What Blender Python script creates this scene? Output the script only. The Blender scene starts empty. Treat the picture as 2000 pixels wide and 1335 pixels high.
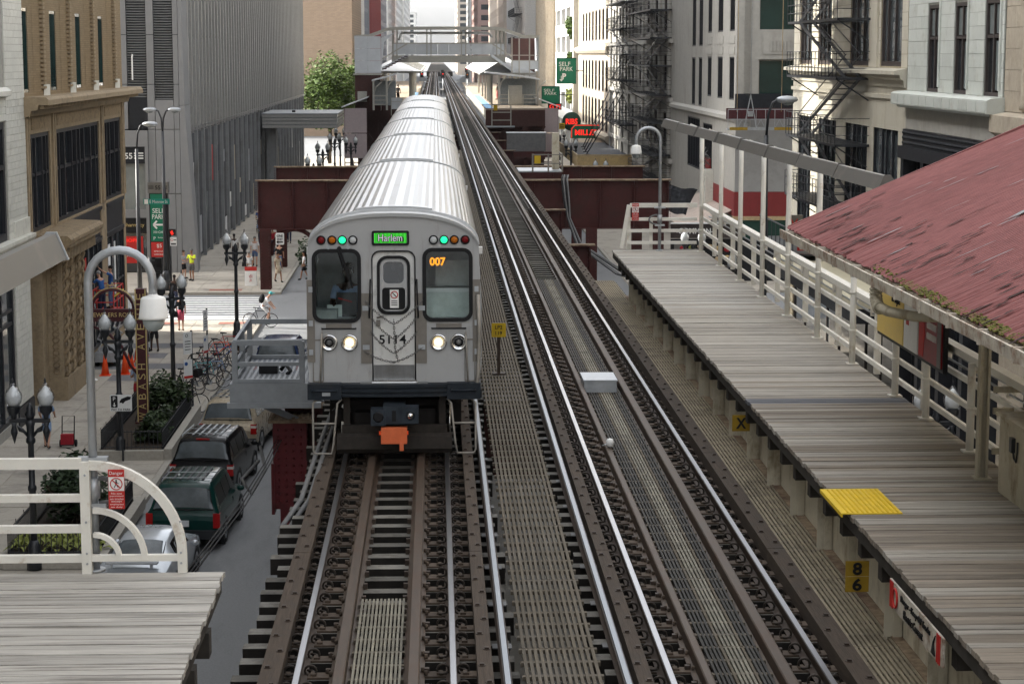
import bpy, math, random
from math import sin, cos, pi, radians as R
from mathutils import Vector as V, Matrix, geometry as MG
rnd = random.Random(7)
HAZE = 0.00007
S = bpy.context.scene
COL = S.collection
# ---------------------------------------------------------------- camera, sky, sun, exposure
cam = bpy.data.objects.new('camera', bpy.data.cameras.new('camera'))
COL.objects.link(cam)
cam.data.lens = 72.0; cam.data.sensor_width = 36.0
cam.data.clip_start = 0.5; cam.data.clip_end = 6000
cam.location = (0, 0, 13.0)
cam.rotation_euler = (R(90 - 7.991), 0, R(-2.127))
S.camera = cam
W = bpy.data.worlds.new('World'); S.world = W; W.use_nodes = True
wn = W.node_tree; wn.nodes.clear()
sky = wn.nodes.new('ShaderNodeTexSky'); sky.sky_type = 'NISHITA'; sky.sun_disc = False
sky.sun_elevation = R(34); sky.sun_rotation = R(285); sky.air_density = 1.0; sky.dust_density = 4.0; sky.ozone_density = 1.0
hsv = wn.nodes.new('ShaderNodeHueSaturation'); hsv.inputs['Saturation'].default_value = 0.14
bg = wn.nodes.new('ShaderNodeBackground'); bg.inputs['Strength'].default_value = 0.15
wo = wn.nodes.new('ShaderNodeOutputWorld')
wn.links.new(sky.outputs[0], hsv.inputs['Color']); wn.links.new(hsv.outputs[0], bg.inputs['Color']); wn.links.new(bg.outputs[0], wo.inputs['Surface'])
sl = bpy.data.lights.new('sun', 'SUN'); sl.energy = 2.0; sl.angle = R(0.5); sl.color = (1.0, 0.95, 0.86)
sun = bpy.data.objects.new('sun', sl); COL.objects.link(sun)
_d = V((-cos(R(15)) * cos(R(34)), sin(R(15)) * cos(R(34)), sin(R(34))))
sun.rotation_euler = _d.to_track_quat('Z', 'Y').to_euler(); sun.location = (-60, 20, 80)
S.view_settings.view_transform = 'Standard'; S.view_settings.look = 'None'
S.view_settings.gamma = 1.0; S.view_settings.use_curve_mapping = False
S.view_settings.exposure = 2.2
S.cycles.max_bounces = 6; S.cycles.diffuse_bounces = 3; S.cycles.glossy_bounces = 3
S.cycles.transparent_max_bounces = 12; S.cycles.transmission_bounces = 4
S.cycles.caustics_reflective = False; S.cycles.caustics_refractive = False
S.cycles.sample_clamp_indirect = 6

# ---------------------------------------------------------------- materials
MATS = {}
def mat(name, col, rough=.6, metal=0., var=.18, scale=6., st=(1, 1, 1), bump=0., rv=0., dirt=None, damt=.5, dscale=1.5, dst=(1, 1, 1), emit=0., spec=.18, obj=False):
    """procedural material on world position: fine noise, optional dirt patches, per-piece variation rv"""
    m = bpy.data.materials.new(name); m.use_nodes = True
    nt = m.node_tree; N = nt.nodes; L = nt.links; N.clear()
    out = N.new('ShaderNodeOutputMaterial'); b = N.new('ShaderNodeBsdfPrincipled')
    L.new(b.outputs[0], out.inputs[0])
    b.inputs['Roughness'].default_value = rough; b.inputs['Metallic'].default_value = metal
    b.inputs['Specular IOR Level'].default_value = spec
    if obj:
        tc = N.new('ShaderNodeTexCoord'); pos = tc.outputs['Object']
    else:
        g = N.new('ShaderNodeNewGeometry'); pos = g.outputs['Position']
    mp = N.new('ShaderNodeMapping'); L.new(pos, mp.inputs[0]); mp.inputs['Scale'].default_value = st
    nz = N.new('ShaderNodeTexNoise'); nz.inputs['Scale'].default_value = scale; nz.inputs['Detail'].default_value = 6; nz.inputs['Roughness'].default_value = .65
    L.new(mp.outputs[0], nz.inputs['Vector'])
    mx = N.new('ShaderNodeMix'); mx.data_type = 'RGBA'
    lo = [max(0, c * (1 - var)) for c in col]; hi = [min(1, c * (1 + var)) for c in col]
    mx.inputs[6].default_value = (*lo, 1); mx.inputs[7].default_value = (*hi, 1)
    mr = N.new('ShaderNodeMapRange'); mr.inputs[1].default_value = .3; mr.inputs[2].default_value = .7
    L.new(nz.outputs[0], mr.inputs[0]); L.new(mr.outputs[0], mx.inputs[0])
    c = mx.outputs[2]
    if dirt:
        mp2 = N.new('ShaderNodeMapping'); L.new(pos, mp2.inputs[0]); mp2.inputs['Scale'].default_value = dst; mp2.inputs['Location'].default_value = (3.1, 7.7, 1.3)
        n2 = N.new('ShaderNodeTexNoise'); n2.inputs['Scale'].default_value = dscale; n2.inputs['Detail'].default_value = 8; n2.inputs['Roughness'].default_value = .7
        L.new(mp2.outputs[0], n2.inputs['Vector'])
        r2 = N.new('ShaderNodeMapRange'); r2.inputs[1].default_value = .62 - .3 * damt; r2.inputs[2].default_value = .80 - .3 * damt
        r2.inputs[4].default_value = .9; L.new(n2.outputs[0], r2.inputs[0])
        m2 = N.new('ShaderNodeMix'); m2.data_type = 'RGBA'; L.new(r2.outputs[0], m2.inputs[0]); L.new(c, m2.inputs[6]); m2.inputs[7].default_value = (*dirt, 1)
        c = m2.outputs[2]
    if rv:
        oi = N.new('ShaderNodeObjectInfo'); r3 = N.new('ShaderNodeMapRange'); r3.inputs[3].default_value = 1 - rv; r3.inputs[4].default_value = 1 + rv
        L.new(oi.outputs['Random'], r3.inputs[0])
        hs = N.new('ShaderNodeHueSaturation'); L.new(r3.outputs[0], hs.inputs['Value']); L.new(c, hs.inputs['Color']); c = hs.outputs[0]
    L.new(c, b.inputs['Base Color'])
    rr = N.new('ShaderNodeMapRange'); rr.inputs[3].default_value = max(.02, rough - .1 * min(1, rough * 2)); rr.inputs[4].default_value = min(1, rough + .1 * min(1, rough * 2))
    L.new(nz.outputs[0], rr.inputs[0]); L.new(rr.outputs[0], b.inputs['Roughness'])
    if bump:
        bp = N.new('ShaderNodeBump'); bp.inputs['Strength'].default_value = bump; bp.inputs['Distance'].default_value = .02
        L.new(nz.outputs[0], bp.inputs['Height']); L.new(bp.outputs[0], b.inputs['Normal'])
    if emit:
        b.inputs['Emission Color'].default_value = (*col, 1); b.inputs['Emission Strength'].default_value = emit
    MATS[name] = m
    return m
def brickmat(name, c1, c2, mortar, bw, bh, axis='x', rough=.85):
    m = mat(name, c1, rough, var=.2, scale=9, bump=.1); nt = m.node_tree; N = nt.nodes; L = nt.links
    b = [n for n in N if n.type == 'BSDF_PRINCIPLED'][0]
    g = N.new('ShaderNodeNewGeometry'); sp = N.new('ShaderNodeSeparateXYZ'); L.new(g.outputs['Position'], sp.inputs[0])
    cb = N.new('ShaderNodeCombineXYZ'); L.new(sp.outputs['X' if axis == 'x' else 'Y'], cb.inputs[0]); L.new(sp.outputs['Z'], cb.inputs[1])
    br = N.new('ShaderNodeTexBrick'); L.new(cb.outputs[0], br.inputs['Vector']); br.inputs['Scale'].default_value = 1
    br.inputs['Brick Width'].default_value = bw; br.inputs['Row Height'].default_value = bh; br.inputs['Mortar Size'].default_value = bh * .09
    br.inputs['Color1'].default_value = (*c1, 1); br.inputs['Color2'].default_value = (*c2, 1); br.inputs['Mortar'].default_value = (*mortar, 1)
    old = b.inputs['Base Color'].links[0].from_socket
    mx = N.new('ShaderNodeMix'); mx.data_type = 'RGBA'; mx.inputs[0].default_value = .35
    L.new(br.outputs[0], mx.inputs[6]); L.new(old, mx.inputs[7]); L.new(mx.outputs[2], b.inputs['Base Color'])
    bp = N.new('ShaderNodeBump'); bp.inputs['Strength'].default_value = .6; bp.inputs['Distance'].default_value = .01; bp.invert = True
    L.new(br.outputs[1], bp.inputs['Height']); L.new(bp.outputs[0], b.inputs['Normal'])
    return m
def clearglass(name, tint, glossf=.12, rough=.02):
    m = bpy.data.materials.new(name); m.use_nodes = True; nt = m.node_tree; N = nt.nodes; L = nt.links; N.clear()
    out = N.new('ShaderNodeOutputMaterial'); t = N.new('ShaderNodeBsdfTransparent'); t.inputs[0].default_value = (*tint, 1)
    g = N.new('ShaderNodeBsdfGlossy'); g.inputs['Roughness'].default_value = rough
    lw = N.new('ShaderNodeLayerWeight'); lw.inputs['Blend'].default_value = .35
    mr = N.new('ShaderNodeMapRange'); mr.inputs[3].default_value = glossf * .5; mr.inputs[4].default_value = min(1, glossf * 4)
    L.new(lw.outputs['Facing'], mr.inputs[0])
    mx = N.new('ShaderNodeMixShader'); L.new(mr.outputs[0], mx.inputs[0]); L.new(t.outputs[0], mx.inputs[1]); L.new(g.outputs[0], mx.inputs[2]); L.new(mx.outputs[0], out.inputs[0])
    MATS[name] = m; return m

# ---------------------------------------------------------------- mesh builder
class MB:
    def __init__(s): s.v = []; s.f = []; s.sm = []; s.mi = []; s.cur = 0
    def face(s, idx, smooth=False): s.f.append(idx); s.sm.append(smooth); s.mi.append(s.cur)
    def hexa(s, P):
        b = len(s.v); s.v += [tuple(p) for p in P]
        for q in ((0, 3, 2, 1), (4, 5, 6, 7), (0, 1, 5, 4), (1, 2, 6, 5), (2, 3, 7, 6), (3, 0, 4, 7)): s.face([b + i for i in q])
        return s
    def box(s, x0, x1, y0, y1, z0, z1):
        if x0 > x1: x0, x1 = x1, x0
        if y0 > y1: y0, y1 = y1, y0
        if z0 > z1: z0, z1 = z1, z0
        return s.hexa([(x0, y0, z0), (x1, y0, z0), (x1, y1, z0), (x0, y1, z0), (x0, y0, z1), (x1, y0, z1), (x1, y1, z1), (x0, y1, z1)])
    def quad(s, a, b, c, d):
        n = len(s.v); s.v += [tuple(a), tuple(b), tuple(c), tuple(d)]; s.face([n, n + 1, n + 2, n + 3]); return s
    def bar(s, a, b, w, h=None, up=(0, 0, 1)):
        a = V(a); b = V(b); h = h or w; d = (b - a).normalized(); u = V(up)
        if abs(d.dot(u)) > .98: u = V((0, 1, 0))
        r = d.cross(u).normalized() * (w / 2); u = r.cross(d).normalized() * (h / 2)
        return s.hexa([a - r - u, a + r - u, b + r - u, b - r - u, a - r + u, a + r + u, b + r + u, b - r + u])
    def tube(s, pts, r, n=8, closed=False, smooth=True, cap=True):
        P = [V(p) for p in pts]; k = len(P); rs = r if isinstance(r, (list, tuple)) else [r] * k
        base = len(s.v); ref = None
        for i in range(k):
            if closed: t = P[(i + 1) % k] - P[i - 1]
            else: t = P[min(i + 1, k - 1)] - P[max(i - 1, 0)]
            t = t.normalized() if t.length > 1e-9 else V((0, 0, 1))
            if ref is None:
                ref = V((0, 0, 1)) if abs(t.z) < .9 else V((1, 0, 0))
            a = (ref - t * ref.dot(t))
            a = a.normalized() if a.length > 1e-6 else t.orthogonal().normalized()
            ref = a; b = t.cross(a)
            for j in range(n):
                q = 2 * pi * j / n; s.v.append(tuple(P[i] + a * (cos(q) * rs[i]) + b * (sin(q) * rs[i])))
        for i in range(k if closed else k - 1):
            i2 = (i + 1) % k
            for j in range(n):
                j2 = (j + 1) % n; s.face([base + i * n + j, base + i * n + j2, base + i2 * n + j2, base + i2 * n + j], smooth)
        if not closed and cap:
            s.face([base + j for j in range(n)][::-1]); s.face([base + (k - 1) * n + j for j in range(n)])
        return s
    def cyl(s, a, b, r, r2=None, n=12, smooth=True): return s.tube([a, b], [r, r if r2 is None else r2], n, False, smooth)
    def lathe(s, prof, c=(0, 0, 0), n=16, axis='z', smooth=True, seg=None):
        base = len(s.v); k = len(prof)
        for r, h in prof:
            for j in range(n):
                q = 2 * pi * j / n; a, b = r * cos(q), r * sin(q)
                p = (a, b, h) if axis == 'z' else ((a, h, b) if axis == 'y' else (h, a, b))
                s.v.append((p[0] + c[0], p[1] + c[1], p[2] + c[2]))
        for i in range(k - 1):
            for j in range(n):
                j2 = (j + 1) % n; q = [base + i * n + j, base + i * n + j2, base + (i + 1) * n + j2, base + (i + 1) * n + j]
                s.face(q if axis != 'y' else q[::-1], smooth)
        a = [base + j for j in range(n)]; b = [base + (k - 1) * n + j for j in range(n)]
        s.face(a[::-1] if axis != 'y' else a); s.face(b if axis != 'y' else b[::-1])
        return s
    def ball(s, c, r, n=10, m=6):
        rx, ry, rz = r if isinstance(r, (list, tuple)) else (r, r, r)
        base = len(s.v)
        for i in range(1, m):
            t = pi * i / m
            for j in range(n):
                q = 2 * pi * j / n; s.v.append((c[0] + rx * sin(t) * cos(q), c[1] + ry * sin(t) * sin(q), c[2] - rz * cos(t)))
        s.v.append((c[0], c[1], c[2] - rz)); s.v.append((c[0], c[1], c[2] + rz)); bt = len(s.v) - 2
        for i in range(m - 2):
            for j in range(n):
                j2 = (j + 1) % n; s.face([base + i * n + j, base + i * n + j2, base + (i + 1) * n + j2, base + (i + 1) * n + j], True)
        for j in range(n):
            j2 = (j + 1) % n; s.face([bt, base + j2, base + j], True); s.face([bt + 1, base + (m - 2) * n + j, base + (m - 2) * n + j2], True)
        return s
    def prism(s, poly, a0, a1, axis='y'):
        """polygon (2-D) extruded along an axis: y -> (x,z), x -> (y,z), z -> (x,y)"""
        def P(p, a): return (p[0], a, p[1]) if axis == 'y' else ((a, p[0], p[1]) if axis == 'x' else (p[0], p[1], a))
        b = len(s.v); n = len(poly); s.v += [P(p, a0) for p in poly] + [P(p, a1) for p in poly]
        s.face([b + i for i in range(n)]); s.face([b + n + i for i in range(n)][::-1])
        for i in range(n):
            j = (i + 1) % n; s.face([b + i, b + n + i, b + n + j, b + j])
        return s
    def plate(s, outer, holes, y0, y1):
        """plate in the xz plane with holes, from y0 (front) to y1 (back)"""
        loops = [outer] + list(holes); flat = [p for l in loops for p in l]
        tris = MG.tessellate_polygon([[V((p[0], p[1], 0)) for p in l] for l in loops])
        b = len(s.v); n = len(flat); s.v += [(p[0], y0, p[1]) for p in flat] + [(p[0], y1, p[1]) for p in flat]
        for t in tris: s.face([b + i for i in t]); s.face([b + n + i for i in t][::-1])
        k = 0
        for l in loops:
            m = len(l)
            for i in range(m):
                j = (i + 1) % m; s.face([b + k + i, b + k + j, b + n + k + j, b + n + k + i])
            k += m
        return s
    def wall(s, x0, x1, z0, z1, ops, y0=0., y1=.3):
        """front skin at y0 with openings (a,b,c,d)=(x0,x1,z0,z1), their reveals back to y1, and the outer edges"""
        xs = sorted({x0, x1, *[min(max(o[i], x0), x1) for o in ops for i in (0, 1)]}); zs = sorted({z0, z1, *[min(max(o[i], z0), z1) for o in ops for i in (2, 3)]})
        for k in range(len(zs) - 1):
            run = None
            for i in range(len(xs)):
                solid = False
                if i < len(xs) - 1:
                    cx = (xs[i] + xs[i + 1]) / 2; cz = (zs[k] + zs[k + 1]) / 2
                    solid = not any(o[0] < cx < o[1] and o[2] < cz < o[3] for o in ops)
                if solid and run is None: run = xs[i]
                if not solid and run is not None:
                    s.quad((run, y0, zs[k]), (xs[i], y0, zs[k]), (xs[i], y0, zs[k + 1]), (run, y0, zs[k + 1])); run = None
        for a, b, c, d in ops:
            s.quad((a, y0, c), (a, y0, d), (a, y1, d), (a, y1, c)); s.quad((b, y0, d), (b, y0, c), (b, y1, c), (b, y1, d))
            s.quad((a, y0, c), (a, y1, c), (b, y1, c), (b, y0, c)); s.quad((a, y0, d), (b, y0, d), (b, y1, d), (a, y1, d))
        return s
    def xf(s, M, start=0):
        s.v[start:] = [tuple(M @ V(p)) for p in s.v[start:]]; return s
    def mesh(s, name, mats):
        me = bpy.data.meshes.new(name); me.from_pydata(s.v, [], s.f); me.polygons.foreach_set('use_smooth', s.sm)
        ms = mats if isinstance(mats, (list, tuple)) else [mats]
        for m in ms: me.materials.append(MATS[m] if isinstance(m, str) else m)
        if len(ms) > 1: me.polygons.foreach_set('material_index', s.mi)
        me.update(); return me
def ob(name, data, parent=None, loc=(0, 0, 0), rot=(0, 0, 0), scale=None):
    o = bpy.data.objects.new(name, data); COL.objects.link(o); o.location = loc; o.rotation_euler = rot
    if scale: o.scale = scale
    if parent: o.parent = parent
    return o
def tag(o, label=None, cat=None, group=None, kind=None):
    if label: o['label'] = label
    if cat: o['category'] = cat
    if group: o['group'] = group
    if kind: o['kind'] = kind
    return o
def thing(name, label, cat, loc=(0, 0, 0), rz=0., group=None):
    return tag(ob(name, None, None, loc, (0, 0, rz)), label, cat, group)
def part(name, parent, mb, m, loc=(0, 0, 0), rot=(0, 0, 0), kind=None, label=None):
    o = ob(name, mb.mesh(name, m), parent, loc, rot)
    if kind: o['kind'] = kind
    if label: o['label'] = label
    return o
def setting(name, mb, m, loc=(0, 0, 0)):
    o = ob(name, mb.mesh(name, m), None, loc); o['kind'] = 'structure'; return o
UNIT = {}
def piece(name, parent, x0, x1, y0, y1, z0, z1, m, rot=(0, 0, 0)):
    if m not in UNIT:
        UNIT[m] = MB().box(-.5, .5, -.5, .5, -.5, .5).mesh('block', m)
    return ob(name, UNIT[m], parent, ((x0 + x1) / 2, (y0 + y1) / 2, (z0 + z1) / 2), rot, (abs(x1 - x0), abs(y1 - y0), abs(z1 - z0)))
def clone(o, loc=None, rz=None, label=None, parent=None):
    c = o.copy(); COL.objects.link(c)
    if parent: c.parent = parent
    if loc is not None: c.location = loc
    if rz is not None: c.rotation_euler = (0, 0, rz)
    if label: c['label'] = label
    for ch in KIDS.get(o.name) or list(o.children): clone(ch, parent=c)
    return c
KIDS = {}
def rrect(x0, x1, z0, z1, r, n=5):
    out = []
    for cx, cz, a in ((x1 - r, z0 + r, -90), (x1 - r, z1 - r, 0), (x0 + r, z1 - r, 90), (x0 + r, z0 + r, 180)):
        for i in range(n + 1):
            q = R(a + 90 * i / n); out.append((cx + r * cos(q), cz + r * sin(q)))
    return out
def circ(cx, cz, r, n=16): return [(cx + r * cos(2 * pi * i / n), cz + r * sin(2 * pi * i / n)) for i in range(n)]
def loop3(poly, y): return [(p[0], y, p[1]) for p in poly]
# text: evaluated once in a scratch scene, then placed as real mesh (front faces -y, reads along +x)
TS = bpy.data.scenes.new('scratch')
def textmesh(s, m, w=None, h=None, depth=.01, bold=0., space=1.):
    cu = bpy.data.curves.new('text', 'FONT'); cu.body = s; cu.size = 1; cu.extrude = .02; cu.offset = bold; cu.space_character = space
    cu.align_x = 'CENTER'; cu.resolution_u = 3
    o = bpy.data.objects.new('text', cu); TS.collection.objects.link(o)
    vl = TS.view_layers[0]; vl.update()
    me = bpy.data.meshes.new_from_object(o.evaluated_get(vl.depsgraph)); bpy.data.objects.remove(o)
    xs = [v.co.x for v in me.vertices]; ys = [v.co.y for v in me.vertices]
    cx = (min(xs) + max(xs)) / 2; cy = (min(ys) + max(ys)) / 2; sx = max(xs) - min(xs); sy = max(ys) - min(ys)
    fx = w / sx if w else h / sy; fy = h / sy if h else fx
    for v in me.vertices: v.co = ((v.co.x - cx) * fx, -v.co.z / .02 * depth / 2, (v.co.y - cy) * fy)
    me.materials.clear(); me.materials.append(MATS[m]); me.name = 'lettering'
    return me
def text(s, parent, m, c, w=None, h=None, rot=(0, 0, 0), depth=.012, bold=0., space=1., name='lettering'):
    return ob(name, textmesh(s, m, w, h, depth, bold, space), parent, c, rot)
# ---------------------------------------------------------------- material palette
mat('asphalt', (.205, .21, .215), .85, var=.15, scale=18, bump=.25, dirt=(.15, .155, .16), damt=.3, dscale=.6, dst=(1, .25, 1))
mat('concrete', (.40, .365, .31), .85, var=.10, scale=10, rv=.06, dirt=(.22, .2, .175), damt=.4, dscale=.7)
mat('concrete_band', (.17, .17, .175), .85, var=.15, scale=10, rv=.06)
mat('kerb', (.36, .335, .29), .8, var=.15, scale=8)
mat('road_paint', (.78, .78, .76), .7, var=.10, scale=9, dirt=(.3, .3, .31), damt=.3, dscale=4)
mat('tactile_red', (.30, .13, .10), .8)
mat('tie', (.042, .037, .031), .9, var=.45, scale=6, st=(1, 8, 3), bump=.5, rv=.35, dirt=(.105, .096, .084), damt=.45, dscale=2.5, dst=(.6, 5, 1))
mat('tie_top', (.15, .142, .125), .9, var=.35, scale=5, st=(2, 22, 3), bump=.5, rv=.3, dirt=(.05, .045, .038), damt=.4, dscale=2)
mat('tie_side', (.016, .014, .012), .9, var=.4, scale=6, rv=.2)  # creosoted sides, taken near black so the gaps' shade sits in the colour
mat('walk_tan', (.25, .213, .15), .8, var=.3, scale=5, st=(10, .8, 2), bump=.4, rv=.18, dirt=(.12, .10, .075), damt=.4, dscale=1.3)
mat('wall_cream', (.56, .52, .42), .6, var=.10, scale=3, dirt=(.22, .17, .10), damt=.35, dscale=2.2, dst=(1, 1, .6))
mat('timber_brown', (.068, .052, .04), .85, var=.3, scale=4, st=(12, .6, 6), bump=.4, rv=.15, dirt=(.06, .05, .042), damt=.4, dscale=2)
mat('guard_steel', (.078, .058, .044), .55, metal=.3, var=.3, scale=4, st=(8, .5, 4), dirt=(.08, .05, .035), damt=.5, dscale=1.2)
mat('rail_rust', (.06, .045, .036), .6, metal=.4, var=.3, scale=10, dirt=(.05, .035, .028), damt=.4)
mat('rail_top', (.28, .28, .295), .3, metal=1., var=.08, scale=4, st=(20, .3, 1))
mat('third_top', (.17, .185, .205), .38, metal=1., var=.12, scale=6, st=(20, .5, 1))
mat('clip_steel', (.045, .037, .031), .6, metal=.5, var=.3, scale=20)
mat('plate_rust', (.08, .06, .045), .8, metal=.1, var=.35, scale=14, rv=.25)
mat('walk_wood', (.105, .088, .065), .8, var=.3, scale=5, st=(10, .8, 2), bump=.4, rv=.18, dirt=(.12, .105, .085), damt=.45, dscale=1.3)
mat('walk_wood_worn', (.20, .185, .145), .7, var=.35, scale=5, st=(10, .8, 2), bump=.4, rv=.15, dirt=(.10, .09, .075), damt=.5, dscale=1.3)
mat('walk_dark', (.05, .047, .043), .75, var=.35, scale=5, st=(10, .8, 2), bump=.4, rv=.2)
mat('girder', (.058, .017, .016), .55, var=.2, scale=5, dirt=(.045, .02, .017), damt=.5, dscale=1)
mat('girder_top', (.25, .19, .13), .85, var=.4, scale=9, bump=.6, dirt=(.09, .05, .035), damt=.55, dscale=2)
mat('girder_fresh', (.11, .018, .022), .5, var=.2, scale=6, dirt=(.06, .018, .018), damt=.3)
mat('dark_void', (.015, .014, .013), .9)
mat('plank', (.35, .325, .285), .85, var=.28, scale=3, st=(.6, 38, 4), bump=.5, rv=.19, dirt=(.15, .135, .12), damt=.42, dscale=1.6, dst=(.35, 7, 1))
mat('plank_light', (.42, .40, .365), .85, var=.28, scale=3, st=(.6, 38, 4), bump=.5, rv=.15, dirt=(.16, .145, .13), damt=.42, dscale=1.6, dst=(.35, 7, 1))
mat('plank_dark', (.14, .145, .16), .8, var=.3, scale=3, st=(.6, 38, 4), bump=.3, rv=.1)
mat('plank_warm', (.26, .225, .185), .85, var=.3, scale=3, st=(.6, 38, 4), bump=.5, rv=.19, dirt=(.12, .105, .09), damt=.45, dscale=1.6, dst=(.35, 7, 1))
mat('joist', (.05, .045, .04), .9, var=.3)
mat('white_steel', (.72, .70, .64), .5, var=.06, scale=3, dirt=(.34, .21, .11), damt=.16, dscale=3.2)
mat('cream_steel', (.42, .385, .30), .55, var=.12, scale=3, dirt=(.17, .125, .07), damt=.35, dscale=2.5, dst=(1, 1, .6))
mat('galv', (.40, .42, .44), .45, metal=.65, var=.15, scale=6)
mat('galv_paint', (.27, .285, .30), .5, metal=.3, var=.12, scale=5)
mat('panel_grey', (.155, .15, .14), .45, metal=.5, var=.10, scale=4, dirt=(.22, .2, .18), damt=.25)
mat('roof_red', (.235, .095, .092), .75, var=.22, scale=5, st=(1, 7, 1), rv=.08, dirt=(.17, .062, .058), damt=.12, dscale=1.3, dst=(.55, 4, 1), bump=.15)
mat('roof_peel', (.24, .25, .26), .7, var=.3, scale=8)
mat('roof_torn', (.045, .03, .028), .9, var=.3)
mat('moss', (.12, .115, .03), .95, var=.4, scale=14, bump=.8)
mat('rusty_white', (.52, .48, .41), .7, var=.15, scale=7, dirt=(.17, .075, .035), damt=.5, dscale=3.5)
mat('yellow_mat', (.72, .50, .03), .6, var=.1, scale=8)
mat('sign_yellow', (.50, .34, .02), .5, var=.12, scale=4)
mat('poster_yellow', (.70, .50, .12), .35, var=.06); mat('poster_red', (.22, .02, .025), .35, var=.3, scale=2)
mat('ochre', (.30, .19, .02), .55, var=.2, scale=5)
mat('black', (.012, .012, .013), .45, var=.2)
mat('black_iron', (.018, .02, .024), .4, var=.25, scale=8, spec=.5)
mat('sign_white', (.75, .75, .73), .5, var=.05)
mat('sign_red', (.48, .035, .03), .5, var=.08)
mat('sign_green', (.012, .15, .085), .45, var=.08)
mat('street_green', (.02, .25, .19), .4, var=.05)
mat('gold', (.60, .46, .20), .4, metal=.3, var=.1)
mat('maroon', (.07, .022, .025), .45, var=.15)
mat('rubber', (.015, .015, .016), .8)
mat('chrome', (.7, .7, .7), .15, metal=1., var=.05)
mat('glass_dark', (.018, .022, .027), .06, var=.4, scale=.5, spec=.9, rv=.3)
mat('glass_green', (.012, .035, .032), .08, var=.3, scale=.5, spec=.8)
mat('car_glass', (.006, .007, .008), .06, var=.2, spec=.16); mat('car_glass_sky', (.085, .10, .11), .06, var=.4, scale=1.5, spec=.4)  # the pale rear-window tone holds the sky reflection in its colour
mat('glass_grey', (.06, .07, .075), .06, var=.5, scale=.6, spec=.9, rv=.4)
mat('glass_pale', (.22, .25, .25), .1, var=.3, scale=.5, spec=.8, rv=.3)
clearglass('globe', (.90, .91, .92), .13, .06)
mat('globe_frost', (.78, .79, .78), .25, var=.12, scale=7)
clearglass('clear_glass', (.86, .9, .9), .10)
clearglass('cab_glass', (.84, .88, .88), .05)
mat('lit_green', (.02, 1., .35), .4, emit=.28, var=0); mat('lit_led', (.06, .75, .05), .4, emit=.16, var=0); mat('lit_orange', (1., .30, .01), .4, emit=.45, var=0)
mat('lit_lamp', (1., .76, .40), .4, emit=.45, var=0); mat('lit_red', (.85, .03, .02), .4, emit=.22, var=0); mat('led_text', (.6, .55, .65), .4, emit=.08, var=0)
mat('lens_red', (.16, .008, .01), .15, var=.1); mat('lens_amber', (.45, .13, .01), .15, var=.1); mat('lens_clear', (.5, .52, .53), .12, var=.1)
mat('leaf', (.04, .062, .024), .6, var=.4, scale=3, rv=.1); mat('leaf_bright', (.062, .10, .018), .6, var=.4, scale=1.2); mat('leaf_lime', (.22, .25, .06), .55, var=.3, scale=6); mat('leaf_dark', (.03, .05, .022), .6, var=.4, scale=4)
mat('bark', (.09, .07, .05), .9, var=.3)
mat('soil', (.05, .038, .028), .95, var=.3)
mat('cone_orange', (.85, .09, .02), .5, var=.06)
mat('cable', (.012, .012, .013), .6, var=.2); mat('cable_grey', (.14, .14, .14), .6)

# ---------------------------------------------------------------- ground
setting('street', MB().box(-400, 400, -80, 3500, -.3, 0), 'asphalt')
sw = MB()
for a, b, c, d in ((-60, -8.7, -60, 99.3), (-60, -8.7, 111.7, 262), (11.1, 60, -60, 99.3), (11.1, 60, 111.7, 400)): sw.box(a, b, c, d, -.2, .13)
pavement = setting('pavement', sw, 'concrete')
kb = MB()
for a, b, c, d in ((-8.7, -8.5, -60, 99.5), (-8.7, -8.5, 111.5, 262), (10.9, 11.1, -60, 99.5), (10.9, 11.1, 111.5, 400), (-60, -8.7, 99.3, 99.5), (-60, -8.7, 111.5, 111.7), (11.1, 60, 99.3, 99.5), (11.1, 60, 111.5, 111.7)): kb.box(a, b, c, d, -.2, .145)
setting('kerb', kb, 'kerb')
# paving slabs (the ones big enough to see)
for y0, y1 in ((58, 99.3), (111.7, 140)):
    n = round((y1 - y0) / 1.55)
    for j in range(n):
        ya = y0 + (y1 - y0) * j / n; yb = y0 + (y1 - y0) * (j + 1) / n
        for i in range(4):
            xa = -14.6 + i * 1.475; band = 84 < ya < 86 or 88.5 < ya < 90 and i < 3
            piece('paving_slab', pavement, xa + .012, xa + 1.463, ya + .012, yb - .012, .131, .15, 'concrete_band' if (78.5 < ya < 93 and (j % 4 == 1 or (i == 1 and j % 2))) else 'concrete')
for j in range(6):
    for i in range(4): piece('paving_slab', pavement, 11.1 + i * 1.47 + .012, 11.1 + (i + 1) * 1.47 - .012, 112 + j * 4 + .012, 116 + j * 4 - .012, .131, .15, 'concrete')
mk = thing('crosswalk', 'white zebra crosswalk bars painted across the side street beside the left sidewalk', 'crosswalk', (-11.3, 105, 0))
for i in range(11): piece('crosswalk_bar', mk, -2.6 + .12 * i * .25, 1.9 + .12 * i * .25, -4.9 + i * .98, -4.42 + i * .98, .004, .008, 'road_paint')
mk = thing('crosswalk', 'white zebra crosswalk bars glimpsed past the tall storefront glass on the far left', 'crosswalk', (-22, 105, 0))
for i in range(11): piece('crosswalk_bar', mk, -2.2, 2.2, -4.9 + i * .98, -4.42 + i * .98, .004, .008, 'road_paint')
for i, (x, y) in enumerate(((-9.6, 98.5), (-11.6, 112.6), (-13.4, 98.5))):
    o = ob('warning_strip', MB().box(-.9, .9, -.35, .35, 0, .01).mesh('strip', 'tactile_red'), pavement, (x, y, .152))
mh = thing('manhole_cover', 'round iron manhole cover set in the asphalt beside the red girder end', 'manhole cover', (-3.9, 60, 0))
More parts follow.
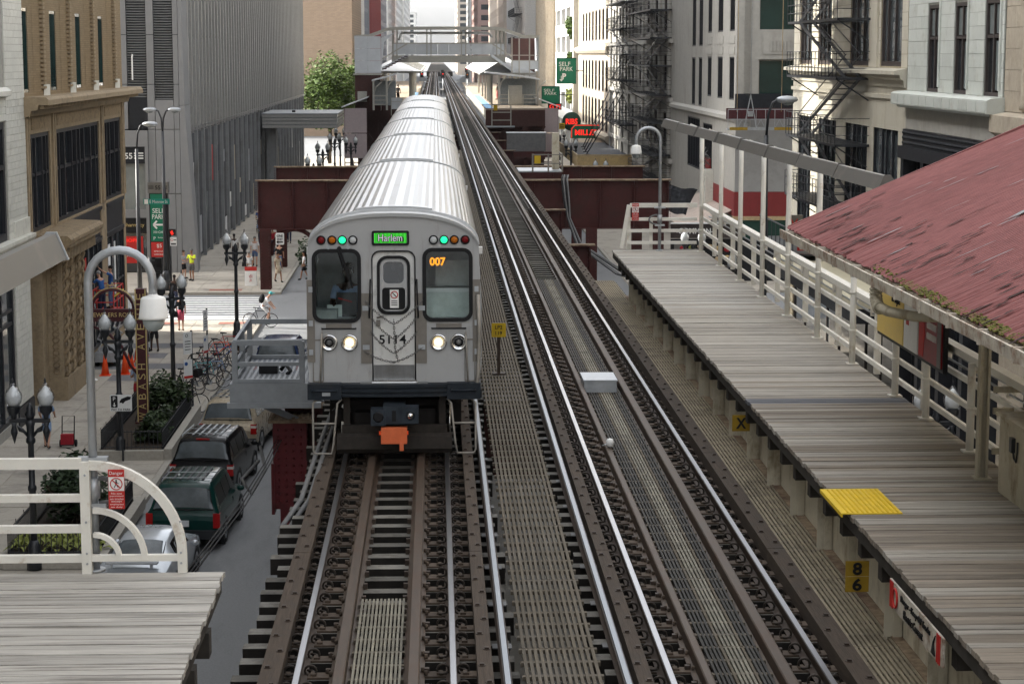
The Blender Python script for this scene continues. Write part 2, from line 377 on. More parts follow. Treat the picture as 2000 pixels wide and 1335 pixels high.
part('cover', mh, MB().lathe([(.01, .012), (.36, .012), (.38, .004)], n=24), 'rail_rust'); part('rim', mh, MB().tube([(.43 * cos(q * pi / 12), .43 * sin(q * pi / 12), .008) for q in range(24)], .03, 5, True), 'rail_rust')

# ---------------------------------------------------------------- elevated tracks
YN, YF = 12., 700.
TIE_STEP = .55
clip_mb = MB().tube([(.05 * cos(a) * 1.15, 0, .045 + .055 * sin(a)) for a in [R(-60 + 300 * i / 10) for i in range(11)]], .013, 5)
clip_mb.tube([(.05, .0, .01), (.02, .07, .02), (-.04, .08, .03)], .013, 5)
CLIP = clip_mb.mesh('rail_clip', 'clip_steel')
pm = MB().box(-.13, .13, -.085, .085, 0, .022); pm.box(-.1, -.04, -.05, .05, .022, .045)
for bx in (.07, .1): pm.cyl((bx, .05 * (1 if bx < .08 else -1), .02), (bx, .05 * (1 if bx < .08 else -1), .07), .018, n=6)
PLATE = pm.mesh('tie_plate', 'plate_rust')
bolt_mb = lambda: MB()
def track(label, xl, xr, tie0, tie1, outer, guards, walk, piece_far):
    t = thing('railway_track', label, 'railway track', ((xl + xr) / 2, YN, 6.9)); ox, oy, oz = t.location
    L = lambda x: x - ox
    # ties
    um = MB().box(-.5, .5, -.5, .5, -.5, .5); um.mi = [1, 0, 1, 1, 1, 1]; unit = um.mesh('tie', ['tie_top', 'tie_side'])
    rest = MB(); k = 0; y = YN; nclip = 0; clips = MB(); plates = MB()
    while y < YF:
        a = tie0 + rnd.uniform(-.09, .05); b = tie1 + rnd.uniform(-.05, .06); w = rnd.uniform(.19, .23)
        if k < piece_far:
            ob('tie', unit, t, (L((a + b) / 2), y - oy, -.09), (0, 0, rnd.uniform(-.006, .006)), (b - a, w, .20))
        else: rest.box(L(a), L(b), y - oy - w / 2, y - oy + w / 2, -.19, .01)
        if y < 100 and not (31 < y and xl < 0):
            for x in (xl, xr):
                for sgn in (-1, 1):
                    px = L(x) + sgn * .20
                    if nclip < 290:
                        nclip += 1
                        p = ob('tie_plate', PLATE, t, (px, y - oy, .012), (0, 0, 0 if sgn > 0 else pi)); ob('rail_clip', CLIP, p, (-.10, 0, .02))
                    elif y < 80:
                        plates.box(px - .13, px + .13, y - oy - .085, y - oy + .085, .012, .035)
                        clips.tube([(px - sgn * .1 + .055 * cos(q), y - oy, .075 + .055 * sin(q)) for q in (0, 1.3, 2.6, 3.9, 5.2)], .014, 4, True)
        k += 1; y += TIE_STEP + rnd.uniform(-.02, .02)
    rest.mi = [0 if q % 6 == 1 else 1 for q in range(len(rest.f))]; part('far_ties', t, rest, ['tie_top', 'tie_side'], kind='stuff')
    if plates.v: part('far_tie_plates', t, plates, 'plate_rust', kind='stuff'); part('far_rail_clips', t, clips, 'clip_steel', kind='stuff')
    for x in (xl, xr):
        prof = [(-.07, .02), (.07, .02), (.07, .032), (.012, .06), (.012, .145), (.036, .155), (.036, .19), (-.036, .19), (-.036, .155), (-.012, .145), (-.012, .06), (-.07, .032)]
        r = part('running_rail', t, MB().prism([(p[0] + L(x), p[1]) for p in prof], 0, YF - YN), 'rail_rust')
        part('rail_head', r, MB().prism([(L(x) - .034, .188), (L(x) - .028, .200), (L(x) + .028, .200), (L(x) + .034, .188)], 0, YF - YN), 'rail_top')
    bolts = MB()
    for x0, x1 in outer:
        y = YN
        while y < 90:
            y2 = y + 6
            piece('guard_timber', t, L(x0), L(x1), y - oy + .01, y2 - oy - .01, .012, .20, 'timber_brown'); y = y2
        part('far_guard_timber', t, MB().box(L(x0), L(x1), 90 - oy, YF - oy, .012, .20), 'timber_brown')
        for i in range(140):
            bx = L(x0) + (x1 - x0) * (.3 if i % 2 else .7); by = i * .55 + .2
            bolts.box(bx - .022, bx + .022, by - .022, by + .022, .2, .225)
            bolts.lathe([(.04, .2), (.04, .206)], (bx, by, 0), 8)
    part('timber_bolts', t, bolts, 'rail_rust', kind='stuff')
    for x0, x1 in guards:
        part('guard_rail', t, MB().prism([(L(x0) - .05, .012), (L(x1) + .05, .012), (L(x1) + .05, .03), (L(x1), .05), (L(x1), .185), (L(x1) - .012, .195), (L(x0) + .012, .195), (L(x0), .185), (L(x0), .05), (L(x0) - .05, .03)], 0, YF - YN), 'guard_steel')
        gb = MB()
        for i in range(120):
            for sx in (L(x0) - .07, L(x1) + .07): gb.box(sx - .025, sx + .025, i * .55 - .03, i * .55 + .03, .012, .075)
        part('guard_rail_spikes', t, gb, 'rail_rust', kind='stuff')
    return t
def slat_walk(label, x0, x1, y0, y1, n, z, mats, near=34.):
    """lengthwise slats on cross battens, laid in bays; near bays slat by slat"""
    t = thing('track_walkway', label, 'walkway', ((x0 + x1) / 2, y0, z)); ox, oy = t.location[:2]
    bay = 2.75; y = y0; rest = MB(); bat = MB(); w = (x1 - x0) / n
    while y < y1 - .1:
        yb = min(y + bay, y1)
        for i in range(n):
            a = x0 + i * w + w * .21; b = x0 + (i + 1) * w - w * .21; dz = rnd.uniform(-.003, .003); m = mats(i, n)
            if yb < near: piece('slat', t, a - ox, b - ox, y - oy + .006, yb - oy - .006, -.035 + dz, dz, m)
            else: rest.cur = MSLOT.setdefault(m, len(MSLOT)); rest.box(a - ox, b - ox, y - oy + .006, yb - oy - .006, -.035 + dz, dz)
        k = 0
        while y + k * .46 < yb: bat.box(x0 - ox - .02, x1 - ox + .02, y - oy + k * .46 - .03, y - oy + k * .46 + .04, -.05, -.008); k += 1
        y = yb
    if rest.v: part('far_slats', t, rest, list(MSLOT), kind='stuff')
    part('battens', t, bat, 'walk_wood', kind='stuff')
    return t
MSLOT = {'walk_wood': 0, 'walk_wood_worn': 1, 'walk_dark': 2, 'walk_tan': 3}
track('elevated track with spring clipped rails that the silver train runs on', -1.36, .145, -1.96, .78, ((-1.72, -1.52), (.38, .53)), ((-1.02, -.905), (-.30, -.185)), None, 36)
track('empty elevated track to the right of the train, beside the long wooden platform', 2.235, 3.75, 1.62, 4.28, ((1.90, 2.05), (3.97, 4.18)), ((2.55, 2.64), (3.31, 3.43)), None, 240)
slat_walk('wooden slat walkway between the rails in front of the train', -.86, -.36, 12, 22.3, 12, 6.985, lambda i, n: 'walk_wood_worn')
slat_walk('wide brown slat walkway between the two tracks', .84, 1.60, 12, 130, 13, 7.0, lambda i, n: 'walk_wood')
slat_walk('worn slat walkway between the rails of the empty track, light down its middle', 2.70, 3.26, 12, 54.8, 13, 7.0, lambda i, n: ('walk_wood_worn' if 5 <= i <= 8 else 'walk_wood') if 4 <= i <= 9 else 'walk_dark')
slat_walk('brown slat walkway at the foot of the right platform wall', 4.20, 4.78, 12, 54.6, 11, 6.985, lambda i, n: 'walk_tan', 30)
for x, lab in ((.66, 'shiny power rail just right of the train track'), (1.80, 'shiny power rail just left of the empty track')):
    t = thing('power_rail', lab, 'power rail', (x, YN, 6.93), group=None)
    part('rail_body', t, MB().prism([(-.05, .03), (.05, .03), (.012, .06), (.012, .13), (.042, .14), (.042, .185), (-.042, .185), (-.042, .14), (-.012, .13), (-.012, .06)], 0, YF - YN), 'rail_rust')
    part('rail_cap', t, MB().prism([(-.036, .184), (-.026, .20), (.026, .20), (.036, .184)], 0, YF - YN), 'third_top')
    ins = MB()
    for i in range(50): ins.lathe([(.06, 0), (.045, .015), (.05, .03)], (0, i * 1.65 + .3, 0), 8); ins.box(-.1, .1, i * 1.65 + .22, i * 1.65 + .38, 0, .012)
    part('insulators', t, ins, 'cable_grey', kind='stuff')
# carrying structure: stringers and cross girders with columns
st = thing('viaduct_frame', 'dark red riveted stringers and girders carrying the elevated tracks', 'viaduct', (1.2, YN, 0))
def rivets(mb, x0, x1, z0, z1, y, nx, nz):
    for i in range(nx):
        for j in range(nz):
            cx = x0 + (x1 - x0) * (i / (nx - 1) if nx > 1 else .5); cz = z0 + (z1 - z0) * (j / (nz - 1) if nz > 1 else .5)
            mb.lathe([(.028, 0), (.02, -.018), (.002, -.022)], (cx, y, cz), 6, 'y')
for x in (-1.36, .145, 2.235, 3.75):
    part('stringer', st, MB().box(x - 1.2 - .15, x - 1.2 + .15, 0, 680, 6.62, 6.70).box(x - 1.2 - .015, x - 1.2 + .015, 0, 400, 5.6, 6.62).box(x - 1.2 - .15, x - 1.2 + .15, 0, 400, 5.52, 5.6), 'girder')
for yb in (39.5, 56.5, 73.2, 90, 146, 163, 180):
    b = MB().box(-4.15, 4.35, yb - YN - .02, yb - YN + .02, 4.9, 6.15).box(-4.15, 4.35, yb - YN - .2, yb - YN + .2, 6.15, 6.2).box(-4.15, 4.35, yb - YN - .2, yb - YN + .2, 4.85, 4.9)
    for x in (-4.12, 4.32): b.box(x - .02, x + .02, yb - YN - .2, yb - YN + .2, 4.9, 6.15)
    rivets(b, -4.05, -3.4, 5.0, 6.05, yb - YN - .02, 3, 12); rivets(b, 3.5, 4.25, 5.0, 6.05, yb - YN - .02, 3, 10)
    part('cross_girder', st, b, 'girder')
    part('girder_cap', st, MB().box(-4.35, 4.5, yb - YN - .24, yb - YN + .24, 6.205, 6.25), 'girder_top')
    for x in (-3.75, 3.95):
        c = MB().box(x - .25, x + .25, yb - YN - .22, yb - YN - .2, 0, 4.85).box(x - .25, x + .25, yb - YN + .2, yb - YN + .22, 0, 4.85).box(x - .02, x + .02, yb - YN - .2, yb - YN + .2, 0, 4.85)
        rivets(c, x - .19, x + .19, .4, 4.7, yb - YN - .22, 2, 26); part('column', st, c, 'girder')
# the deep girders flanking the side street
for i, (y, x0, x1, z0, z1, lab) in enumerate(((113, -9.75, 12.85, 3.5, 6.1, 'nearer deep dark red plate girder crossing under the tracks at the side street'), (125, -9.66, 12.6, 3.6, 6.2, 'farther dark red plate girder behind the nearer one at the side street'))):
    t = thing('plate_girder', lab, 'girder', (1.5, y, 0)); b = MB().box(x0 - 1.5, x1 - 1.5, -.02, .02, z0, z1)
    b.box(x0 - 1.5, x1 - 1.5, -.25, .25, z0 - .06, z0)
    for k in range(13):
        x = x0 - 1.5 + (x1 - x0) * k / 12; b.box(x - .02, x + .02, -.2, -.02, z0, z1); rivets(b, x - .12, x + .12, z0 + .1, z1 - .1, -.02, 2, 20)
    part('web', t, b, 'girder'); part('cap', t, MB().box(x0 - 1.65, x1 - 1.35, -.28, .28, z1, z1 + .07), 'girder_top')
    for x in (-9.4, -6.2, 8.6, 12.3):
        c = MB().box(x - 1.8, x - 1.2, -.28, -.25, 0, z0 - .06).box(x - 1.8, x - 1.2, .25, .28, 0, z0 - .06).box(x - 1.52, x - 1.48, -.25, .25, 0, z0 - .06)
        rivets(c, x - 1.7, x - 1.3, .3, z0 - .3, -.28, 2, 18); part('column', t, c, 'girder')
    if i == 0:
        for x, s in ((-9.1, 1), (-6.5, -1)): part('knee_brace', t, MB().tube([(x - 1.5 + s * (1.3 - 1.3 * cos(q)), 0, z0 - 1.5 + 1.45 * sin(q)) for q in [pi / 2 * j / 8 for j in range(9)]], .12, 6), 'girder')
s = thing('one_way_sign', 'small white ONE WAY sign with an arrow on the red girder column', 'sign', (-8.55, 112.2, 3.0)); s.scale = (.66, 1, .72)
part('board', s, MB().plate(rrect(-.35, .35, -.45, .45, .1), [], 0, .02), 'sign_white')
for i, l in enumerate(('ONE', 'WAY')): text(l, s, 'black', (0, -.008, .22 - i * .26), w=.48, h=.2, bold=.02)
part('arrow', s, MB().plate([(-.3, -.25), (-.12, -.1), (-.12, -.2), (.25, -.2), (.25, -.3), (-.12, -.3), (-.12, -.4)], [], -.01, 0), 'black')

# small things on the tracks
t = thing('junction_box', 'galvanised steel box between the rails of the empty track', 'box', (2.93, 36.6, 7.0))
part('case', t, MB().box(-.29, .29, -.45, .45, 0, .20).box(-.33, .33, .2, .3, -.0, .03), 'galv'); part('lid', t, MB().box(-.305, .305, -.46, .46, .2, .225), 'galv')
t = thing('milepost_sign', 'small yellow LP2 119 sign on a rusty post between the tracks', 'sign', (1.17, 38.3, 7.0))
part('post', t, MB().box(-.03, .03, -.03, .03, 0, .75), 'rail_rust'); part('foot', t, MB().box(-.12, .12, -.08, .08, 0, .03), 'rail_rust')
b = part('board', t, MB().plate(rrect(-.135, .135, .72, .985, .02), [], -.05, -.035), 'sign_yellow'); text('LP2', b, 'black', (0, -.055, .91), h=.07, bold=.01); text('119', b, 'black', (0, -.055, .80), h=.07, bold=.01)
t = thing('insulator_cup', 'small white insulator cup lying on the inner rail of the empty track', 'insulator', (2.62, 30.5, 7.1))
part('cup', t, MB().lathe([(.02, 0), (.055, .01), (.06, .08), (.045, .12), (.02, .13)], n=12), 'sign_white'); part('stem', t, MB().cyl((-.12, 0, .02), (0, 0, .05), .012), 'galv')
for i, (xs, lab) in enumerate(((-1.85, 'outer of the two grey cables that dive over the tie ends left of the train'), (-1.74, 'inner of the two grey cables that dive over the tie ends left of the train'))):
    tag(ob('cable', MB().tube([(xs + .25, 36, 7.3), (xs + .15, 33.5, 7.25), (xs + .05, 30, 7.12), (xs, 27.3, 7.02), (xs - .22, 26.6, 6.8), (xs - .2, 26.4, 5.8)], .035, 7).mesh('cable', 'cable_grey')), lab, 'cable')

# ---------------------------------------------------------------- platforms
def fence_rails(t, x, y0, y1, zs, m, top):
    for i, z in enumerate(zs):
        h = .055 if i else .08; w = .05 if i else .13
        piece('rail', t, x - w / 2, x + w / 2, y0, y1, z - h / 2, z + h / 2, m)
rp = thing('right_platform', 'long grey wooden platform with a yellow mat running along the right of the empty track', 'platform', (5.5, 14, 0))
rp.name = 'wooden_platform'
y = 13.0; k = 0
while y < 51:
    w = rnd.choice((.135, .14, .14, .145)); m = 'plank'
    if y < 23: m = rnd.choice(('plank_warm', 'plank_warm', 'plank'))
    elif y > 39: m = rnd.choice(('plank', 'plank_light', 'plank_light'))  # lighter far planks put the glancing sky sheen into the colour
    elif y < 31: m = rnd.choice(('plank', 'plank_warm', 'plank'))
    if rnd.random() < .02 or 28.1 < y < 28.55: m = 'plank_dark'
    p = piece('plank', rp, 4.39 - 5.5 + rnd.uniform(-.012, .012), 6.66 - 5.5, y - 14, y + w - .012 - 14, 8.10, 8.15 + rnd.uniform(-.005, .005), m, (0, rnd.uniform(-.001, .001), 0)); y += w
part('edge_beam', rp, MB().box(-1.08, -.98, -1, 37, 7.95, 8.098), 'joist')
for i in range(38): piece('joist_end', rp, -1.02, -.55, -1 + i * 1.0, -.82 + i * 1.0, 7.72, 7.95, 'joist')
part('outer_beam', rp, MB().box(1.1, 1.2, -1, 37, 7.85, 8.098), 'joist')
for i in range(20):
    y = -1 + i * 1.9
    part('wall_panel', rp, MB().box(-.66, -.62, y + .02, y + 1.88, 6.2, 8.09), 'wall_cream')
    part('stiffener', rp, MB().box(-.76, -.67, y - .05, y + .05, 6.2, 7.95).box(-.85, -.67, y - .01, y + .01, 6.2, 7.95), 'wall_cream')
part('rust_ledge', rp, MB().box(-.78, -.66, -1, 37, 6.94, 6.99), 'girder_top')
for x in (-.5, 1.0):
    for y in (3, 14, 25, 36): part('support_leg', rp, MB().box(x - .12, x + .12, y - .12, y + .12, 0, 7.8), 'girder')
t = thing('tactile_mat', 'bright yellow bumpy mat at the edge of the right wooden platform', 'mat', (4.64, 21.8, 8.154))
b = MB().box(-.33, .31, -.62, .62, 0, .012)
for i in range(22):
    for j in range(11): b.lathe([(.016, .012), (.010, .020)], (-.27 + j * .054, -.57 + i * .054, 0), 5)
part('mat', t, b, 'yellow_mat'); part('lip', t, MB().box(-.345, -.331, -.62, .62, -.03, .012), 'yellow_mat')
rf = thing('platform_fence', 'white steel fence with four rails along the outer side of the right platform', 'fence', (6.6, 14, 8.15))
for i, z in enumerate((9.27, 8.95, 8.63, 8.34)):
    for k in range(12):
        ya, yb = 50.9 - 3.08 * (k + 1), 50.9 - 3.08 * k
        w, h = ((.14, .09) if i == 0 else (.05, .07)); xo = .06
        piece('rail', rf, xo - w / 2, xo + w / 2, ya - 14 + .004, yb - 14 - .004, z - 8.15 - h / 2, z - 8.15 + h / 2, 'white_steel')
for k in range(12): piece('post', rf, .1, .19, 49.3 - 3.08 * k - 14 - .05, 49.3 - 3.08 * k - 14 + .05, 0, 1.06, 'white_steel')
pipe = MB()
for dx, dz in ((.22, 1.0), (.26, .92), (.22, .84)): pipe.cyl((dx, -1, dz), (dx, 36.9, dz), .018, n=6)
part('conduit', rf, pipe, 'galv', kind=None)
bk = MB()
for k in range(24): bk.box(.18, .3, 36 - 1.54 * k, 36.04 - 1.54 * k, .8, 1.04)
part('conduit_clips', rf, bk, 'white_steel', kind='stuff')
def lamp_post_white(y, zt, lab):
    t = thing('pipe_post', lab, 'post', (6.56, y, 8.15), group='white posts carrying the grey light panels')
    part('pipe', t, MB().cyl((0, 0, .02), (0, 0, zt - 8.15), .05, n=12), 'white_steel'); part('base_plate', t, MB().box(-.09, .09, -.09, .09, 0, .02), 'white_steel')
    part('collar', t, MB().cyl((0, 0, .52), (0, 0, .56), .06, n=12), 'white_steel'); part('collar', t, MB().cyl((0, 0, 1.12), (0, 0, 1.16), .06, n=12), 'white_steel') if zt > 9.4 else None
    if zt > 10: part('arm', t, MB().bar((0, 0, zt - 8.2), (-.30, 0, zt - 8.06), .06), 'white_steel')
for i, (y, z) in enumerate(((50.4, 11.2), (46.95, 11.2), (43.9, 11.2), (40.85, 11.2), (37.85, 11.2), (34.8, 11.2), (31.8, 9.6), (28.75, 9.5), (26.9, 9.2), (24.6, 9.25))):
    lamp_post_white(y, z, ('white pipe post on the right platform, ' + ('at the far fence corner', 'second from the far corner', 'third from the far corner', 'fourth from the far corner', 'fifth from the far corner', 'sixth from the far corner', 'short one by the red roof corner', 'short one just beyond the advert board', 'short one under the white poster', 'nearest short one, below the red poster')[i]))
for k in range(8):
    y1 = 53.5 - 3.09 * k; y0 = y1 - 2.98
    t = thing('platform_light', 'grey metal light panel above the right platform, ' + ('farthest, at the free end', 'second from the far end', 'third from the far end', 'fourth from the far end', 'fifth from the far end', 'sixth from the far end', 'second from the red roof', 'last before the red roof')[k], 'light panel', (6.0 + .40 * (53.5 - y0) / 24, y0, 11.12 - .05 * (53.5 - y0) / 24), group='grey light panels over the right platform')
    part('housing', t, MB().prism([(-.14, .02), (.12, -.02), (.15, .05), (.03, .22), (-.05, .22)], 0, 2.98, 'y'), 'panel_grey')
    t.rotation_euler.z = .016 + rnd.uniform(-.012, .012); t.rotation_euler.y = rnd.uniform(-.06, .06)
    part('end_cap', t, MB().prism([(-.155, .01), (.13, -.03), (.165, .05), (.035, .235), (-.06, .235)], -.03, 0, 'y'), 'panel_grey')
ef = thing('end_fence', 'white steel fence closing the far end of the right platform', 'fence', (5.7, 51.05, 8.15))
for i, z in enumerate((9.25, 8.92, 8.63, 8.33)): piece('rail', ef, -.93 if i else -.85, .83, -.04, .04, z - 8.15 - .045, z - 8.15 + (.06 if i == 0 else .03), 'white_steel')
part('raking_post', ef, MB().bar((-1.06, 0, .04), (-.88, 0, 1.12), .09, .09, (0, 1, 0)), 'white_steel'); piece('post', ef, -.92, -.83, .05, .13, 0, 1.1, 'white_steel'); piece('post', ef, -.35, -.27, .05, .13, 0, .75, 'white_steel')
def danger(loc, s, lab):
    t = thing('danger_sign', lab, 'sign', loc); t.scale = (s, s, s)
    part('board', t, MB().box(-.5, .5, 0, .03, -1.25, 1.25), 'sign_red'); part('white_field', t, MB().box(-.48, .48, -.012, -.002, -.1, .78), 'sign_white')
    text('Danger', t, 'sign_white', (0, -.01, 1.0), w=.85, h=.27)
    part('ring', t, MB().tube([(.36 * cos(q * pi / 12), -.02, .34 + .36 * sin(q * pi / 12)) for q in range(24)], .035, 5, True), 'sign_red'); part('slash', t, MB().bar((-.26, -.03, .6), (.26, -.03, .08), .06, .02, (0, 1, 0)), 'sign_red')
    part('walker', t, MB().ball((0, -.02, .56), .055).bar((0, -.02, .5), (-.02, -.02, .3), .09, .03, (0, 1, 0)).bar((-.02, -.02, .32), (-.14, -.02, .1), .05, .03, (0, 1, 0)).bar((0, -.02, .32), (.12, -.02, .12), .05, .03, (0, 1, 0)).bar((0, -.02, .46), (.15, -.02, .36), .04, .03, (0, 1, 0)), 'black')
    for i, l in enumerate(('No one', 'permitted', 'on tracks', 'except', 'employees', 'on duty')): text(l, t, 'sign_white', (0, -.01, -.26 - i * .175), w=.30 + .06 * len(l), h=.12)
danger((4.98, 50.98, 9.1), .17, 'red and white Danger sign on the far end fence of the right platform')
def platform_lamp(loc, rz, lab, flip=1):
    t = thing('platform_lamp', lab, 'lamp', loc); H = 2.75; r = .30
    pts = [(0, 0, 0), (0, 0, H)] + [(flip * (r - r * cos(a)), 0, H + r * sin(a)) for a in [pi * i / 12 for i in range(1, 13)]] + [(flip * 2 * r, 0, H - .12)]
    part('pole', t, MB().tube(pts, .04, 10), 'galv'); part('base', t, MB().cyl((0, 0, 0), (0, 0, .025), .09, n=12), 'galv')
    part('clamp', t, MB().box(-.12, .12, -.05, .05, .62, .66).box(-.14, .14, -.05, .05, 1.06, 1.1), 'galv'); part('switch_box', t, MB().cyl((0, 0, .7), (0, 0, .9), .06, n=8), 'galv')
    part('conduit_loop', t, MB().tube([(flip * (.05 + .22 * sin(a)), -.02, .74 + .12 * (1 - cos(a)) - .08) for a in [pi * i / 9 for i in range(10)]], .022, 7), 'cable_grey')
    x = flip * 2 * r; h = part('shade', t, MB().lathe([(.03, H - .09), (.045, H - .125), (.10, H - .14), (.116, H - .155), (.136, H - .32), (.142, H - .34)], (x, 0, 0), 20), 'sign_white')
    part('globe', t, MB().lathe([(.105, H - .341), (.10, H - .39), (.075, H - .44), (.03, H - .46), (.002, H - .462)], (x, 0, 0), 16), 'glass_pale'); part('bulb', t, MB().ball((x, 0, H - .37), .04), 'lens_clear')
platform_lamp((-3.24, 19.08, 8.15), 0, 'galvanised gooseneck lamp with white shade on the near left platform')
platform_lamp((5.56, 50.7, 8.15), 0, 'galvanised gooseneck lamp with white shade at the far end of the right platform', -1)
# left platform
lp = thing('wooden_platform', 'weathered light grey wooden platform end at the near left', 'platform', (-4, 14, 0))
y = 12.0
while y < 18.99:
    w = rnd.choice((.135, .14, .145)); piece('plank', lp, -3.2, 4 - 2.02 + rnd.uniform(-.015, .012), y - 14, min(y + w, 19.02) - .012 - 14, 8.10, 8.15 + rnd.uniform(-.005, .005), 'plank_light'); y += w
part('edge_beam', lp, MB().box(1.85, 1.95, -2, 5, 7.95, 8.098), 'joist'); part('end_beam', lp, MB().box(-3.2, 1.85, 4.9, 5, 7.85, 8.098), 'joist')
for i in range(6): piece('joist_end', lp, 1.4, 1.98, -1.9 + i * 1.1, -1.7 + i * 1.1, 7.72, 7.95, 'joist')
part('wall_panel', lp, MB().box(1.45, 1.5, -2, 5, 6.2, 8.09), 'cream_steel')
lf = thing('end_fence', 'white steel fence with quarter circle arcs at the end of the left platform', 'fence', (-3.3, 19, 8.15))
for i, z in enumerate((1.045, .73, .435, .15)): piece('rail', lf, -3.5, -.04, -.04, .03, z - .04, z + (.06 if i == 0 else .03), 'white_steel')
piece('post', lf, -.05, .04, -.05, .05, 0, 1.07, 'white_steel')
piece('rail', lf, .04, .86, -.03, .03, .115, .175, 'white_steel')
for r, w, dx in ((.9, .05, .03), (.50, .03, .06), (.26, .025, .06)):
    z0 = .02 if r > .8 else .15; zc = .18 if r > .8 else .13
    prof = [(dx + r * sin(a), zc + r * cos(a)) for a in [pi / 2 * i / 14 for i in range(15)]]; inn = [(dx + (r - w * 1.7) * sin(a), zc + (r - w * 1.7) * cos(a)) for a in [pi / 2 * i / 14 for i in range(15)]][::-1]
    if r > .8: prof.append((dx + r, 0)); inn = [(dx + r - w * 1.7, 0)] + inn
    part('arc_rail', lf, MB().prism(prof + inn, -.035, .035), 'white_steel')
bb = MB()
for x in (0, .88):
    for z in (.1, .2, .5, .95): bb.lathe([(.012, -.05), (.01, -.06)], (x, 0, z), 6, 'y')
part('bolts', lf, bb, 'galv', kind='stuff')
danger((-3.0, 18.9, 8.975), .15, 'red and white Danger sign on the arc fence of the left platform')
t = thing('platform_light', 'grey metal light panel at the left edge of the picture above the left platform', 'light panel', (-3.68, 14, 11.05), group=None)
part('housing', t, MB().prism([(-.14, -.02), (.16, .02), (.06, .26), (-.02, .26), (-.17, .06)], 0, 5.6, 'y'), 'panel_grey'); part('end_cap', t, MB().prism([(-.15, -.035), (.18, .01), (.07, .275), (-.03, .275), (-.185, .06)], 5.6, 5.63, 'y'), 'galv')
# signs on the platform wall
t = thing('stop_marker', 'two stacked ochre plates with numbers 8 and 6 under the platform edge', 'sign', (4.42, 20.9, 7.55))
for z, n_ in ((.085, '8'), (-.085, '6')):
    b = part('plate', t, MB().box(-.125, .125, 0, .012, z - .082, z + .082), 'ochre'); text(n_, b, 'black', (0, -.004, z), h=.135, w=.10, bold=.03)
t = thing('stop_marker', 'single ochre plate with a black X under the platform edge', 'sign', (4.42, 29.2, 7.69))
b = part('plate', t, MB().box(-.13, .13, 0, .012, -.12, .12), 'ochre'); text('X', b, 'black', (0, -.004, 0), h=.16, w=.15, bold=.03)
t = thing('warning_board', 'long cream warning board about electric current under the platform edge', 'sign', (4.37, 18.1, 7.86), -pi / 2)
b = part('board', t, MB().box(-1.05, 1.05, 0, .02, -.13, .13), 'rusty_white')
text('Danger - Keep Off Tracks', b, 'black', (.02, -.006, .05), w=1.15, h=.08); text('Electric Current', b, 'black', (-.05, -.006, -.06), w=.75, h=.08)
for s0 in (-1.0, .85): part('stripes', b, MB().prism([(s0, -.13), (s0 + .02, -.13), (s0 + .02, .13), (s0, .13)], -.012, -.003).prism([(s0 + .05, -.13), (s0 + .07, -.13), (s0 + .07, .13), (s0 + .05, .13)], -.012, -.003).prism([(s0 + .1, -.13), (s0 + .12, -.13), (s0 + .12, .13), (s0 + .1, .13)], -.012, -.003), 'sign_red')
part('ring', b, MB().tube([(-.78 + .09 * cos(q * pi / 9), -.01, .09 * sin(q * pi / 9)) for q in range(18)], .012, 5, True), 'sign_red')
part('pictogram', b, MB().prism([(.66, -.1), (.80, -.1), (.74, 0), (.80, .09), (.72, .02)], -.012, -.003), 'black')

# red canopy over the right platform
EX, EZ = 4.9, 10.56; SL = (1.43) / (8.22 - 4.9)
rc = thing('platform_canopy', 'weathered red corrugated metal canopy roof over the near right platform', 'canopy', (5, 20, 8.15))
ry0, ry1 = 13.0, 28.5
def roofz(x): return EZ + (x - EX) * SL + .02 * sin((x - EX) * 1.3)
n = 14
for k in range(n):
    ya = ry0 + (ry1 - ry0) * k / n; yb = ry0 + (ry1 - ry0) * (k + 1) / n + .05; m = MB(); nc = 56
    xs = [4.93, 5.6, 6.3, 7.2, 8.2, 9.4]; b0 = 0
    for j in range(nc + 1):
        y = ya + (yb - ya) * j / nc; dz = .010 * (1 if (j // 2) % 2 else -1)
        for i, x in enumerate(xs): m.v.append((x - 5 + (rnd.uniform(-.02, .02) if i == 0 else 0), y - 20, roofz(x) - 8.15 + dz + .01 * (k % 2) + (rnd.uniform(-.004, .01) if i == 0 else 0)))
    for j in range(nc):
        for i in range(len(xs) - 1):
            a = j * len(xs) + i; m.face([a, a + 1, a + 1 + len(xs), a + len(xs)])
    part('roof_sheet', rc, m, 'roof_red')
part('under_deck', rc, MB().hexa([(-.05, -7, roofz(4.95) - 8.25), (4.4, -7, roofz(9.4) - 8.25), (4.4, 8.4, roofz(9.4) - 8.25), (-.05, 8.4, roofz(4.95) - 8.25), (-.05, -7, roofz(4.95) - 8.19), (4.4, -7, roofz(9.4) - 8.19), (4.4, 8.4, roofz(9.4) - 8.19), (-.05, 8.4, roofz(4.95) - 8.19)]), 'cream_steel')
gut = MB().prism([(-.17, 2.30), (-.04, 2.30), (-.04, 2.40), (-.06, 2.40), (-.06, 2.33), (-.155, 2.33), (-.155, 2.42), (-.18, 2.42)], -7, 8.55)
part('gutter', rc, gut, 'rusty_white')
part('verge_trim', rc, MB().bar((-.05, 8.53, roofz(4.95) - 8.15), (4.4, 8.53, roofz(9.4) - 8.15), .05, .07), 'roof_red')
br = MB()
for k in range(14): br.box(-.19, -.02, -6.6 + k * 1.12, -6.56 + k * 1.12, 2.29, 2.43)
part('gutter_straps', rc, br, 'rusty_white', kind='stuff')
ms = MB()
for k in range(650):
    y = rnd.uniform(-3.5, 1.5) if k % 3 else rnd.uniform(-4.5, 3.2); x = rnd.uniform(-.10, -.01) + .04 * rnd.random(); ms.ball((x, y, roofz(5 + x) - 8.15 + .012), (.018, rnd.uniform(.015, .045), .010), 5, 4)
part('moss', rc, ms, 'moss', kind='stuff')
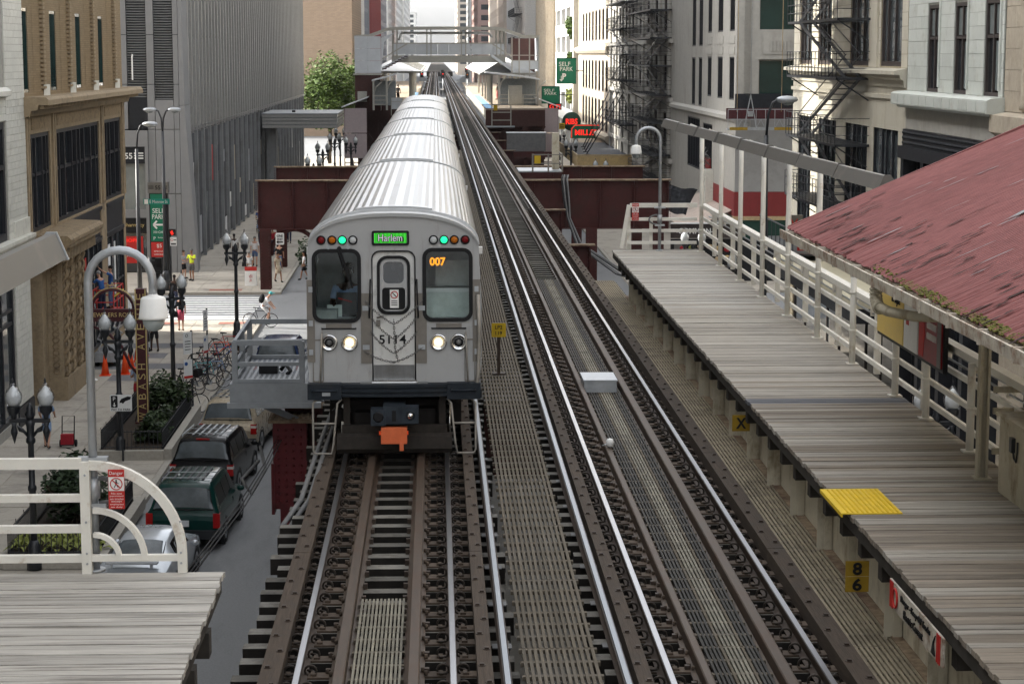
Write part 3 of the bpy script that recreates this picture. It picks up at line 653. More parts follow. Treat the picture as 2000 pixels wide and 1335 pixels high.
tn = MB(); pl = MB()
def scrap(tgt, x, y, L_, w):
    n_ = 5; top = [(x + L_ * q / n_, y + w * rnd.uniform(.2, 1.) * (1 if 0 < q < n_ else .1)) for q in range(n_ + 1)]; bot = [(x + L_ * q / n_, y - w * rnd.uniform(.2, 1.) * (1 if 0 < q < n_ else .1)) for q in range(n_ + 1)][::-1]
    b0 = len(tgt.v); pts = top + bot; tgt.v += [(p[0] - 5, p[1] - 20, roofz(p[0]) - 8.15 + .031) for p in pts]
    for q in range(n_): tgt.face([b0 + q, b0 + q + 1, b0 + 2 * n_ - q, b0 + 2 * n_ + 1 - q])
for c in range(26):
    cx, cy = EX + .12 + abs(rnd.gauss(0, .35)), rnd.uniform(16.5, 28)
    for k in range(rnd.randint(3, 8)): scrap(tn, cx + rnd.gauss(0, .18), cy + rnd.gauss(0, .22), rnd.uniform(.06, .32), rnd.uniform(.012, .04))
for k in range(60): scrap(tn, rnd.uniform(5.2, 8.8), rnd.uniform(16, 28), rnd.uniform(.08, .5), rnd.uniform(.004, .012))
for k in range(34): scrap(pl, rnd.uniform(5.1, 8.8), rnd.uniform(16, 28), rnd.uniform(.15, .55), rnd.uniform(.01, .03))
for k in range(5): scrap(pl, 6.25 + k * .09, 22.3 + k * .05, rnd.uniform(.3, .6), .05)
part('torn_seams', rc, tn, 'roof_torn', kind='stuff'); part('bare_patches', rc, pl, 'roof_peel', kind='stuff')
po = part('post', rc, MB().box(1.22, 1.25, 2.95, 3.07, 0, 2.75).box(1.25, 1.31, 3.0, 3.02, 0, 2.75).box(1.31, 1.34, 2.95, 3.07, 0, 2.75), 'cream_steel'); part('foot', po, MB().box(1.18, 1.38, 2.9, 3.1, .0, .02), 'cream_steel')
part('post', rc, MB().box(1.17, 1.38, -3.5, -3.35, 0, 2.75), 'cream_steel')
for z in (.28, .75, 1.0): piece('brace_rail', rc, 1.4, 2.6, 3.0, 3.05, z, z + .07, 'cream_steel')
dp = MB().tube([(-.1, 2.55, 2.3), (-.1, 2.55, 2.2), (-.1, 2.5, 2.12), (-.08, 2.35, 2.07), (-.05, 2.1, 2.06), (.02, 1.2, 2.12), (.12, .0, 2.26)], [.06, .06, .06, .06, .058, .055, .05], 12)
d_ = part('downpipe', rc, dp, 'cream_steel')
rg = MB()
for i in range(9):
    a = pi / 2 * i / 8; rg.tube([(-.1 + .066 * cos(q), 2.33 + .22 * cos(a) + .066 * sin(q) * cos(a), 2.26 - .19 * sin(a) + .066 * sin(q) * sin(a)) for q in [2 * pi * j / 10 for j in range(10)]], .01, 4, True)
part('elbow_ribs', d_, rg, 'cream_steel')
t = thing('advert_board', 'advert board with a yellow, a white and a red poster on the right platform fence', 'advert board', (6.42, 25.6, 9.0), -pi / 2)
part('back', t, MB().box(-3.85, .05, .02, .08, -.03, .95), 'black')
for a, b_, m in ((-3.8, -2.15, 'poster_yellow'), (-2.1, -1.3, 'sign_white'), (-1.22, .0, 'maroon')): part('poster', t, MB().box(a, b_, 0, .02, .02, .9), m if m != 'maroon' else 'poster_red')
text('UNLOCK FAST', t, 'sign_white', (-.5, -.006, .50), w=.5, h=.09); text('ON AMAZON', t, 'sign_white', (-.5, -.006, .36), w=.5, h=.09); text('Metra Improvements at', t, 'black', (-1.7, -.006, .66), w=.66, h=.09)
part('poster_figure', t, MB().plate([(-1.2, .05), (-.95, .05), (-.88, .4), (-.98, .75), (-1.12, .85), (-1.2, .6)], [], -.006, 0), 'sign_red'); part('poster_strip', t, MB().box(-.2, -.02, -.006, 0, .02, .9), 'panel_grey')
part('poster_mark', t, MB().box(-1.95, -1.8, -.006, 0, .35, .5), 'sign_red'); text('in style', t, 'black', (-2.6, -.006, .6), w=.5)
t = thing('equipment_box', 'cream steel box with a padlock chain beside the canopy post', 'box', (6.9, 20.9, 8.15))
part('case', t, MB().box(-.62, .62, -1.4, 1.4, 0, .86), 'cream_steel'); part('lid', t, MB().box(-.66, .66, -1.44, 1.44, .86, .90), 'cream_steel')
part('padlock_chain', t, MB().tube([(-.635, .8, .72), (-.645, .78, .6), (-.64, .74, .5), (-.64, .66, .48), (-.64, .62, .6), (-.635, .64, .7)], .012, 6), 'black_iron'); part('padlock', t, MB().box(-.665, -.622, .76, .86, .56, .72), 'black_iron')
# steel basket left of the train
t = thing('steel_basket', 'grey galvanised access cage with punched floor beside the front of the train', 'access cage', (-3.12, 38, 6.55))
for z, w in ((1.12, .1), (.72, .07), (.40, .07)):
    for a, b_ in (((-.65, 0), (.6, 0)), ((-.65, 0), (-.65, 3.1)), ((-.65, 3.1), (.6, 3.1))): part('rail', t, MB().bar((a[0], a[1], z), (b_[0], b_[1], z), .06, w), 'galv_paint')
for x, y in ((-.65, 0), (.6, 0), (-.65, 3.1), (.6, 3.1), (-.65, 1.5)): part('post', t, MB().box(x - .05, x + .05, y - .05, y + .05, 0, 1.15), 'galv_paint')
fl = MB().wall(-.7, .75, 0, 3.1, [], 0, 0) ; fl = MB(); nx, ny = 14, 26; ops = []
for i in range(nx):
    for j in range(ny): ops.append((-.66 + i * .1, -.66 + i * .1 + .055, .06 + j * .117, .06 + j * .117 + .06))
fw = MB().wall(-.7, .78, 0, 3.1, ops, 0, .01); fw.xf(Matrix.Rotation(-pi / 2, 4, 'X')); fw.v = [(a, -b_ if False else abs(b_), .36 + c * .2) for a, b_, c in fw.v]
part('punched_floor', t, fw, 'galv_paint'); part('floor_frame', t, MB().box(-.75, .8, -.08, 0, .0, .36).box(-.75, -.68, 0, 3.1, .0, .36).box(-.8, .95, -.12, .02, -.1, 0), 'galv_paint')
part('floor_machine', t, MB().box(-.3, .05, 1.1, 1.5, .36, .52).tube([(.1, 1.3, .4), (.2, 1.3, .52), (.3, 1.2, .4), (.25, 1.0, .38)], .04, 6), 'black')
part('bracket', t, MB().bar((-.5, .5, 0), (.5, 1, -.55), .08, .12), 'galv_paint'); part('bracket', t, MB().bar((-.5, 2.6, 0), (.9, 2.6, -.5), .08, .12), 'galv_paint')
t = tag(ob('red_bolster', None, None, (-2.84, 39.2, 0)), 'dark red riveted girder end with a rusty cap sticking out left of the train', 'girder')
b = MB().box(-.32, .33, -.3, .0, 4.3, 6.0).box(-.36, -.30, -.34, .05, 4.2, 5.2); rivets(b, -.22, .22, 4.45, 5.85, -.3, 4, 11); b.box(-.2, .2, -.25, 0, 0, 4.3); rivets(b, -.12, .12, 2.5, 4.1, -.25, 2, 8)
part('girder_face', t, b, 'girder_fresh'); cp = MB().box(-.40, .45, -.42, .5, 6.0, 6.07)
for i in range(6):
    for j in range(5): cp.box(-.34 + i * .13, -.28 + i * .13, -.36 + j * .16, -.30 + j * .16, 6.07, 6.10)
part('cap', t, cp, 'girder_top')
# ---------------------------------------------------------------- train
mat('steel_roof', (.28, .285, .29), .30, metal=.9, var=.10, scale=2, st=(8, .25, 1), dirt=(.20, .19, .17), damt=.3, dscale=.8, rv=.05)
mat('train_grey', (.365, .37, .372), .42, var=.05, scale=2, dirt=(.25, .24, .22), damt=.25, dscale=2.5, dst=(3, 3, .5), spec=.4)
mat('train_door', (.66, .66, .64), .4, metal=.05, var=.05, scale=3, dirt=(.30, .29, .27), damt=.28, dscale=3, dst=(1, 1, .7))
mat('train_side', (.50, .51, .52), .35, metal=.8, var=.08, scale=3)
mat('plate_grey', (.20, .185, .165), .5, metal=.4, var=.12)
mat('gasket', (.012, .012, .013), .5)
mat('navy', (.016, .021, .028), .45, var=.2, scale=7, dirt=(.03, .03, .03), damt=.4)
mat('underframe', (.012, .010, .009), .75, var=.4, scale=7)
mat('plow', (.03, .025, .021), .8, var=.35, scale=9, dirt=(.02, .018, .016), damt=.45)
mat('coupler_blue', (.032, .04, .05), .5, metal=.3, var=.3)
mat('orange_block', (.62, .14, .055), .6, var=.12, scale=9, dirt=(.40, .16, .10), damt=.4)
mat('step_steel', (.30, .28, .25), .5, metal=.4)
mat('cab_wall', (.30, .32, .31), .6); mat('cab_dark', (.25, .27, .275), .6); mat('cab_white', (.62, .66, .62), .5)
TX, TY, TZ, HW = -.63, 30.0, 7.1, 1.262
mat('chain_steel', (.16, .155, .15), .4, metal=.6)
def roof_profile(ribs=True):
    """half ring from the left eave over the roof to the right eave (x, z above rail)"""
    pts = []; n = 66 if ribs else 24
    for i in range(n + 1):
        q = i / n; a = pi * (1 - q); x = cos(a); s = sin(a)
        px = HW * (abs(x) ** .80) * (1 if x > 0 else -1); pz = 3.08 + .53 * (s ** .9 if s > 0 else 0)
        if ribs and 3 < i < n - 3 and i % 2: pz += .009
        pts.append((px, pz))
    return pts
def body_mesh(L):
    m = MB(); ring = [(-HW, .98), (-HW - .05, 1.3), (-HW - .05, 2.0), (-HW, 3.0)] + roof_profile() + [(HW, 3.0), (HW + .05, 2.0), (HW + .05, 1.3), (HW, .98)]
    return ring
def train_car(i, lab):
    y0 = TY + i * 14.63; L = 14.35
    t = thing('train_car', lab, 'train car', (TX, y0, TZ), group='silver cars of the train')
    ring = roof_profile(); d0 = .42 if i == 0 else .0
    part('roof', t, MB().prism([(HW, 3.0)] + ring[::-1] + [(-HW, 3.0)], d0 + .004, L), 'steel_roof')
    b = MB().prism([(HW, .98), (HW + .04, 1.3), (HW + .04, 2.3), (HW, 2.998), (-HW, 2.998), (-HW - .04, 2.3), (-HW - .04, 1.3), (-HW, .98)], d0 + .9 if i == 0 else .01, L) if i else None
    if i == 0:
        b = MB()
        for s in (-1, 1): b.prism([(s * HW, .98), (s * (HW + .04), 1.3), (s * (HW + .04), 2.3), (s * HW, 2.998), (s * (HW - .05), 2.998), (s * (HW - .05), .98)], d0, L)
        b.box(-HW + .05, HW - .05, 2.2, L, .98, 2.99).box(-HW + .05, HW - .05, .1, 2.2, .95, .99)
    bd = part('body', t, b, 'train_side')
    for s in (-1, 1):
        for k in range(6):
            w = part('window', bd, MB().box(s * (HW + .035), s * (HW + .05), 1.6 + k * 2.05, 3.0 + k * 2.05, 1.85, 2.6), 'gasket'); w2 = part('pane', w, MB().box(s * (HW + .051), s * (HW + .055), 1.66 + k * 2.05, 2.94 + k * 2.05, 1.9, 2.55), 'glass_dark')
    # roof lip at the leading end, joint band behind
    for (a, w, y) in ((.58, .05, d0 + .10),):
        lip = [p for p in roof_profile(False) if abs(p[0]) < .66]
        part('roof_lip', t, MB().prism([(p[0], p[1] - .01) for p in lip] + [(p[0] * .97, p[1] + .055) for p in lip][::-1], y, y + .12), 'train_side')
    rr = roof_profile(False)
    part('end_band', t, MB().prism([(p[0] * 1.008, p[1] + .022) for p in rr] + [(p[0] * .97, p[1] - .03) for p in rr][::-1], d0 if i else d0 - .02, d0 + .07 if i else d0 + .03), 'train_side')
    part('underframe', t, MB().box(-1.0, 1.0, .8, L - .3, .3, .94), 'underframe')
    for yb in (2.6, 11.6):
        for s in (-1, 1):
            for dy in (-.95, .95): part('wheel', t, MB().lathe([(.1, -.07), (.33, -.07), (.36, -.02), (.36, .055), (.39, .06), (.39, .085), (.1, .085)], (s * .75, yb + dy, .36), 20, 'x'), 'rail_rust')
    part('connector', t, MB().box(-.5, .5, L, 14.63, .98, 3.1), 'gasket')
    for s in (-1, 1): part('side_light', t, MB().box(s * (HW + .01), s * (HW + .07), 1.0, 1.14, 2.9, 3.0), 'sign_white')
    return t
cars = [train_car(i, ['front silver train car with grey cab face, number 5114 and lit green sign', 'second silver train car from the front, roof seen behind the leading car', 'third silver train car from the front', 'fourth silver train car from the front', 'fifth silver train car from the front', 'last silver train car at the far end of the train by the station'][i]) for i in range(6)]
F = cars[0]
# cab face: plate with openings
arc = [(HW * (abs(cos(a)) ** .80) * (1 if cos(a) > 0 else -1), 3.06 + .53 * sin(a) ** .9) for a in [pi * i / 20 for i in range(1, 20)]]
outer = [(-HW, 1.09), (HW, 1.09), (HW, 3.0)] + arc + [(-HW, 3.0)]
WL, WR = (-1.16, -.51, 2.02, 3.04), (.46, 1.13, 2.03, 3.05)
DO = (-.315, .315, 1.12, 3.04)
dooro = [(DO[0], DO[2]), (DO[1], DO[2])] + [p for p in rrect(DO[0], DO[1], 1.3, DO[3], .12)[6:18]]
fc = MB().plate(outer, [rrect(*WL, .11), rrect(*WR, .11), dooro], 0, .42)
face = part('cab_face', F, fc, 'train_grey')
part('brow', F, MB().prism([(p[0] * 1.0, p[1] - .04) for p in arc] + [(p[0] * .985, p[1] + .012) for p in arc][::-1], -.035, .38), 'train_grey')
for s in (-1, 1):
    part('corner_strip', F, MB().box(s * (HW - .10), s * (HW + .015), -.018, .05, 1.4, 2.62), 'plate_grey')
    part('door_plate', F, MB().box(s * .325, s * .485, -.016, -.002, 1.38, 2.42), 'plate_grey')
    br = MB()
    for z in (1.62, 2.2): br.box(s * .36, s * .46, -.035, -.016, z - .035, z + .035).cyl((s * .41, -.055, z), (s * .41, -.03, z), .022, n=8)
    for z in (1.55, 1.98, 2.48): br.box(s * 1.19, s * 1.25, -.035, -.018, z - .04, z + .04)
    part('latch_brackets', F, br, 'galv')
    part('grab_bar', F, MB().tube([(s * .56, -.0, 1.9), (s * .56, -.05, 1.9), (s * 1.06, -.05, 1.9), (s * 1.06, 0, 1.9)], .012, 6), 'black')
    part('bar_recess', F, MB().box(s * .62, s * 1.0, -.006, -.001, 1.9, 1.97), 'plate_grey')
    part('corner_rail', F, MB().tube([(s * 1.06, 0, 1.83), (s * 1.06, -.05, 1.83), (s * 1.09, -.05, 1.1), (s * 1.09, 0, 1.1)], .014, 6), 'step_steel')
    part('corner_recess', F, MB().plate(rrect(min(s * 1.04, s * 1.2), max(s * 1.04, s * 1.2), 1.1, 1.74, .02), [rrect(min(s * 1.055, s * 1.185), max(s * 1.055, s * 1.185), 1.12, 1.72, .02)], -.012, -.001), 'plate_grey')
    part('door_handrail', F, MB().tube([(s * .34, 0, 2.62), (s * .34, -.05, 2.58), (s * .36, -.055, 2.1), (s * .36, 0, 2.05)], .014, 6), 'black')
    for u, lit in ((.655, True), (.955, False)):
        h = part('headlight', F, MB().lathe([(.122, .0), (.125, -.03), (.10, -.035), (.085, -.012), (.075, -.008)], (s * u, 0, 1.69), 20, 'y'), 'chrome')
        if lit: part('lamp', h, MB().lathe([(.074, -.004), (.06, -.02), (.02, -.028)], (s * u, 0, 1.69), 16, 'y'), 'lit_lamp')
        else:
            part('lamp', h, MB().lathe([(.07, -.005), (.07, -.02), (.045, -.021)], (s * u, 0, 1.69), 16, 'y'), 'gasket'); part('lens', h, MB().lathe([(.042, -.022), (.02, -.03)], (s * u, 0, 1.69), 12, 'y'), 'cable_grey')
    for k, (u, m) in enumerate(((1.055, 'lens_red'), (.895, 'lens_amber'), (.745, 'lit_green'), (.59, 'lens_clear'))):
        mk = part('marker_light', F, MB().lathe([(.068, 0), (.07, -.022), (.055, -.026), (.052, -.012)], (s * u, 0, 3.205), 16, 'y'), 'gasket'); part('lens', mk, MB().lathe([(.052, -.012), (.045, -.026), (.02, -.034)], (s * u, 0, 3.205), 14, 'y'), m)
sb = part('destination_sign', F, MB().plate(rrect(-.315, .235, 3.125, 3.34, .03), [rrect(-.285, .205, 3.15, 3.315, .02)], -.02, -.001), 'gasket'); part('display', sb, MB().box(-.28, .2, -.008, -.002, 3.155, 3.31), 'black')
ld = MB()
for k in range(24): ld.box(-.275 + k * .0198, -.275 + k * .0198 + .011, -.011, -.008, 3.16, 3.305)
part('led_strips', sb, ld, 'lit_led', kind='stuff'); text('Harlem', sb, 'black', (-.04, -.014, 3.235), w=.38, h=.115, depth=.004, bold=.05); text('Harlem', sb, 'led_text', (-.043, -.018, 3.237), w=.35, h=.10, depth=.003)
for (x0, x1, z0, z1) in (WL, WR):
    g = part('windscreen', F, MB().plate(rrect(x0 - .035, x1 + .035, z0 - .035, z1 + .035, .14), [rrect(x0 + .02, x1 - .02, z0 + .02, z1 - .02, .09)], -.022, .02), 'gasket')
    part('pane', g, MB().plate(rrect(x0 + .018, x1 - .018, z0 + .018, z1 - .018, .09), [], .022, .03), 'cab_glass')
part('wiper', F, MB().bar((-.79, -.035, 3.08), (-.60, -.05, 2.50), .03, .03).bar((-.82, -.03, 3.08), (-.73, -.05, 2.78), .02, .02).cyl((-.79, -.0, 3.08), (-.79, -.05, 3.08), .035, n=8), 'gasket')
part('wiper_base', F, MB().lathe([(.03, 0), (.03, -.03)], (-.66, 0, 3.1), 8, 'y').lathe([(.03, 0), (.03, -.03)], (-.95, 0, 3.1), 8, 'y'), 'galv')
# end door
dr = part('end_door', F, MB().plate([(DO[0] + .008, DO[2])] + [(DO[1] - .008, DO[2])] + rrect(DO[0] + .008, DO[1] - .008, 1.3, DO[3] - .008, .12)[6:18], [rrect(-.205, .205, 2.14, 2.93, .12)], .03, .07), 'train_door')
part('door_gasket', dr, MB().tube([(p[0], .0, p[1]) for p in dooro], .012, 5, True), 'gasket')
part('window_gasket', dr, MB().plate(rrect(-.245, .245, 2.10, 2.97, .15), [rrect(-.205, .205, 2.14, 2.93, .12)], -.0, .04), 'gasket')
part('inner_frame', dr, MB().plate(rrect(-.2, .2, 2.15, 2.925, .12), [rrect(-.15, .15, 2.56, 2.88, .07), rrect(-.17, .17, 2.17, 2.50, .05)], .015, .05), 'train_grey')
part('upper_pane', dr, MB().box(-.16, .16, .045, .052, 2.54, 2.9), 'glass_dark'); part('lower_pane', dr, MB().box(-.18, .18, .045, .052, 2.16, 2.52), 'gasket')
sn = part('door_sticker', dr, MB().box(-.055, .075, .0, .012, 2.20, 2.47), 'sign_white'); part('ring', sn, MB().tube([(.01 + .05 * cos(q * pi / 8), -.004, 2.395 + .05 * sin(q * pi / 8)) for q in range(16)], .007, 4, True), 'sign_red'); part('print', sn, MB().bar((-.02, -.003, 2.43), (.045, -.003, 2.36), .012, .006, (0, 1, 0)).box(-.035, .055, -.004, 0, 2.30, 2.31).box(-.035, .055, -.004, 0, 2.27, 2.28).box(-.035, .055, -.004, 0, 2.24, 2.25), 'black')
part('kick_plate', dr, MB().box(-.3, .3, .015, .03, 1.14, 1.35), 'steel_roof'); part('sill', dr, MB().box(-.33, .33, -.05, .04, 1.10, 1.135), 'chrome')
part('door_lock', dr, MB().box(-.26, -.2, .005, .03, 1.93, 2.02).tube([(-.25, -.02, 2.06), (-.15, -.03, 2.08)], .014, 6), 'plate_grey')
text('5114', dr, 'black', (-.02, .024, 1.73), w=.40, h=.135, depth=.01, bold=.015)
# safety chains: real links, four vees and a drop
def chain(P, name='safety_chain'):
    m = MB(); seg = []; P = [V(p) for p in P]; step = .036; acc = 0; out = []
    for a, b in zip(P, P[1:]):
        l = (b - a).length; d = (b - a) / l; s = acc
        while s < l: out.append((a + d * s, d)); s += step
        acc = s - l
    for k, (c, d) in enumerate(out):
        up = V((0, 1, 0)); side = d.cross(up).normalized() if k % 2 else up
        m.tube([c + d * (.026 * cos(q * pi / 4)) + side * (.014 * sin(q * pi / 4)) for q in range(8)], .0048, 4, True)
    return part(name, F, m, 'chain_steel')
def sag(a, b, dz, n=9): return [(a[0] + (b[0] - a[0]) * i / n, -.05 - .03 * sin(pi * i / n), a[2] + (b[2] - a[2]) * i / n - dz * sin(pi / 2 * i / n) * (1 - i / n) * .6) for i in range(n + 1)]
for zt, zb in ((2.30, 1.96), (2.06, 1.74), (1.84, 1.53), (1.58, 1.40)):
    for s in (-1, 1): chain(sag((s * .41 if zt > 2.2 or zt < 1.7 else s * .33, 0, zt + (.03 * s if zt < 1.7 else 0)), (0, 0, zb), .12))
chain([(0, -.08, 2.02), (.01, -.08, 1.75), (.02, -.08, 1.58), (.06, -.08, 1.42)])
# anticlimber, steps, plow, coupler
an = MB()
for z in (.92, .99, 1.06): an.prism([(-.95, -.10), (-.5, -.15), (0, -.165), (.5, -.15), (.95, -.10), (.95, .2), (-.95, .2)], z - .022, z + .022, 'z')
an.prism([(-.95, -.08), (-.5, -.12), (0, -.13), (.5, -.12), (.95, -.08), (.95, .2), (-.95, .2)], .90, 1.085, 'z')
part('anticlimber', F, an, 'navy'); part('threshold', F, MB().box(-.5, .5, -.1, .1, 1.087, 1.10), 'steel_roof')
for s in (-1, 1):
    part('bumper_box', F, MB().box(s * .78, s * 1.275, -.16, .25, .86, 1.10), 'navy'); part('grab_handle', F, MB().tube([(s * .85, -.16, 1.0), (s * .85, -.21, 1.0), (s * 1.2, -.21, 1.0), (s * 1.2, -.16, 1.0)], .016, 6), 'navy')
    part('step', F, MB().tube([(s * .78, -.1, .86), (s * .84, -.12, .8), (s * .90, -.14, .2), (s * .93, -.14, .05), (s * 1.17, -.14, .05), (s * 1.2, -.14, .1), (s * 1.2, -.12, .8), (s * 1.14, -.1, .86)], .017, 6).tube([(s * .87, -.13, .50), (s * 1.2, -.13, .50)], .017, 6), 'step_steel')
    part('hanger', F, MB().box(s * .66, s * .76, .05, .15, .25, .9), 'plow'); part('wheel', F, MB().lathe([(.1, -.06), (.34, -.06), (.36, -.02), (.36, .05), (.39, .06), (.39, .08), (.1, .08)], (s * .75, .75, .36), 24, 'x'), 'chrome')
part('hose', F, MB().tube([(1.24, -.05, 2.4), (1.26, -.06, 1.8), (1.24, -.06, 1.2), (1.2, -.12, .95)], .03, 6), 'step_steel')
part('number_plate', F, MB().box(-1.06, -.94, -.17, -.16, .92, .97), 'galv')
part('plow_blade', F, MB().prism([(-.10, .05), (-.16, .12), (-.12, .30), (-.08, .34), (.0, .34), (.0, .05)], -.85, .85, 'x').box(-.78, .78, -.06, .02, .34, .46), 'plow')
part('under_gear', F, MB().box(-.7, .7, .5, 1.0, .2, .75).box(-.6, -.3, .2, .5, .4, .6).box(.35, .6, .2, .5, .38, .66).cyl((-.85, .3, .55), (-.85, .45, .55), .11, n=12), 'underframe')
DZ = .12
cp = part('coupler', F, MB().box(-.16, .16, -.42, .3, .42 + DZ, .68 + DZ).box(-.34, -.12, -.45, -.2, .40 + DZ, .64 + DZ).box(.12, .36, -.45, -.2, .43 + DZ, .67 + DZ), 'coupler_blue')
part('coupler_face', cp, MB().lathe([(.07, -.46), (.03, -.50), (.005, -.52)], (.24, 0, .55 + DZ), 10, 'y'), 'chrome'); part('coupler_cone', cp, MB().lathe([(.08, -.452), (.06, -.454)], (-.23, 0, .53 + DZ), 10, 'y'), 'black'); part('coupler_slot', cp, MB().box(-.03, .03, -.425, -.42, .46 + DZ, .62 + DZ), 'black')
part('shield_block', cp, MB().box(-.19, .19, -.50, -.3, .14 + DZ, .37 + DZ).box(.08, .14, -.52, -.46, .04 + DZ, .16 + DZ), 'orange_block'); part('shield_pin', cp, MB().box(-.22, .21, -.47, -.42, .27 + DZ, .32 + DZ), 'cone_orange')
# cab interior
part('cab_back', F, MB().box(-1.2, -.4, 1.35, 1.4, 1.0, 3.0), 'cab_dark'); part('cab_partition', F, MB().box(-.42, -.38, .12, 1.4, 1.0, 3.0).box(.38, .42, .12, 1.4, 1.0, 3.0), 'cab_dark')
part('cab_console', F, MB().box(-1.2, -.84, .18, .5, 1.9, 2.15), 'cab_wall'); part('cab_panel', F, MB().box(-1.0, -.78, .42, .44, 2.0, 2.2), 'cab_white')
part('right_cabinet', F, MB().box(.44, 1.2, .3, .8, 1.6, 2.43), 'cab_white'); part('right_back', F, MB().box(.44, 1.2, 1.35, 1.4, 1.0, 3.0), 'cab_dark'); part('cabinet_rail', F, MB().box(.44, 1.2, .28, .30, 2.40, 2.46), 'sign_white'); part('cabinet_panel', F, MB().box(.62, 1.2, .5, .52, 2.47, 2.85), 'cab_wall')
text('007', F, 'lit_orange', (.65, .14, 2.87), w=.235, h=.125, depth=.004, bold=.03)
# ---------------------------------------------------------------- people (skin-modifier bodies evaluated once in the scratch scene)
mat('skin_light', (.48, .28, .20), .55, var=.08); mat('skin_tan', (.30, .16, .10), .55, var=.08); mat('skin_dark', (.055, .03, .02), .5, var=.08); mat('eye_dark', (.01, .008, .008), .3)
for n_, c in (('hair_brown', (.05, .028, .015)), ('hair_black', (.012, .01, .009)), ('hair_grey', (.30, .29, .28)), ('cap_grey', (.16, .16, .15)), ('cap_tan', (.45, .34, .20)), ('cl_white', (.75, .75, .76)), ('cl_blue', (.03, .10, .30)), ('cl_ltblue', (.22, .32, .50)), ('cl_greyblue', (.25, .31, .42)), ('cl_red', (.50, .04, .04)), ('cl_dkred', (.30, .02, .03)), ('cl_black', (.015, .015, .017)), ('cl_navy', (.025, .03, .06)), ('cl_jeans', (.08, .13, .25)), ('cl_khaki', (.30, .26, .18)), ('cl_darkgrey', (.09, .09, .09)), ('cl_pink', (.60, .10, .16)), ('cl_yellow', (.72, .85, .05)), ('cl_teal', (.08, .42, .44)), ('cl_cream', (.60, .52, .40)), ('cl_green', (.03, .12, .06)), ('cl_grey', (.35, .36, .38))):
    mat(n_, c, .8, var=.15, scale=14)
def skin_mesh(name, chains, mats, sub=1, extra=None):
    """chains: list of [(x,y,z,r),...]; chains share a joint when the first point repeats an earlier one"""
    vs = []; rs = []; es = []
    def idx(p):
        for i, q in enumerate(vs):
            if (V(q) - V(p[:3])).length < 1e-4: return i
        vs.append(p[:3]); rs.append(p[3]); return len(vs) - 1
    for c in chains:
        ids = [idx(p) for p in c]
        es += [(a, b) for a, b in zip(ids, ids[1:])]
    me = bpy.data.meshes.new('sk'); me.from_pydata(vs, es, []); o = bpy.data.objects.new('sk', me); TS.collection.objects.link(o)
    m = o.modifiers.new('s', 'SKIN'); m.use_smooth_shade = True; m.branch_smoothing = .3
    for i, v in enumerate(me.skin_vertices[0].data):
        v.radius = (rs[i], rs[i]) if not isinstance(rs[i], tuple) else rs[i]; v.use_root = (i == 0)
    if sub: o.modifiers.new('d', 'SUBSURF').levels = sub
    vl = TS.view_layers[0]; vl.update(); out = bpy.data.meshes.new_from_object(o.evaluated_get(vl.depsgraph)); bpy.data.objects.remove(o)
    mb = MB(); mb.v = [tuple(v.co) for v in out.vertices]
    for p in out.polygons: mb.face(list(p.vertices), True)
    bpy.data.meshes.remove(out); return mb
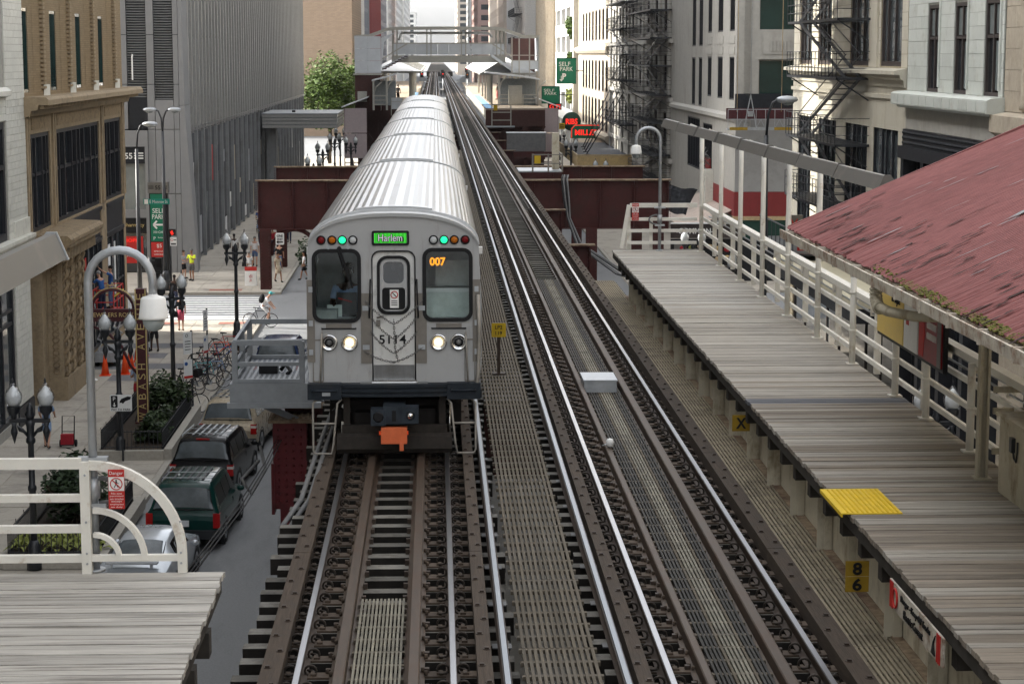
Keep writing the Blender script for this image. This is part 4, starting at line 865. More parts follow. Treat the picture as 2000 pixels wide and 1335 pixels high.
def person(label, loc, rz, top='cl_white', low='cl_jeans', skin='skin_light', hair='hair_brown', h=1.72, pose='walk', shorts=True, skirt=False, longhair=False, cap=None, arms=(0.1, 0.1), bend=0., fem=False, phase=1, sleeve=.5, group=None, detail=True, lean=0.):
    """facing -y locally; arms = forward raise (rad) of left / right with elbow bend"""
    t = thing('person', label, 'person', loc, rz, group); k = h / 1.75; sh = .165 if fem else .19
    st_ = {'walk': .22, 'stand': .03, 'sit': 0, 'ride': 0}[pose] * phase
    hipz = .93; P = lambda x, y, z, r: (x * k, y * k, z * k, r * k if not isinstance(r, tuple) else (r[0] * k, r[1] * k))
    ly = -sin(lean)
    def up(x, y, z): # torso point leaned forward
        dz = z - hipz; return (x, y + dz * ly, hipz + dz * cos(lean))
    U = lambda x, y, z, r: P(*up(x, y, z), r)
    pel = P(0, 0, hipz, (.14, .105)); hips = []
    legs = []
    for s in (-1, 1):
        if pose == 'sit': L = [P(s * .09, -.04, hipz - .02, .085), P(s * .11, -.42, hipz, .065), P(s * .11, -.45, hipz - .40, .045), P(s * .11, -.45, hipz - .47, .04), P(s * .11, -.58, hipz - .5, .035)]
        elif pose == 'ride': L = [P(s * .09, -.03, hipz - .02, .085), P(s * .10, -.36, hipz - (.12 if s > 0 else .34), .06), P(s * .10, -.22, hipz - (.52 if s > 0 else .78), .042), P(s * .10, -.2, hipz - (.58 if s > 0 else .82), .035), P(s * .10, -.33, hipz - (.62 if s > 0 else .84), .03)]
        else:
            f = st_ * s; kb = .04 if f < 0 else .0
            L = [P(s * .09, 0, hipz - .08, .085), P(s * .095, -f * .55 - .03, .50, .058), P(s * .095, -f + kb, .10 + max(0, -f) * .25, .038), P(s * .095, -f + kb, .055 + max(0, -f) * .2, .036), P(s * .10, -f + kb - .14, .04 + max(0, -f) * .05, .033)]
        legs.append(L)
    tor = [U(0, 0, 1.06, (.125 if not fem else .11, .095)), U(0, -.0, 1.26, (.155 if not fem else .125, .105)), U(0, .01, 1.40, (.13, .085)), U(0, .01, 1.47, .055), U(0, -.01, 1.535, .052)]
    arm = []; hands = []
    for s, a in zip((-1, 1), arms):
        shp = up(s * sh, .01, 1.40); e = (shp[0] + s * .05, shp[1] - sin(a) * .27, shp[2] - cos(a) * .27); b = a + .25 + bend
        w = (e[0] - s * .01 * (1 + bend * 4), e[1] - sin(b) * .25, e[2] - cos(b) * .25); hd = (w[0], w[1] - sin(b + .1) * .07, w[2] - cos(b + .1) * .07)
        arm.append([U(0, .01, 1.40, (.13, .085)), P(*shp, .055), P(*e, .040), P(*w, .028), P(*hd, (.036, .02))]); hands.append((w, hd, b))
    head = [U(0, -.01, 1.535, .052), U(0, -.015, 1.60, (.066, .085)), U(0, -.01, 1.68, (.074, .092)), U(0, .0, 1.735, (.05, .06))]
    chains = [[pel] + tor] + [[pel] + L for L in legs] + arm + [head]
    mb = skin_mesh('body', chains, skin, 1)
    if detail:
        for (w, hd, b), s in zip(hands, (-1, 1)):
            for i in range(4):
                x = hd[0] + (i - 1.5) * .017; ln = (.06, .072, .075, .06)[i]
                mb.tube([P(x, hd[1], hd[2], 0)[:3], P(x, hd[1] - sin(b + .2) * ln * .6, hd[2] - cos(b + .2) * ln * .6, 0)[:3], P(x, hd[1] - sin(b + .7) * ln, hd[2] - cos(b + .6) * ln, 0)[:3]], [.009 * k, .008 * k, .006 * k], 5)
            mb.tube([P(w[0] - s * .025, w[1] - .01, w[2] - .03, 0)[:3], P(w[0] - s * .055, w[1] - .035, w[2] - .07, 0)[:3], P(w[0] - s * .05, w[1] - .045, w[2] - .10, 0)[:3]], [.011 * k, .009 * k, .007 * k], 5)
        hc = up(0, -.01, 1.625)
        mb.tube([P(0, hc[1] - .085, hc[2] + .02, 0)[:3], P(0, hc[1] - .105, hc[2] - .02, 0)[:3], P(0, hc[1] - .085, hc[2] - .03, 0)[:3]], [.008 * k, .014 * k, .008 * k], 5)
        for s in (-1, 1): mb.ball(P(s * .078, hc[1] + .01, hc[2] + .01, 0)[:3], (.012 * k, .02 * k, .03 * k), 6, 4)
        mb.ball(P(0, hc[1] - .082, hc[2] - .055, 0)[:3], (.024 * k, .01 * k, .008 * k), 6, 4)
        body = part('body', t, mb, skin)
        ey = MB()
        for s in (-1, 1): ey.ball(P(s * .03, hc[1] - .084, hc[2] + .022, 0)[:3], (.011 * k, .008 * k, .008 * k), 6, 4)
        part('eyes', t, ey, 'eye_dark')
    else: part('body', t, mb, skin)
    g = lambda p, d: (*p[:3], (p[3][0] + d, p[3][1] + d) if isinstance(p[3], tuple) else p[3] + d)
    mix = lambda a, b, q, r: tuple(a[i] + (b[i] - a[i]) * q for i in range(3)) + (r,)
    tch = [[g(pel, .016)] + [g(p, .016) for p in tor[:3]]]
    for A in arm: tch.append([g(A[0], .016), g(A[1], .016), mix(A[1], A[2], sleeve * 1.6, A[2][3] + .018 * k)] if sleeve <= .6 else [g(A[0], .016), g(A[1], .016), g(A[2], .014), mix(A[2], A[3], .92, A[3][3] + .014)])
    part('shirt', t, skin_mesh('shirt', tch, top, 1), top)
    if skirt: part('skirt', t, MB().lathe([(.14 * k, 1.0 * k), (.165 * k, .9 * k), (.17 * k, .75 * k), (.16 * k, .52 * k), (.15 * k, .52 * k)], n=14), low)
    else:
        pch = [[g(pel, .018), P(0, 0, 1.0, (.135, .105))]]
        for L in legs: pch.append([g(pel, .018), g(L[0], .014), mix(L[0], L[1], .92, L[1][3] + .025 * k)] if shorts else [g(pel, .018), g(L[0], .014), g(L[1], .016), (*L[2][:3], L[2][3] + .022)])
        part('shorts' if shorts else 'trousers', t, skin_mesh('legs', pch, low, 1), low)
    sm = MB()
    for L in legs: sm.tube([L[3][:3], mix(L[3], L[4], .5, 0)[:3], (L[4][0], L[4][1] - .04, L[4][2])], [.048 * k, .05 * k, .038 * k], 8)
    part('shoes', t, sm, 'cl_black')
    hc = up(0, .0, 1.70); hm = MB().ball(P(0, hc[1] + .012, hc[2] - .005, 0)[:3], (.088 * k, .10 * k, .088 * k), 12, 8)
    if longhair: hm.tube([P(0, hc[1] + .06, hc[2], 0)[:3], P(0, hc[1] + .085, hc[2] - .12, 0)[:3], P(0, hc[1] + .09, hc[2] - .3, 0)[:3]], [.085 * k, .075 * k, .035 * k], 8)
    part('cap' if cap else 'hair', t, hm, cap or hair)
    if cap: part('cap_brim', t, MB().prism([(p[0] * k, p[1] * k) for p in ((-.07, hc[1] - .06), (.07, hc[1] - .06), (.06, hc[1] - .16), (0, hc[1] - .18), (-.06, hc[1] - .16))], (hc[2]) * k, (hc[2] + .012) * k, 'z'), cap)
    return t
op = person('train operator in a cap and light blue shirt seated behind the left cab window', (TX - .70, TY + .85, TZ + .99), 0, 'cl_ltblue', 'cl_black', 'skin_dark', 'hair_black', 1.78, 'sit', False, cap='cl_black', arms=(.5, .35), bend=.9, sleeve=.5)
part('vest', op, MB().box(-.17, .13, -.16, -.13, 1.0, 1.36), 'cl_darkgrey'); part('vest_strap', op, MB().bar((-.15, -.165, 1.28), (.06, -.165, 1.22), .02, .01, (0, 1, 0)), 'sign_red')
sn = thing('cab_seat', 'dark operator seat inside the train cab', 'seat', (TX - .70, TY + .9, TZ + .98)); part('cushion', sn, MB().box(-.22, .22, -.3, .2, .72, .82), 'cab_dark'); part('backrest', sn, MB().box(-.22, .22, .2, .28, .8, 1.3), 'cab_dark'); part('pedestal', sn, MB().box(-.1, .1, -.1, .1, 0.01, .72), 'cab_dark')
# ---------------------------------------------------------------- street furniture builders
def acorn_lamp(loc, rz, label, h=4.75, group='twin globe street lamps'):
    t = thing('street_lamp', label, 'street lamp', loc, rz, group); m = 'black_iron'
    part('base', t, MB().lathe([(.20, 0), (.20, .25), (.15, .35), (.16, .6), (.10, .75)], n=12), m)
    part('pole', t, MB().lathe([(.09, .75), (.085, 2.0), (.11, 2.03), (.11, 2.12), (.08, 2.16), (.075, h - 1.55), (.12, h - 1.5), (.12, h - 1.42), (.085, h - 1.36), (.10, h - 1.1), (.13, h - 1.0), (.06, h - .9)], n=12), m)
    part('finial', t, MB().lathe([(.09, h - .92), (.13, h - .80), (.08, h - .70), (.09, h - .64), (.04, h - .55), (.01, h - .5)], n=10), m)
    for s in (-1, 1):
        x = s * .40
        a = part('arm', t, MB().box(min(s * .05, s * .50), max(s * .05, s * .50), -.045, .045, h - 1.0, h - .90).tube([(s * .06, 0, h - 1.35), (s * .2, 0, h - 1.18), (s * .33, 0, h - 1.08), (s * .26, 0, h - 1.2), (s * .18, 0, h - 1.22)], .04, 6), m)
        part('drop_finial', a, MB().lathe([(.08, h - 1.0), (.05, h - 1.1), (.085, h - 1.2), (.09, h - 1.26), (.05, h - 1.38), (.025, h - 1.48), (.005, h - 1.54)], (x, 0, 0), 10), m)
        c = part('cup', t, MB().lathe([(.06, h - .92), (.07, h - .82), (.15, h - .73), (.17, h - .60), (.18, h - .585)], (x, 0, 0), 12), m)
        g = part('globe', t, MB().lathe([(.15, h - .58), (.195, h - .50), (.222, h - .40), (.226, h - .32), (.205, h - .25), (.165, h - .21), (.17, h - .19), (.12, h - .13), (.085, h - .10), (.09, h - .07), (.05, h - .03), (.04, h - .005)], (x, 0, 0), 16), 'globe'); part('inner_diffuser', g, MB().lathe([(.13, h - .575), (.175, h - .48), (.195, h - .36), (.17, h - .26), (.10, h - .18), (.05, h - .10), (.01, h - .07)], (x, 0, 0), 12), 'globe_frost')
        part('globe_finial', g, MB().lathe([(.045, h - .01), (.02, h + .02), (.03, h + .06), (.005, h + .13)], (x, 0, 0), 8), m)
    KIDS[t.name] = list(t.children)
    return t
LAMP0 = acorn_lamp((-10.16, 50.8, .15), .0, 'black twin globe street lamp standing in the nearest planter, lower left')
LAMPS = [(-10.15, 65.0, 0, 'black twin globe street lamp rising from the planter with the pay sign', 1.0), (-9.9, 76.5, R(25), 'black twin globe street lamp just right of the maroon banner, one globe behind the shade', 1.0), (-9.15, 93.5, 0, 'black twin globe street lamp at the crosswalk corner, globes in front of walkers', 1.02),
         (12.35, 49.5, .1, 'black twin globe street lamp behind the right fence, below the advert board', 1.0), (12.25, 84, R(80), 'black twin globe street lamp on the right pavement, globe behind the fence middle', 1.0), (12.0, 95, 0, 'black twin globe street lamp in front of the food shop sign on the right', 1.0), (12.8, 159, 0, 'black twin globe street lamp with two bright globes in front of the tan marquee', 1.0)]
for x, y, r, lab, s in LAMPS: c = clone(LAMP0, (x, y, .15), r, lab); c.scale = (s, s, s)
for i, (x, y) in enumerate(((-9.2, 155), (-9.75, 178), (-9.8, 200), (-10.0, 216), (-9.6, 237), (-7.9, 192), (12.7, 210), (12.2, 185))):
    c = clone(LAMP0, (x, y, .15), 0, 'black twin globe street lamp far off, %s' % (('nearest of the left cluster', 'second of the left cluster beyond the side street', 'third of the left cluster', 'fourth of the left cluster', 'farthest of the left cluster', 'closest to the pink stair panels', 'beside the right stair panels of the station', 'before the dark station girder on the right')[i])); c.scale = (1.1, 1.1, 1.12)
def cobra(loc, double, label, H=9.6):
    t = thing('cobra_lamp', label, 'street lamp', loc, 0, 'tall black cobra head street lamps'); m = 'black_iron'
    part('pole', t, MB().cyl((0, 0, 0), (0, 0, H - 1.2), .13, .075, 10), m); part('base', t, MB().lathe([(.24, 0), (.24, .9), (.15, 1.1)], n=10), m)
    for s in ((-1, 1) if double else (1,)):
        part('arm', t, MB().tube([(0, 0, H - 1.3), (s * .06, 0, H - .5), (s * .2, 0, H - .12), (s * .42, 0, H - .02)], .045, 6), m)
        hd = part('lamp_head', t, MB().ball((s * .66, 0, H - .03), (.38, .19, .13), 12, 6), 'galv'); part('lens', hd, MB().ball((s * .70, 0, H - .10), (.22, .14, .12), 10, 6), 'glass_pale')
    return t
cobra((-14.2, 98.2, .15), False, 'tall black single arm street lamp in front of the glowing shop window on the left', 9.6)
cobra((-14.85, 112.6, .15), True, 'tall black double arm street lamp at the far corner beside the parking pylon', 9.9)
cobra((10.9, 67.5, .15), False, 'tall dark street lamp pole on the right rising past the red wall', 11.4)

# signal, street sign, walk signal
t = thing('traffic_signal', 'black traffic light seen from behind at the left corner', 'traffic light', (-13.75, 98.6, .15))
part('pole', t, MB().cyl((0, 0, 0), (0, 0, 3.2), .07), 'black_iron'); part('bracket', t, MB().box(-.05, .4, -.04, .04, 2.2, 2.26).box(-.05, .4, -.04, .04, 3.0, 3.06), 'black_iron')
for i in range(3): h_ = part('signal_head', t, MB().box(.25, .58, -.15, .15, 2.1 + i * .36, 2.44 + i * .36), 'black'); part('visor', h_, MB().tube([(.42 + .14 * cos(a), .28, 2.3 + i * .36 + .14 * sin(a)) for a in [pi * j / 8 for j in range(9)]], .02, 5), 'black')
t = thing('street_sign', 'small green E Monroe St street name sign on the corner lamp pole', 'sign', (-13.3, 98.1, 6.05))
part('board', t, MB().box(-.62, .62, 0, .02, -.13, .13), 'street_green'); part('badge', t, MB().box(-.58, -.40, -.008, 0, -.11, .11), 'sign_white'); text('E Monroe St', t, 'sign_white', (.1, -.008, 0), w=.85, h=.15)
t = thing('walk_signal', 'pedestrian signal showing a lit orange red hand', 'traffic light', (-14.6, 112.7, .15))
part('pole', t, MB().cyl((0, 0, 0), (0, 0, 3.2), .07), 'black_iron'); part('case', t, MB().box(-.05, .33, -.1, .12, 3.0, 3.36), 'black')
hand = MB().plate([(.06, 3.06), (.14, 3.05), (.19, 3.15), (.17, 3.17), (.14, 3.14), (.14, 3.28), (.12, 3.28), (.11, 3.18), (.10, 3.3), (.08, 3.3), (.08, 3.18), (.06, 3.28), (.04, 3.28), (.05, 3.17), (.02, 3.24), (.0, 3.23), (.03, 3.12)], [], -.115, -.105); hand.xf(Matrix.Translation((.04, 0, 0)))
part('lit_hand', t, hand, 'lit_red'); s_ = part('notice', t, MB().box(.02, .38, -.1, -.08, 2.45, 2.92), 'sign_white'); part('notice_ring', s_, MB().tube([(.12 + .07 * cos(q * pi / 6), -.105, 2.78 + .07 * sin(q * pi / 6)) for q in range(12)], .012, 4, True), 'sign_red'); part('notice_print', s_, MB().box(.22, .36, -.104, -.1, 2.74, 2.8).box(.06, .34, -.104, -.1, 2.5, 2.6), 'cl_darkgrey')
# pylon
t = thing('parking_pylon', 'black pylon with grey 55 head and green SELF PARK sign with left arrow', 'sign', (-15.85, 117.6, .15))
part('cabinet', t, MB().box(-.52, .52, 0, .5, 0, 5.0), 'black'); part('head', t, MB().box(-.58, .58, -.05, .55, 5.0, 5.62), 'panel_grey'); text('55', t, 'black', (0, -.06, 5.32), h=.24, bold=.02)
part('head_bars', t, MB().box(-.54, -.24, -.06, -.05, 5.25, 5.28).box(-.54, -.24, -.06, -.05, 5.32, 5.35).box(-.54, -.24, -.06, -.05, 5.39, 5.42).box(.24, .54, -.06, -.05, 5.25, 5.28).box(.24, .54, -.06, -.05, 5.32, 5.35).box(.24, .54, -.06, -.05, 5.39, 5.42), 'black')
g = part('green_panel', t, MB().box(-.45, .42, -.03, 0, 2.25, 4.95), 'sign_green')
text('SELF', g, 'sign_white', (0, -.035, 4.0), h=.27, w=.68); text('PARK', g, 'sign_white', (0, -.035, 3.66), h=.27, w=.72); part('arrow', g, MB().bar((.3, -.035, 3.2), (-.3, -.035, 3.2), .01, .1).bar((-.3, -.035, 3.2), (-.1, -.035, 3.42), .01, .1, (0, 0, 1)).bar((-.3, -.035, 3.2), (-.1, -.035, 2.98), .01, .1, (0, 0, 1)), 'sign_white')
text('350 CARS', g, 'sign_white', (.02, -.035, 2.78), w=.66, h=.13); text('P', g, 'sign_white', (-.25, -.035, 2.42), h=.18); text('Parking', g, 'sign_white', (.12, -.035, 2.45), w=.34)
r_ = part('price_panel', t, MB().box(-.45, .42, -.03, 0, 1.35, 2.2), 'sign_red'); text('$5', r_, 'sign_white', (0, -.035, 1.98), h=.24); text('SPECIAL', r_, 'sign_white', (0, -.035, 1.68), w=.6, h=.08); text('WEEKENDS', r_, 'sign_white', (0, -.035, 1.5), w=.6, h=.07)
# jewelers row arch and banner column
t = thing('district_sign', 'maroon arch sign reading JEWELERS ROW joined to a tall banner column reading WABASH AVENUE', 'sign', (-10.13, 70.2, .15))
part('column', t, MB().box(-.18, .18, -.18, .18, .2, 4.9), 'maroon'); part('foot', t, MB().box(-.26, .26, -.26, .26, 0, .3), 'maroon')
wd = 'WABASH AVENUE'
for i, ch in enumerate(wd):
    if ch != ' ': text(ch, t, 'gold', (-.01, -.19, .5 + i * .345), w=.2 if ch != 'W' else .26, h=.25, rot=(0, -pi / 2, 0), bold=-.005)
part('edge_strip', t, MB().box(-.19, -.15, -.19, -.182, .2, 4.9).box(.15, .19, -.19, -.182, .2, 4.9), 'gold')
part('name_beam', t, MB().box(-1.75, -.18, -.1, .1, 3.78, 4.2), 'maroon'); text('JEWELERS ROW', t, 'gold', (-.98, -.108, 3.99), w=1.42, h=.19)
part('arch', t, MB().tube([(-.97 + .70 * cos(a), 0, 4.2 + .66 * sin(a)) for a in [pi * i / 18 for i in range(19)]], .045, 6), 'maroon'); part('arch_trim', t, MB().tube([(-.97 + .77 * cos(a), 0, 4.2 + .73 * sin(a)) for a in [pi * i / 18 for i in range(19)]], .018, 5), 'gold')
part('crown', t, MB().tube([(-1.1, 0, 4.92), (-1.13, 0, 5.08), (-1.04, 0, 4.98), (-.97, 0, 5.12), (-.9, 0, 4.98), (-.81, 0, 5.08), (-.84, 0, 4.92)], .022, 5), 'gold')
part('left_leg', t, MB().box(-1.72, -1.64, -.05, .05, 3.45, 3.78), 'maroon'); part('brace', t, MB().tube([(-1.68, 0, 3.6), (-1.2, 0, 3.42), (-.7, 0, 2.9), (-.4, 0, 2.2), (-.18, 0, 1.95)], .05, 6), 'maroon')
# pay sign, parking signs, sandwich board
t = thing('pay_sign', 'white PAY TO PARK sign with a hand, on a thin post in the planter', 'sign', (-10.02, 64.6, .15))
part('post', t, MB().box(-.03, .03, .02, .06, 0, 2.1), 'black_iron'); b = part('board', t, MB().plate(rrect(-.36, .33, 1.62, 2.15, .04), [], -.01, .01), 'sign_white')
part('badge', b, MB().plate(rrect(-.33, -.12, 1.74, 2.12, .03), [], -.016, -.01), 'black'); text('P', b, 'sign_white', (-.225, -.02, 2.02), h=.12); part('arrow', b, MB().bar((-.225, -.02, 1.9), (-.225, -.02, 1.8), .03, .01, (0, 1, 0)).prism([(-.28, 1.82), (-.17, 1.82), (-.225, 1.76)], -.022, -.017), 'sign_white')
part('hand', b, MB().plate([(-.06, 1.88), (.0, 1.9), (.05, 1.86), (.12, 1.94), (.28, 2.0), (.31, 2.08), (.2, 2.1), (.1, 2.06), (.0, 2.02), (-.05, 1.95)], [], -.016, -.01), 'black'); text('PAY TO PARK', b, 'black', (-.015, -.016, 1.675), w=.6, h=.07)
def kerb_sign(loc, lab, rz=0):
    t = thing('parking_sign', lab, 'sign', loc, rz, 'parking signs along the left kerb')
    part('post', t, MB().box(-.035, .035, -.02, .02, 0, 3.0), 'black_iron'); part('base', t, MB().lathe([(.17, 0), (.1, .08), (.05, .3)], n=10), 'black_iron')
    a = part('upper_board', t, MB().box(-.36, -.0, -.03, -.015, 2.15, 2.95), 'sign_white'); part('print', a, MB().tube([(-.22 + .05 * cos(q * pi / 6), -.035, 2.82 + .05 * sin(q * pi / 6)) for q in range(12)], .01, 4, True).box(-.3, -.06, -.035, -.03, 2.6, 2.63).box(-.3, -.06, -.035, -.03, 2.5, 2.53).box(-.3, -.06, -.035, -.03, 2.4, 2.43).box(-.3, -.06, -.035, -.03, 2.3, 2.33), 'cl_darkgrey')
    b = part('lower_board', t, MB().box(-.36, -.0, -.03, -.015, 1.25, 1.95), 'sign_white'); part('band', b, MB().box(-.36, 0, -.035, -.03, 1.27, 1.36), 'sign_red'); part('wheelchair_mark', b, MB().lathe([(.07, -.032), (.07, -.036)], (-.26, 0, 1.8), 10, 'y'), 'cl_blue')
kerb_sign((-8.85, 73.6, .15), 'white parking sign on a black post standing over the lone bicycle', R(40)); kerb_sign((-9.0, 80.0, .15), 'white parking sign on a black post amid the row of parked bicycles', R(70))
t = thing('sandwich_board', 'white sandwich board with maroon head on the far corner pavement', 'sign', (-10.4, 114.8, .15))
b = part('board', t, MB().hexa([(-.33, -.25, 0), (.33, -.25, 0), (.33, -.22, 0), (-.33, -.22, 0), (-.33, -.02, 1.05), (.33, -.02, 1.05), (.33, .01, 1.05), (-.33, .01, 1.05)]), 'sign_white'); part('back_board', t, MB().hexa([(-.33, .22, 0), (.33, .22, 0), (.33, .25, 0), (-.33, .25, 0), (-.33, -.01 + .02, 1.04), (.33, .01, 1.04), (.33, .03, 1.04), (-.33, .03, 1.04)]), 'sign_white'); part('head', b, MB().hexa([(-.34, -.075, .84), (.34, -.075, .84), (.34, -.05, .84), (-.34, -.05, .84), (-.34, -.03, 1.06), (.34, -.03, 1.06), (.34, -.005, 1.06), (-.34, -.005, 1.06)]), 'sign_red'); text('di', b, 'sign_red', (0, -.165, .55), h=.2); text('jt', b, 'sign_red', (0, -.205, .3), h=.2)
# cones
def cone(loc, lab):
    t = thing('traffic_cone', lab, 'traffic cone', loc, 0, 'orange cones in a row on the left pavement')
    part('cone_body', t, MB().lathe([(.17, .03), (.035, .92), (.02, .93)], n=14), 'cone_orange'); part('foot', t, MB().box(-.21, .21, -.21, .21, 0, .03), 'cone_orange')
for (x, y), lab in zip(((-13.4, 82.4), (-12.65, 82.7), (-12.65, 84.2), (-12.6, 86.0), (-12.6, 87.6)), ('nearest orange cone, left of the row and apart from it', 'orange cone second from the near end of the row', 'orange cone in the middle of the row', 'orange cone second from the far end of the row', 'farthest orange cone of the row')): cone((x, y, .15), lab)
t = thing('plastic_bags', 'crumpled white plastic bags lying at the foot of the ornate tan pier', 'bags', (-13.9, 80.7, .15))
for i in range(4):
    m = MB().ball((rnd.uniform(-.2, .3), rnd.uniform(-.3, .3), .1), (.22, .25, .13), 9, 6); m.v = [(a + rnd.uniform(-.05, .05), b + rnd.uniform(-.05, .05), max(0, c + rnd.uniform(-.05, .06))) for a, b, c in m.v]; m.sm = [False] * len(m.sm); part('bag', t, m, 'sign_white')
# planters
def leaf_cards(n, rng, sx, sz, tilt=.8):
    m = MB()
    for _ in range(n):
        c, s = rng(); a = rnd.uniform(0, 2 * pi); u = V((cos(a), sin(a), rnd.uniform(-tilt, tilt))).normalized(); w = u.cross(V((rnd.gauss(0, .5), rnd.gauss(0, .5), 1))).normalized()
        c = V(c); l = s * sx; k = s * sz; b = len(m.v); m.v += [tuple(c - u * l), tuple(c + w * k), tuple(c + u * l), tuple(c - w * k)]; m.face([b, b + 1, b + 2, b + 3])
    return m
def planter(x0, x1, y0, y1, lab, flab):
    t = thing('planter', lab, 'planter', (x0, y0, .15)); w, d = x1 - x0, y1 - y0
    c = MB().box(-.15, 0, -.15, d + .15, 0, .28).box(w, w + .25, -.15, d + .15, 0, .34).box(0, w, -.25, 0, 0, .30).box(0, w, d, d + .15, 0, .28)
    part('kerb_stone', t, c, 'kerb'); part('soil', t, MB().box(0, w, 0, d, 0, .25), 'soil')
    f = thing('planter_fence', flab, 'fence', (x0 + .08, y0 + .05, .4)); n = int(d / .14)
    def run(a, b):
        a, b = V(a), V(b); l = (b - a).length; k = max(2, int(l / .13)); r = MB().bar(a + V((0, 0, .62)), b + V((0, 0, .62)), .03, .03).bar(a + V((0, 0, .12)), b + V((0, 0, .12)), .03, .03)
        part('rails', f, r, 'black_iron'); p = MB()
        for i in range(k + 1): q = a + (b - a) * i / k; p.box(q.x - .009, q.x + .009, q.y - .009, q.y + .009, 0, .68 if i % 8 else .76)
        part('bars', f, p, 'black_iron', kind='stuff')
    W_, D_ = w - .16, d - .1
    run((0, 0, 0), (W_, 0, 0)); run((0, 0, 0), (0, D_, 0)); run((W_, 0, 0), (W_, D_, 0)); run((0, D_, 0), (W_, D_, 0))
    return t
planter(-10.85, -8.75, 65.0, 73.0, 'low concrete planter with grey green shrubs beside the parked black car', 'low black iron fence round the planter with the pay sign')
planter(-10.95, -8.6, 51.0, 57.6, 'low concrete planter with hostas and a dark bush beside the silver car', 'low black iron fence in front of the hostas and the dark bush')
def bush(loc, rx, ry, rz_, n, m, lab, size=.07, cat='plant', nm='shrub'):
    t = thing(nm, lab, cat, loc)
    cl = [(V((rnd.uniform(-.7, .7) * rx, rnd.uniform(-.7, .7) * ry, rnd.uniform(.3, .9) * rz_)), rnd.uniform(.25, .5)) for _ in range(14)]
    def rng():
        c, r = rnd.choice(cl); d = V((rnd.gauss(0, 1), rnd.gauss(0, 1), rnd.gauss(0, 1))).normalized() * rnd.uniform(.5, 1)
        return (c.x + d.x * r * rx * 1.1, c.y + d.y * r * ry * 1.1, max(.03, c.z + d.z * r * rz_)), rnd.uniform(.6, 1.4) * size
    part('foliage', t, leaf_cards(n, rng, 1.5, .75), m)
    st_ = MB()
    for i in range(9): st_.tube([(rnd.uniform(-.2, .2) * rx, rnd.uniform(-.2, .2) * ry, 0), (rnd.uniform(-.6, .6) * rx, rnd.uniform(-.6, .6) * ry, rz_ * .8)], .015, 4)
    part('stems', t, st_, 'bark'); return t
bush((-9.35, 67.6, .4), .6, 1.5, .8, 2200, 'leaf', 'grey green shrub in the planter, front of the maroon banner column'); bush((-9.5, 71.4, .4), .8, 1.3, 1.15, 2000, 'leaf', 'taller pointed shrub at the far end of the planter, right of the maroon banner')
bush((-9.9, 55.0, .4), 1.0, 1.9, 1.5, 3200, 'leaf_dark', 'dark green rounded bush behind the light green hostas')
for i in range(9):
    x = -10.6 + (i % 5) * .46; y = 51.5 + (i // 5) * .6
    t = thing('hosta', 'yellow green broad leaved hosta in the row along the nearest planter fence', 'plant', (x, y, .4), rnd.uniform(0, 6), 'hostas in the nearest planter')
    for k in range(14):
        a = k * 2.4; r = .12 + .02 * k; z = .42 - .02 * k; l = .17; c, s = cos(a), sin(a); m = MB()
        m.v = [(c * r * .3, s * r * .3, z * .5), (c * r - s * .075, s * r + c * .075, z), (c * (r + l), s * (r + l), z - .12), (c * r + s * .075, s * r - c * .075, z), (c * r, s * r, z - .03)]; m.face([0, 1, 4]); m.face([1, 2, 4]); m.face([2, 3, 4]); m.face([3, 0, 4]); part('leaf', t, m, 'leaf_lime')
